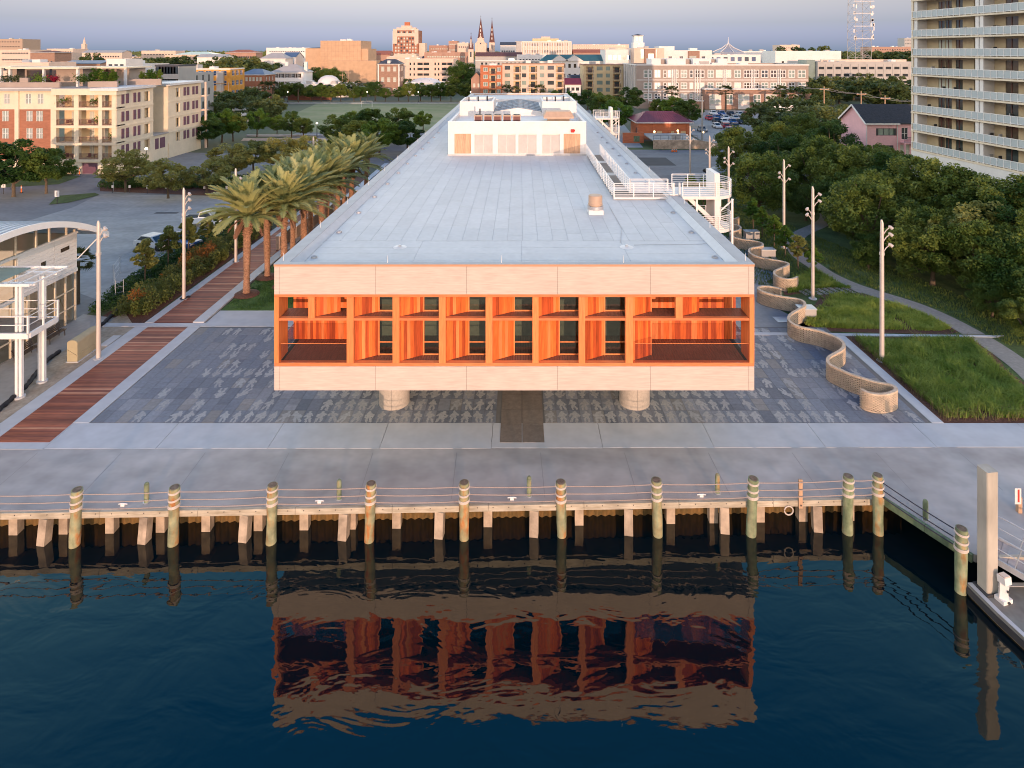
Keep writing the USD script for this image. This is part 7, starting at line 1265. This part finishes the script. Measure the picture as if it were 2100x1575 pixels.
# orange house under construction, brick and white houses
b = town('building_under_construction', 'orange-sheathed apartment house under construction with blue window openings', 383, 472, 235, 141, 12, 'sheathing', 4, 5, 2.2, 1.9, ('window_blue',), side='r', rm='far_white', cap='far_white', fr=W_)
for k in range(3): part(b.t, 'scaffold', MB().box(-.5, b.W + 1.2, -1.6, -.9, 3.2 + 3.2 * k, 3.3 + 3.2 * k), 'sheathing')
for x in np.linspace(0, b.W, 7): part(b.t, 'scaffold_post', MB().box(x - .05, x + .05, -1.6, -1.5, 0, 10), 'galvanised')
part(b.t, 'bay', MB().box(b.u(447), b.u(460), -1.2, -.002, 0, b.h - 1), 'far_grey'); b.done()
town('dark_flat_house', 'dark flat-roofed house with tall windows behind the roof terrace', 318, 366, 150, 133.5, 8, 'far_grey', 6, 7, 1.2, 2.2, ('window_dark', 'window_brown'), rm='slate', cap='slate').done()
town('grey_house', 'pale grey block with narrow dark windows left of the orange building', 352, 394, 175, 150, 12, 'far_grey', 4, 5, 1.1, 2.0, side='r', rm='roof_grey').done()
town('brick_house', 'brick house with a blue-grey slate roof right of the orange building', 492, 541, 262, 153, 12, 'red_brick', 3, 6, 1.0, 1.7, ('window_pale',), roof='hip', rm='roof_blue', zr=142, side='r', fr=W_).done()
b = town('white_house', 'white hip-roofed villa with dark shutters and tall chimneys behind the field', 556, 622, 300, 148, 13, 'far_white', 3, 5, 1.3, 2.0, ('window_dark',), roof='hip', rm='far_grey', zr=132, ridge=.25, cat='house', fr=W_)
for px in (576, 616): part(b.t, 'chimney', MB().box(b.u(px), b.u(px) + 1.5, 5, 6.5, b.h, b.z(127)), W_)
for a, c in gridu(5, b.W, 1.3):
    for k in (1, 2): z = k * b.h / 3 + b.h / 10; part(b.t, 'shutter', MB().box(a - .62, a - .02, -.06, -.002, z, z + 2), 'window_brown'); part(b.t, 'shutter', MB().box(c + .02, c + .62, -.06, -.002, z, z + 2), 'window_brown')
b.done()
b = town('long_white_roofs', 'low grey and white shed roofs with a white dome tent behind the field', 582, 716, 292, 172, 14, 'far_white', 1, 10, 1.6, 2.0, rm='far_white'); dm = MB().lathe(b.u(662), 9, [(5.2, b.h - .5), (5, b.h + 1.2), (3.6, b.h + 2.8), (1.8, b.h + 3.6), (.01, b.h + 3.8)], 20); part(b.t, 'dome', dm, 'far_white', 40)
for k in range(8): part(b.t, 'roof_unit', MB().box(b.u(596 + 13 * k), b.u(602 + 13 * k), 3 + (k % 3) * 2, 5 + (k % 3) * 2, b.h - .5, b.h + .7), ['far_grey', 'far_white'][k % 2])
b.done()
b = town('white_tent', 'low white tent roof in front of the pale car park', 830, 905, 300, 170, 14, 'far_white', rm='far_white'); part(b.t, 'tent', MB().lathe(b.W / 2, 8, [(8, b.h - .5), (6, b.h + 1.2), (3, b.h + 2), (.01, b.h + 2.2)], 18), 'far_white', 40); b.done()
b = town('brick_mansion', 'three-storey brick house with white quoins and a dark mansard roof', 776, 818, 300, 131, 12, 'brown_brick', 3, 3, 1.5, 2.3, ('window_pale',), roof='hip', rm='slate', zr=121.5, ridge=.5, fr=W_, side='r')
for x in (0, b.W): part(b.t, 'quoin', MB().box(x - .3, x + .3, -.1, -.002, 0, b.h), W_)
part(b.t, 'dormer', MB().box(b.W / 2 - .7, b.W / 2 + .7, .3, 3, b.h, b.h + 1.6), W_); b.done()
b = Bld('windowless_block', 'large tan windowless auditorium block towering behind the white villa', 657, 740, 430, 83.5, 30, 'tan_block', 'building'); b.walls([], [], []); b.flat('roof_grey', .6); x0 = b.u(625); part(b.t, 'lower_wing', MB().box(x0, -.02, 1.5, 26, 0, b.z(99)), 'tan_block'); part(b.t, 'lower_wing', MB().box(b.W + .02, b.u(754), 1.5, 26, 0, b.z(100)), 'tan_block'); part(b.t, 'low_base', MB().box(b.u(680), b.u(778), -9, 1.4, 0, b.z(124)), 'tan_block')
part(b.t, 'wing_roof', MB().add([[x0, 1.5, b.z(99)], [0, 1.5, b.z(99)], [0, 26, b.z(99)], [x0 + 4, 1.6, b.z(98)], [-.1, 1.6, b.z(97)], [-.1, 20, b.z(97)]], [[0, 1, 4], [0, 4, 3], [0, 3, 5], [0, 5, 2], [3, 4, 5]]), 'slate'); pn = MB()
for k in range(1, 11): pn.box(b.W * k / 11 - .04, b.W * k / 11 + .04, -.03, -.002, .5, b.h - .3)
for k in range(1, 8): pn.box(0, b.W, -.035, -.0025, b.h * k / 8 - .03, b.h * k / 8 + .03)
part(b.t, 'panel_joint', pn, 'brown_brick', kind='stuff'); part(b.t, 'roof_unit', MB().box(b.W * .45, b.W * .6, 4, 8, b.h - .6, b.h + 1), 'far_white'); b.done()
b = Bld('parking_garage', 'pale open parking garage behind the big spreading tree', 818, 930, 380, 121, 26, 'peach', 'parking garage')
op = [(a, c, z, z + 1.5, 'dark_inside') for z in (3.2, 6.6, 10.0, 13.2) for a, c in [(b.u(p), b.u(q)) for p, q in ((840, 843), (848, 851), (856, 867), (868.5, 880), (891, 894), (898, 901), (906, 916), (917, 927))]]
b.walls(op, [], []); b.flat('roof_grey', .9); part(b.t, 'stair_tower', MB().box(b.u(796), -.05, 2, 20, 0, b.z(123)), 'far_white'); b.done()
# the tower, its neighbours and the twin spires
b = Bld('hotel_tower', 'tall brick hotel tower with pale corners and a stepped crown', 806, 858, 700, 62, 26, 'red_brick', 'tower')
op = cells_(gridu(8, b.W, 1.9, .05), [(7 + 3.5 * k, 9.1 + 3.5 * k) for k in range(11)], ('window_pale', 'window_pale', 'window_dark')); b.walls(op, [], []); b.flat('roof_grey', .6)
for a, c in ((0, .16), (.84, 1)): part(b.t, 'pale_corner', MB().box(b.W * a, b.W * c, -.3, -.004, 30, b.h + 1.5), 'peach')
part(b.t, 'pale_top', MB().box(.02, b.W - .02, -.2, -.005, b.h - 7, b.h - 3.2), 'peach'); part(b.t, 'pale_side', MB().box(-.5, -.01, .4, 26, 0, b.h - 1), 'far_white')
for a, c, hb, h, ya in ((.12, .88, -.4, 3.2, 3), (.3, .7, 3.21, 5.5, 4), (.42, .62, 5.51, 9.5, 5)): part(b.t, 'crown', MB().box(b.W * a, b.W * c, ya, 14 - ya, b.h + hb, b.h + h), 'orange_brick' if h > 9 else 'peach')
part(b.t, 'annex', MB().box(b.W + .1, b.W + 7, 4, 20, 0, b.h * .68), 'peach'); part(b.t, 'podium', MB().box(-7, b.W + 1, -20, -.5, 0, GZ(110, 690)), 'peach'); b.done()
def spire(px, Z, pyt, pyb, w, lb, extra=None):
    t = thing('church_spire', lb, 'church spire', (GX(px, Z), Z + CY, 0), 0, None); zb, zt = GZ(pyb, Z), GZ(pyt, Z); part(t, 'tower', MB().box(-w, w, -w, w, 0, zb), 'peach'); part(t, 'spire', MB().tube([[0, 0, zb], [0, 0, zb + .04 * (zt - zb)], [0, 0, zt]], [w * 1.15, w * .95, .08], 8), 'spire_brown')
    for k in (.12, .3, .5): r = w * .92 * (1 - k); z = zb + (zt - zb) * k; part(t, 'lucarne', MB().box(-.35, .35, -r - .25, -r + .5, z, z + 2.2), 'far_white')
    part(t, 'finial', MB().box(-.1, .1, -.1, .1, zt, zt + 2).box(-.5, .5, -.1, .1, zt + 1.1, zt + 1.3), 'dark_metal', kind='stuff')
    part(t, 'belfry_opening', MB().box(-.6, .6, -w - .06, -w - .003, zb - 6, zb - 2), 'window_dark')
    if extra:
        for q in extra: part(t, *q)
Zs = 600; k_ = Zs / F
spire(986, Zs, 36, 78, 3.0, 'tallest brown church spire, left of the close pair, on a gabled stone tower', [('gable', MB().add([[-4.5, -3.2, GZ(88, Zs)], [4.5, -3.2, GZ(88, Zs)], [0, -3.2, GZ(73, Zs)]], [[0, 1, 2]]), 'peach'), ('nave', MB().box(-5.5, 5.5, -2.6, 16, 0, GZ(88, Zs)), 'peach')])
spire(1009, Zs, 40, 87, 2.7, 'right-hand brown church spire of the close pair, on a slim white tower', [('nave', MB().box(-13, -2.9, 2, 12, 0, GZ(106, Zs)), 'peach'), ('nave_roof', MB().add([[-13, 2, GZ(106, Zs)], [-2.9, 2, GZ(106, Zs)], [-2.9, 12, GZ(106, Zs)], [-13, 12, GZ(106, Zs)], [-13, 7, GZ(98, Zs)], [-2.9, 7, GZ(98, Zs)]], [[0, 1, 5], [0, 5, 4], [2, 3, 4], [2, 4, 5], [3, 0, 4], [1, 2, 5]]), 'slate')])
spire(966, 480, 72, 101, 2.0, 'smallest brown church spire, on a white tower left of the pair')
t = thing('church_spire', 'thin pinkish church spire far off on the left skyline', 'church spire', (GX(173, 900), 900 + CY, 0)); z0, z1 = GZ(100, 900), GZ(76, 900); part(t, 'tower', MB().box(-3.4, 3.4, -3.4, 3.4, 0, z0), 'peach'); part(t, 'middle_stage', MB().box(-2.5, 2.5, -2.5, 2.5, z0, z0 + 7), 'peach'); part(t, 'spire', MB().tube([[0, 0, z0 + 7], [0, 0, z1]], [2.2, .15], 8), 'peach')
for lab, px0, px1, Z, py, D, wm, r, n, kw in [
    ('pinkish low blocks with maroon roofs right of the hotel tower', 880, 922, 760, 93, 30, 'far_brick', 4, 8, dict(mats=('window_pale',))), ('red-roofed brick block behind the church spires', 920, 938, 740, 84, 24, 'far_brick', 5, 4, dict(mats=('window_pale',), rm='roof_red')),
    ('pale pink block left of the spires', 938, 968, 700, 88, 24, 'peach', 4, 6, dict(cap='far_white')), ('long brick row below the spires', 870, 960, 560, 107, 18, 'far_brick', 3, 16, dict(mats=('window_pale',))), ('dark-gabled white house pair right of the spires', 1026, 1058, 540, 92, 14, 'far_white', 3, 6, dict(roof='gx', zr=86, rm='slate')),
    ('brown-roofed long hall below the spires', 975, 1070, 480, 115, 14, 'far_grey', 2, 10, dict(roof='gx', zr=107, rm='spire_brown')), ('long off-white hall behind the salmon apartments', 975, 1130, 400, 124, 20, 'far_grey', 4, 16, dict(cap='far_white')), ('pale stepped office hall above the salmon apartments', 1060, 1132, 430, 112, 20, 'far_white', 3, 10, dict()),
    ('distant pale apartment slabs right of the civic block', 1175, 1290, 1500, 91, 40, 'peach', 6, 22, dict()), ('orange-roofed houses behind the teal roof', 1176, 1240, 560, 108, 14, 'far_brick', 2, 8, dict(roof='gx', zr=101, rm='roof_red')),
    ('long cream building at the left skyline edge', 0, 62, 560, 102, 25, 'peach', 4, 10, dict()), ('building with rusty scaffold cladding at the far left skyline', -30, 46, 800, 80, 30, 'pale_brick', 6, 12, dict(mats=('window_brown',))), ('brown-roofed dark hall on the left skyline', 62, 112, 430, 108, 16, 'brown_brick', 2, 6, dict(roof='hip', zr=104, rm='spire_brown')),
    ('pale long block left of the thin far spire', 96, 150, 640, 100, 20, 'peach', 4, 10, dict()), ('low cream houses right of the thin far spire', 168, 250, 620, 108, 16, 'peach', 3, 14, dict(roof='gx', zr=103, rm='far_grey')), ('row of low pale roofs on the left horizon', 290, 360, 720, 104, 20, 'peach', 3, 10, dict()), ('green-roofed long low building on the left', 356, 440, 560, 112, 18, 'peach', 2, 12, dict(roof='hip', zr=106, rm='window_green')),
    ('pale block with gabled roof above the olive wood', 404, 462, 500, 117, 14, 'far_white', 2, 8, dict(roof='gx', zr=111, rm='far_grey')), ('red-brown roofed long building behind the wood', 462, 525, 560, 108, 14, 'far_brick', 3, 12, dict(roof='hip', zr=102, rm='roof_red')), ('white long office on the skyline left of the tan block', 546, 640, 900, 98, 30, 'far_white', 3, 18, dict()),
    ('white house with pale hip roof above the white villa', 534, 585, 420, 120, 14, 'far_white', 2, 6, dict(roof='hip', zr=108, rm='far_grey')), ('blue-roofed hall beside the pale hip roof', 578, 606, 440, 117, 16, 'far_white', 2, 4, dict(roof='gx', zr=107, rm='roof_blue')), ('orange low house right of the tan block', 752, 800, 520, 112, 14, 'far_brick', 2, 7, dict(roof='gx', zr=104, rm='roof_red')),
    ('pale low block under the hotel tower', 793, 858, 480, 116, 18, 'peach', 2, 8, dict()), ('white long low building behind the cone roof', 1505, 1625, 420, 105, 24, 'far_white', 2, 10, dict(mats=('window_dark',))), ('cream low building right of the cone roof', 1590, 1725, 380, 104.5, 20, 'far_white', 2, 8, dict(mats=('window_brown',))), ('far brick hospital block right of the lattice mast', 1788, 1868, 900, 96, 30, 'far_brick', 4, 14, dict()), ('pale tower block behind the high-rise', 1855, 1872, 1100, 78, 20, 'far_grey', 7, 5, dict()), ('far pale block right of the lattice mast', 1600, 1640, 1000, 92, 30, 'peach', 4, 8, dict()),
    ('white cubic house above the roof terrace', 218, 258, 230, 121, 10, 'far_white', 4, 3, dict(w=1.4)), ('blue-roofed brick hall above the roof terrace', 126, 205, 260, 130, 14, 'brown_brick', 3, 10, dict(roof='gx', zr=124, rm='roof_blue')), ('flat cream block behind the roof terrace, left', 0, 100, 230, 128, 14, 'peach', 4, 10, dict(rm='roof_blue')), ('white flat house right of the white cube', 256, 312, 250, 131, 12, 'far_white', 3, 5, dict())]:
    town('town_building', lab, px0, px1, Z, py, D, wm, r, n, **{'w': 1.3 if Z < 450 else 1.6, **kw}).done()
b = town('civic_block', 'long flat civic block with upright fins right of the spires', 1070, 1172, 560, 84.5, 40, 'peach', 5, 30, .8, 2.4, ('window_brown',), cap='far_white')
for k in range(31): part(b.t, 'fin', MB().box(b.W * k / 30 - .28, b.W * k / 30 + .28, -.6, -.004, 6, b.h - 1), 'far_white')
part(b.t, 'attic', MB().box(b.W * .22, b.W * .75, 6, 30, b.h - .5, b.h + 2.6), 'yellow_stucco'); part(b.t, 'attic', MB().box(b.W * .4, b.W * .58, 8, 26, b.h + 2.6, b.h + 4.4), 'peach'); part(b.t, 'blank_side', MB().box(-6, -.05, 0, 30, 0, b.h), 'far_grey'); b.done()
# salmon and yellow apartments with balconies beyond the museum
def flats(name, label, px0, px1, Z, py, cols, bal, wm, extra=None):
    b = Bld(name, label, px0, px1, Z, py, 16, wm, 'apartment house'); fh_ = b.h / 5.2; zs = [(k * fh_ + fh_ * .35, k * fh_ + fh_ * .35 + 1.7) for k in range(5)]
    wins = [(b.u(a), b.u(c), z0, z1, BR.choice(['window_green', 'window_dark', 'window_green']), 'far_white', .12, max(2, round((c - a) / 5))) for a, c in cols for z0, z1 in zs]; bo = [(b.u(a), b.u(c), k * fh_ + .1, k * fh_ + fh_ - .35) for a, c in bal for k in range(5)]
    part(b.t, 'wall', MB().wall((0, 0), (b.W, 0), -.1, b.h, .3, [q[:4] for q in wins] + bo), wm); part(b.t, 'wall', MB().box(0, .3, .3, 16, 0, b.h).box(b.W - .3, b.W, .3, 16, 0, b.h), wm, kind='stuff')
    for q in wins: b.win('f', q, 0, 0)
    for a, c, z0, z1 in bo:
        n_ = part(b.t, 'balcony', MB().box(a, c, 1.6, 1.7, z0, z1).box(a, c, .05, 1.6, z0 - .18, z0 - .01), 'cream_dark'); part(n_, 'door', MB().box(a + (c - a) * .25, c - (c - a) * .2, 1.54, 1.598, z0, z0 + 2.2), 'window_dark'); r = MB().box(a, c, .02, .07, z0 + 1.0, z0 + 1.07)
        for x in np.arange(a, c, .3): r.box(x, x + .06, .03, .06, z0, z0 + 1.0)
        part(n_, 'rail', r, 'wine_metal', kind='stuff')
    b.flat('roof_grey', .6, 'brown_brick' if extra else None, over=.2); b.done(); return b
b = flats('apartment_block', 'salmon and brick apartment block with balconies beyond the museum end', 1030, 1157, 262, 130, [(1035, 1046), (1070.5, 1079), (1107, 1116), (1123, 1136), (987, 988)][:4], [(1053, 1068), (1085, 1101.5), (1140, 1156)], 'peach', 1)
flats('apartment_block', 'red brick wing of the salmon apartments, left end', 985, 1029.5, 258, 134, [(991, 1000.5), (1019, 1027)], [(1003, 1018)], 'orange_brick')
flats('apartment_block', 'ochre apartment block with balconies left of the tan office block', 1197, 1292, 268, 132, [(1224, 1236), (1242.5, 1251), (1279, 1288)], [(1202, 1218), (1257, 1274)], 'yellow_stucco', 1)
b = town('brick_gable_house', 'brick gabled hall left of the salmon apartments', 966, 988, 262, 162, 12, 'far_brick', 2, 2, 1, 1.6, ('window_pale',), roof='gy', zr=148, rm='slate', fr=W_); b.done()
b = town('small_red_roof_house', 'small white house with a red metal roof between the two apartment blocks', 1159, 1191, 262, 173, 9, 'far_white', 2, 3, 1.3, 1.4, roof='gx', zr=161, rm='roof_maroon', cat='house', fr='dark_metal'); b.done()
town('dark_blue_house', 'dark blue house behind the small red roof', 1166, 1198, 285, 155, 9, 'roof_blue', 2, 3).done()
b = town('teal_roof_hall', 'long hall with a teal hipped roof and pale gables', 1108, 1262, 340, 125, 18, 'far_white', 3, 12, 1.4, 2.2, ('window_brown',), roof='hip', zr=112, rm='roof_teal', ridge=.8)
for px in (1147, 1178): x = b.u(px); part(b.t, 'gable', MB().add([[x - 5, -.6, b.h], [x + 5, -.6, b.h], [x, -.6, b.z(112.5)], [x, 8, b.z(112.5)]], [[0, 1, 2]]), 'far_white'); part(b.t, 'gable_roof', MB().add([[x - 5.3, -.8, b.h - .1], [x, -.8, b.z(112)], [x, 8, b.z(112)], [x + 5.3, -.8, b.h - .1]], [[0, 1, 2], [1, 3, 2]]), 'roof_teal')
b.done()
b = town('white_civic_hall', 'white civic building with a square cupola tower', 1242, 1318, 330, 102, 22, 'far_white', 3, 7, 1.6, 2.2, ('window_blue', 'window_dark'), cap='far_white'); b.done()
t = thing('cupola_tower', 'white square cupola tower with a dark pyramid roof', 'tower', (GX(1308, 350), 350 + CY, 0)); z = lambda p: GZ(p, 350)
part(t, 'shaft', MB().box(-3.1, 3.1, -3.1, 3.1, 0, z(87.5)), 'far_white'); part(t, 'lantern', MB().box(-2.5, 2.5, -2.5, 2.5, z(87.5), z(74)), 'far_white'); part(t, 'cornice', MB().box(-2.9, 2.9, -2.9, 2.9, z(74), z(73.2)), 'far_white'); part(t, 'roof', MB().tube([[0, 0, z(73.2)], [0, 0, z(69.5)]], [4.0, .1], 4), 'slate')
for x in (-.9, .9): part(t, 'window', MB().box(x - .35, x + .35, -2.56, -2.502, z(83), z(77)), 'window_pale')
part(t, 'oculus', MB().box(-.5, .5, -3.16, -3.102, z(92.5), z(90)), 'window_dark')
b = town('stone_office', 'stone and glass office with a dark brown bay right of the cupola tower', 1300, 1362, 322, 98.5, 22, 'peach', 3, 2, 1.6, 7, ('window_brown',)); part(b.t, 'brown_bay', MB().box(b.u(1321), b.u(1344), -.8, -.004, 0, b.h - .4), 'brown_brick'); part(b.t, 'bay_glass', MB().box(b.u(1329), b.u(1340), -.86, -.804, 8, b.h - 3), 'window_green'); b.done()
b = town('white_office', 'white office with few dark windows right of the stone office', 1357, 1460, 326, 103, 22, 'far_white', 3, 4, 1.8, 2, ('window_dark',)); part(b.t, 'upper_box', MB().box(b.u(1357), b.u(1389), 6, 18, b.h - .5, b.z(94.5)), 'far_white'); part(b.t, 'brown_bay', MB().box(b.u(1411), b.u(1434), -.8, -.004, 0, b.h - .4), 'brown_brick'); part(b.t, 'bay_glass', MB().box(b.u(1413), b.u(1427), -.86, -.804, 8, b.h - 3), 'window_green'); b.done()
b = town('cone_roof_building', 'white building with a grey tent-like cone roof and thin finial', 1445, 1560, 330, 112, 22, 'far_white', 4, 7, 2.2, 2.2, ('window_dark', 'window_blue')); xc = b.u(1505); part(b.t, 'cone_roof', MB().tube([[xc, 9, b.h + .2], [xc, 9, b.z(107)], [xc, 9, b.z(98)], [xc, 9, b.z(90)]], [9.5, 8.6, 3.2, .4], 8), 'grey_metal'); part(b.t, 'finial', MB().tube([[xc, 9, b.z(92)], [xc, 9, b.z(75)]], [.35, .06], 6), 'far_white'); sm = MB()
for k in range(8): a = k * math.pi / 4; sm.tube([[xc + 8.7 * math.cos(a), 9 + 8.7 * math.sin(a), b.z(107) + .1], [xc + 3.3 * math.cos(a), 9 + 3.3 * math.sin(a), b.z(98) + .1], [xc, 9, b.z(88)]], .18, 5)
part(b.t, 'roof_rib', sm, 'far_white', kind='stuff'); b.done()
b = Bld('parking_garage', 'grey concrete parking garage left of the high-rise', 1677, 1885, 300, 126.5, 34, 'far_grey', 'parking garage')
op = [(b.u(1679 + 17.2 * k), b.u(1690 + 17.2 * k), b.z(c), b.z(e), 'dark_inside') for k in range(12) for c, e in ((142, 137), (157, 151.5), (171, 166))]; b.walls(op, [], []); b.flat('roof_grey', .9)
for k in range(12): part(b.t, 'pier', MB().box(b.u(1692 + 17.2 * k), b.u(1695 + 17.2 * k), -.2, -.004, 0, b.h - 1.2), 'far_grey')
part(b.t, 'glass_stair', MB().box(b.u(1659), b.u(1676), 2, 12, 0, b.z(123)), 'window_green'); part(b.t, 'top_parapet', MB().box(b.u(1700), b.u(1880), 8, 9, b.h - .9, b.h + 1), 'peach'); b.done()
rg = random.Random(31)                                      # low roofs filling the town between the named buildings
ADJ = ['cream', 'pale', 'small', 'long', 'low', 'squat', 'plain', 'narrow', 'wide', 'peach']
for k in range(46):
    px = rg.uniform(-20, 1870); Z = rg.uniform(480, 1250); w = rg.uniform(14, 42) * F / Z; m, mn = rg.choice([('peach', 'peach'), ('far_white', 'white'), ('pale_brick', 'pale brick'), ('far_grey', 'grey'), ('far_brick', 'brick'), ('cream', 'cream')]); z = rg.uniform(7, 15); rf = rg.choice(['flat', 'flat', 'gx', 'hip']); rm, rn = rg.choice([('roof_grey', 'grey'), ('roof_red', 'red-brown'), ('far_grey', 'pale grey'), ('slate', 'dark')])
    if 640 < px + w and px < 745 and Z > 430: z = min(z, 11)
    where = 'left of the white villa' if px < 540 else 'by the hotel tower' if px < 800 else 'around the church spires' if px < 1060 else 'by the cupola tower' if px < 1300 else 'right of the cupola tower'
    lb = f'distant {"wide" if w > 26 else "narrow"} {mn} house with a {rn} {"flat" if rf == "flat" else "pitched"} roof {where}'
    if lb in labels: lb = lb.replace('distant', 'far' if Z > 850 else 'plain', 1)
    lb = lb.replace(' with a', ',', 1) if lb in labels else lb
    labels.add(lb)
    b = Bld('town_house', lb, px, px + w, Z, 0, rg.uniform(10, 18), m, 'house', 'distant houses of the town', z=z); us = gridu(max(2, int(b.W / 4)), b.W, 1.3); b.near = False
    b.walls(cells_(us, [(q * 3.3 + 1, q * 3.3 + 2.6) for q in range(int((z - .8) / 3.3))], ('window_dark', 'window_pale')), [], [])
    if rf == 'flat': b.flat(rm, .4)
    elif rf == 'gx': b.gable(rm, z + 3)
    else: b.hip(rm, z + 3)
    b.done()
